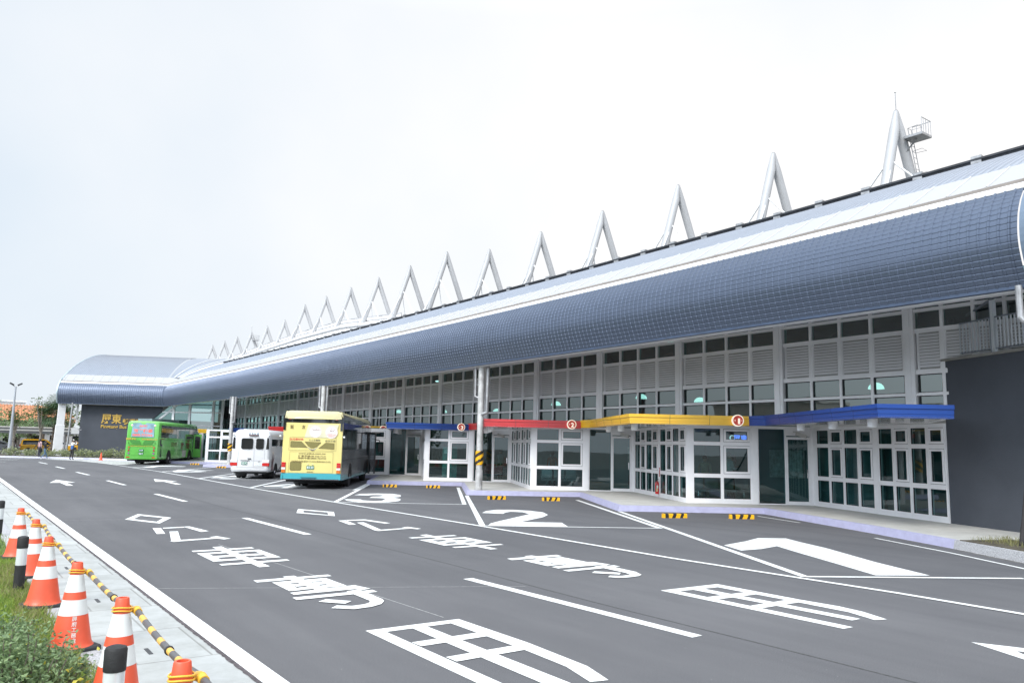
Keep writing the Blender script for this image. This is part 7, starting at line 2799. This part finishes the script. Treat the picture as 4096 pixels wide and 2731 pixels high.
def pollard(loc, label, h, seed, n_leaf=240, br=11, mt=LEAF_A, lsz=.22):
    """pruned tree: stout stem, upright tapering branches, leaf tufts at the tips"""
    random.seed(seed)
    root = empty("tree", loc, 0, label, "tree", "trees on the far verge")
    mb = MB()
    hb = h * .42
    TR = mat("pale_bark", (.30, .265, .225), .9, var=.2, scale=6, bump=.4)
    mb.tube([(0, 0, -.1), (.02, 0, .4), (0, .02, hb)], [.17, .13, .12], TR, 10)
    cen, sz = [], []
    for k in range(br):
        a = random.uniform(0, 6.28)
        sp = random.uniform(.25, .75)
        z0_ = hb * random.uniform(.8, 1.0)
        p0 = Vector((0, 0, z0_))
        p1 = Vector((math.cos(a) * sp * .55, math.sin(a) * sp * .55, hb + (h - hb) * .35))
        hh = h * random.uniform(.72, 1.0)
        p2 = Vector((math.cos(a) * sp * 1.05, math.sin(a) * sp * 1.05, hh))
        mb.tube([p0, p1, p2], [.06, .045, .02], TR, 6)
        for q in range(n_leaf // br):
            f = random.uniform(.55, 1.0)
            p = p1.lerp(p2, f) + Vector((random.gauss(0, .26), random.gauss(0, .26), random.gauss(.1, .22)))
            cen.append(tuple(p))
            sz.append(lsz * random.uniform(.6, 1.3))
    mb.build("trunk", root, smooth=True, autos=50)
    leaf_cloud("crown", cen, sz, mt, root, .5, seed)
    stake_set(root, 1.3, 1.7, 3, seed)
    return root


pollard((4.3, 99.5, 0), "upright pruned tree with bare pale branches left of the lamp post", 5.6, 61, 520, 12)
pollard((3.0, 103.5, 0), "leafy pruned tree cut by the left picture edge", 6.0, 62, 900, 14)
pollard((8.75, 97.5, 0), "pruned tree with a fan of pale upright branches between lamp post and palm", 5.9, 63, 430, 13)
pollard((6.9, 106, 0), "smaller bushy tree behind the lamp post", 5.0, 64, 620, 12)


def palm(loc, label, h, seed, fr=26, L=1.9, skirt=True):
    random.seed(seed)
    root = empty("palm_tree", loc, 0, label, "palm tree", "palms beyond the station end")
    mb = MB()
    mb.tube([(0, 0, -.1), (.03, 0, h * .3), (.08, 0, h * .7), (.1, 0, h)], [.26, .22, .2, .17], mat("palm_bark", (.20, .155, .115), .95, var=.35, scale=7, bump=.8, bscale=12), 12)
    # old leaf bases as short boots
    for k in range(70):
        z = random.uniform(.5, h)
        a = random.uniform(0, 6.28)
        mb.tube([(.18 * math.cos(a), .18 * math.sin(a), z), (.30 * math.cos(a), .30 * math.sin(a), z + .14)], [.035, .02], MATS["palm_bark"], 4)
    mb.build("trunk", root, smooth=True, autos=40)
    V, F = [], []
    for k in range(fr):
        a = random.uniform(0, 6.28)
        el = random.uniform(-35, 75)
        ll = L * random.uniform(.75, 1.1)
        d = Vector((math.cos(a) * math.cos(R_(el)), math.sin(a) * math.cos(R_(el)), math.sin(R_(el))))
        s0 = Vector((.1, 0, h))
        tip = s0 + d * ll * .55
        side = d.cross(Vector((0, 0, 1))).normalized()
        b = len(V)
        # petiole
        V += [tuple(s0 - side * .015), tuple(s0 + side * .015), tuple(tip + side * .012), tuple(tip - side * .012)]
        F.append((b, b + 1, b + 2, b + 3))
        up = side.cross(d).normalized()
        for q in range(26):      # fan segments
            t_ = R_(-115 + 230 * q / 25)
            dd = (d * math.cos(t_) + side * math.sin(t_)).normalized()
            ln = ll * .62 * (1 - .25 * abs(t_) / 2) * random.uniform(.85, 1.1)
            e1 = tip + dd * ln * .6 + up * .02
            e2 = tip + dd * ln - Vector((0, 0, ln * random.uniform(.18, .5)))
            w_ = dd.cross(up).normalized() * .035
            b = len(V)
            V += [tuple(tip), tuple(e1 + w_), tuple(e2), tuple(e1 - w_)]
            F.append((b, b + 1, b + 2, b + 3))
    me = bpy.data.meshes.new("crown")
    me.from_pydata(V, [], F)
    me.materials.append(LEAF_C)
    o = bpy.data.objects.new("crown", me)
    COL.objects.link(o)
    o.parent = root
    if seed == 71: stake_set(root, 1.2, 1.6, 3, .8)
    return root


palm((10.05, 98.5, 0), "large fan palm beside the white end column, fronds touching the roof edge", 4.3, 71, 40, 2.3)
palm((2.7, 94.5, 0), "fan palm fronds at the left picture edge", 3.2, 72, 22, 1.6)
palm((11.7, 128, 0), "distant small palm behind the second taxi", 3.3, 73, 22, 1.6)
palm((16.8, 128, 0), "distant small palm seen between column and sign wall", 3.4, 74, 20, 1.5)


# far tree belt as separate trees
def round_tree(loc, label, h, w, seed, mt=LEAF_A, n_=900, lsz=.36):
    random.seed(seed)
    root = empty("tree", loc, 0, label, "tree", "trees behind the walkway roofs")
    mb = MB()
    mb.tube([(0, 0, 0), (.05, 0, h * .35), (0, .05, h * .6)], [.22, .17, .1], BARK, 8)
    cen, sz = [], []
    blobs = []
    for k in range(9):
        a = random.uniform(0, 6.28)
        q = Vector((math.cos(a) * w * .55 * random.random() ** .5, math.sin(a) * w * .55 * random.random() ** .5, h * random.uniform(.45, .88)))
        blobs.append((q, w * random.uniform(.2, .36)))
        mb.tube([(0, 0, h * .35), tuple(q)], [.09, .03], BARK, 5)
    for k in range(n_):
        q, r = random.choice(blobs)
        v = Vector((random.gauss(0, 1), random.gauss(0, 1), random.gauss(0, .8))).normalized() * r * random.uniform(.6, 1.1)
        cen.append(tuple(q + v))
        sz.append(lsz * random.uniform(.6, 1.3))
    mb.build("trunk", root, smooth=True)
    leaf_cloud("crown", cen, sz, mt, root, .6, seed)
    return root


rt = [((6.5, 136), 6.0, 5.0, "rounded dark green tree left behind the walkway roofs"), ((11.0, 138), 5.4, 5.5, "broad green tree below the orange tiled roof"), ((15.5, 134), 6.2, 5, "green tree behind the fan palm"), ((21, 138), 5.5, 5, "green tree behind the end column frame"),
      ((2.5, 128), 7.2, 5, "tall green tree at the far left"), ((25, 142), 6, 6, "far tree right of the end column frame"), ((9.0, 130), 4.3, 3.4, "low yellow-green tree under the orange roof")]
for k, ((x, y), h, w_, lb) in enumerate(rt):
    round_tree((x, y, 0), lb, h, w_, 80 + k, LEAF_A if k % 3 else LEAF_B, 800)

# ---- covered walkways beyond the taxis
WR = mat("walkway_roof", (.50, .49, .46), .5, var=.08)
WRD = mat("walkway_fascia", (.12, .125, .13), .6, var=.1)
for (y, z, x0, x1, lb) in ((116.5, 3.05, -6, 44, "upper of two long flat walkway roofs behind the taxis"), (109.5, 2.62, -8, 42, "lower of two long flat walkway roofs behind the taxis")):
    root = empty("walkway_roof", ((x0 + x1) / 2, y, 0), R_(-3.5), lb, "walkway roof", "covered walkways")
    L = x1 - x0
    mb = MB()
    mb.box(-L / 2, L / 2, -1.2, 1.2, z, z + .16, WR)
    mb.build("roof", root)
    mb = MB()
    mb.box(-L / 2, L / 2, -1.16, 1.16, z - .30, z - .002, WRD)
    mb.build("beam", root)
    for k in range(9):
        mb = MB()
        xx = -L / 2 + 2 + k * (L - 4) / 8
        mb.tube([(xx, 0, 0), (xx, 0, z - .3)], .11, mat("walkway_post", (.30, .31, .32), .6), 8)
        mb.build("post", root)

# ---- distant buildings
def far_block(name, label, x0, x1, y0, y1, h, mt, rows=3, cols_=5, roofm=None, pitched=False, facing='y-', group=None):
    root = empty(name, ((x0 + x1) / 2, y0, 0), 0, label, "building", group)
    cx_ = (x0 + x1) / 2
    mb = MB()
    mb.box(x0 - cx_, x1 - cx_, 0, y1 - y0, 0, h, mt)
    mb.build("wall", root)
    if pitched:
        mb = MB()
        a, b, d_ = x0 - cx_ - .6, x1 - cx_ + .6, y1 - y0
        mb.add([(a, -.8, h), (b, -.8, h), (b - 1.5, d_ * .4, h + 2.6), (a + 1.5, d_ * .4, h + 2.6), (a, d_, h), (b, d_, h)], [(0, 1, 2, 3), (1, 5, 2), (5, 4, 3, 2), (4, 0, 3)], roofm)
        n_ = int((b - a) / .45)
        for k in range(n_):
            f = (k + .5) / n_
            xx = a + (b - a) * f
            xt = min(max(xx, a + 1.5), b - 1.5)
            mb.tube([(xx, -.8, h + .04), (xt, d_ * .4, h + 2.64)], .09, roofm, 4)
        mb.build("roof", root)
    else:
        mb = MB()
        mb.box(x0 - cx_ - .15, x1 - cx_ + .15, -.15, y1 - y0 + .15, h + .002, h + .35, WHITE2)
        mb.build("roof", root)
    for r in range(rows):
        for c_ in range(cols_):
            mb = MB()
            xx = x0 - cx_ + (x1 - x0) * (c_ + .5) / cols_
            zz = h * (r + .35) / rows
            w2, h2 = (x1 - x0) / cols_ * .3, h / rows * .25
            mb.box(xx - w2, xx + w2, -.03, .02, zz, zz + h2 * 2, BLGL)
            mb.build("window", root)
    return root


TILE = mat("orange_tiles", (.52, .22, .10), .8, var=.3, scale=1.5, dark=(.26, .12, .07))
far_block("building", "low building with orange tiled roof behind the trees", 6.5, 17.5, 145, 158, 4.4, mat("beige_wall", (.5, .45, .4), .8, var=.1), 1, 5, TILE, True)
far_block("building", "orange roofed building seen between column and sign wall", 20.5, 31, 148, 158, 3.8, MATS["beige_wall"], 1, 4, TILE, True)
far_block("building", "pale grey flat-roofed building above the orange roof", 6.0, 12.5, 172, 180, 8.2, mat("pale_wall", (.58, .58, .58), .8, var=.05), 2, 4)
far_block("building", "long white low building behind the parked cars", -14, 34, 138, 141, 2.6, mat("white_wall", (.62, .60, .60), .8, var=.15, scale=.5), 1, 16)

# ---- the opposite side of the street, seen only as reflections
OPP = [(-44, -30, 12, 8.0, (.46, .40, .30)), (-46, -12, 16, 9.5, (.40, .38, .36)), (-43, 10, 12, 7.0, (.50, .44, .26)), (-47, 27, 15, 10, (.42, .40, .37)), (-44, 48, 12, 7.5, (.46, .38, .30)), (-46, 66, 18, 9, (.44, .43, .42))]
for k, (x, y, w_, h, c_) in enumerate(OPP):
    root = empty("shop_house", (x, y, 0), R_(90), ["tan shop building across the street, southernmost", "grey apartment block across the street near the camera", "yellow-beige shop building across the street", "tall grey block across the street opposite the masts", "brown shop building across the street", "long grey block across the street, northernmost"][k], "building", "buildings across the street")
    mb = MB()
    mb.box(0, w_, 0, 8, 0, h, mat("opposite_wall_%d" % k, c_, .85, var=.1))
    mb.build("wall", root)
    mb = MB()
    mb.box(-.2, w_ + .2, -.3, 8.2, h + .002, h + .5, MATS["pale_wall"])
    mb.build("roof", root)
    nf = int(h / 3.1)
    for r in range(nf):
        for c2 in range(int(w_ / 3)):
            mb = MB()
            mb.box(.6 + c2 * 3, 2.4 + c2 * 3, -.05, .02, .9 + r * 3.1, 2.5 + r * 3.1, BLGL)
            mb.build("window", root)
    mb = MB()
    mb.box(.5, w_ - .5, -1.0, -.06, 2.75, 3.5, [mat("signboard_red", (.5, .05, .04), .5), mat("signboard_yellow", (.6, .45, .05), .5), mat("signboard_green", (.05, .25, .1), .5)][k % 3])
    mb.build("signboard", root)
for k, (x, y) in enumerate([(-9, -6), (-8.5, 3), (-10, 12), (-9, 22), (-8.5, 33), (-9.5, 45), (-9, 57), (-10, 69)]):
    round_tree((x, y, .07), ["verge tree behind and left of the camera", "verge tree left of the camera", "third verge tree up the street", "fourth verge tree up the street", "fifth verge tree up the street", "sixth verge tree up the street", "seventh verge tree up the street", "last verge tree up the street, nearest the far kerb"][k], 5.2, 3.2, 120 + k, LEAF_A, 420, .4)
# parked taxi and scooters opposite the booths, mirrored in the glass
car("yellow taxi parked at the far side of the verge, mirrored in the booth glass", (-16, 18), R_(3), TX, False, "taxi")
car("white car parked at the far side of the verge", (-16, 4), R_(2), (.6, .6, .6), True, "car")
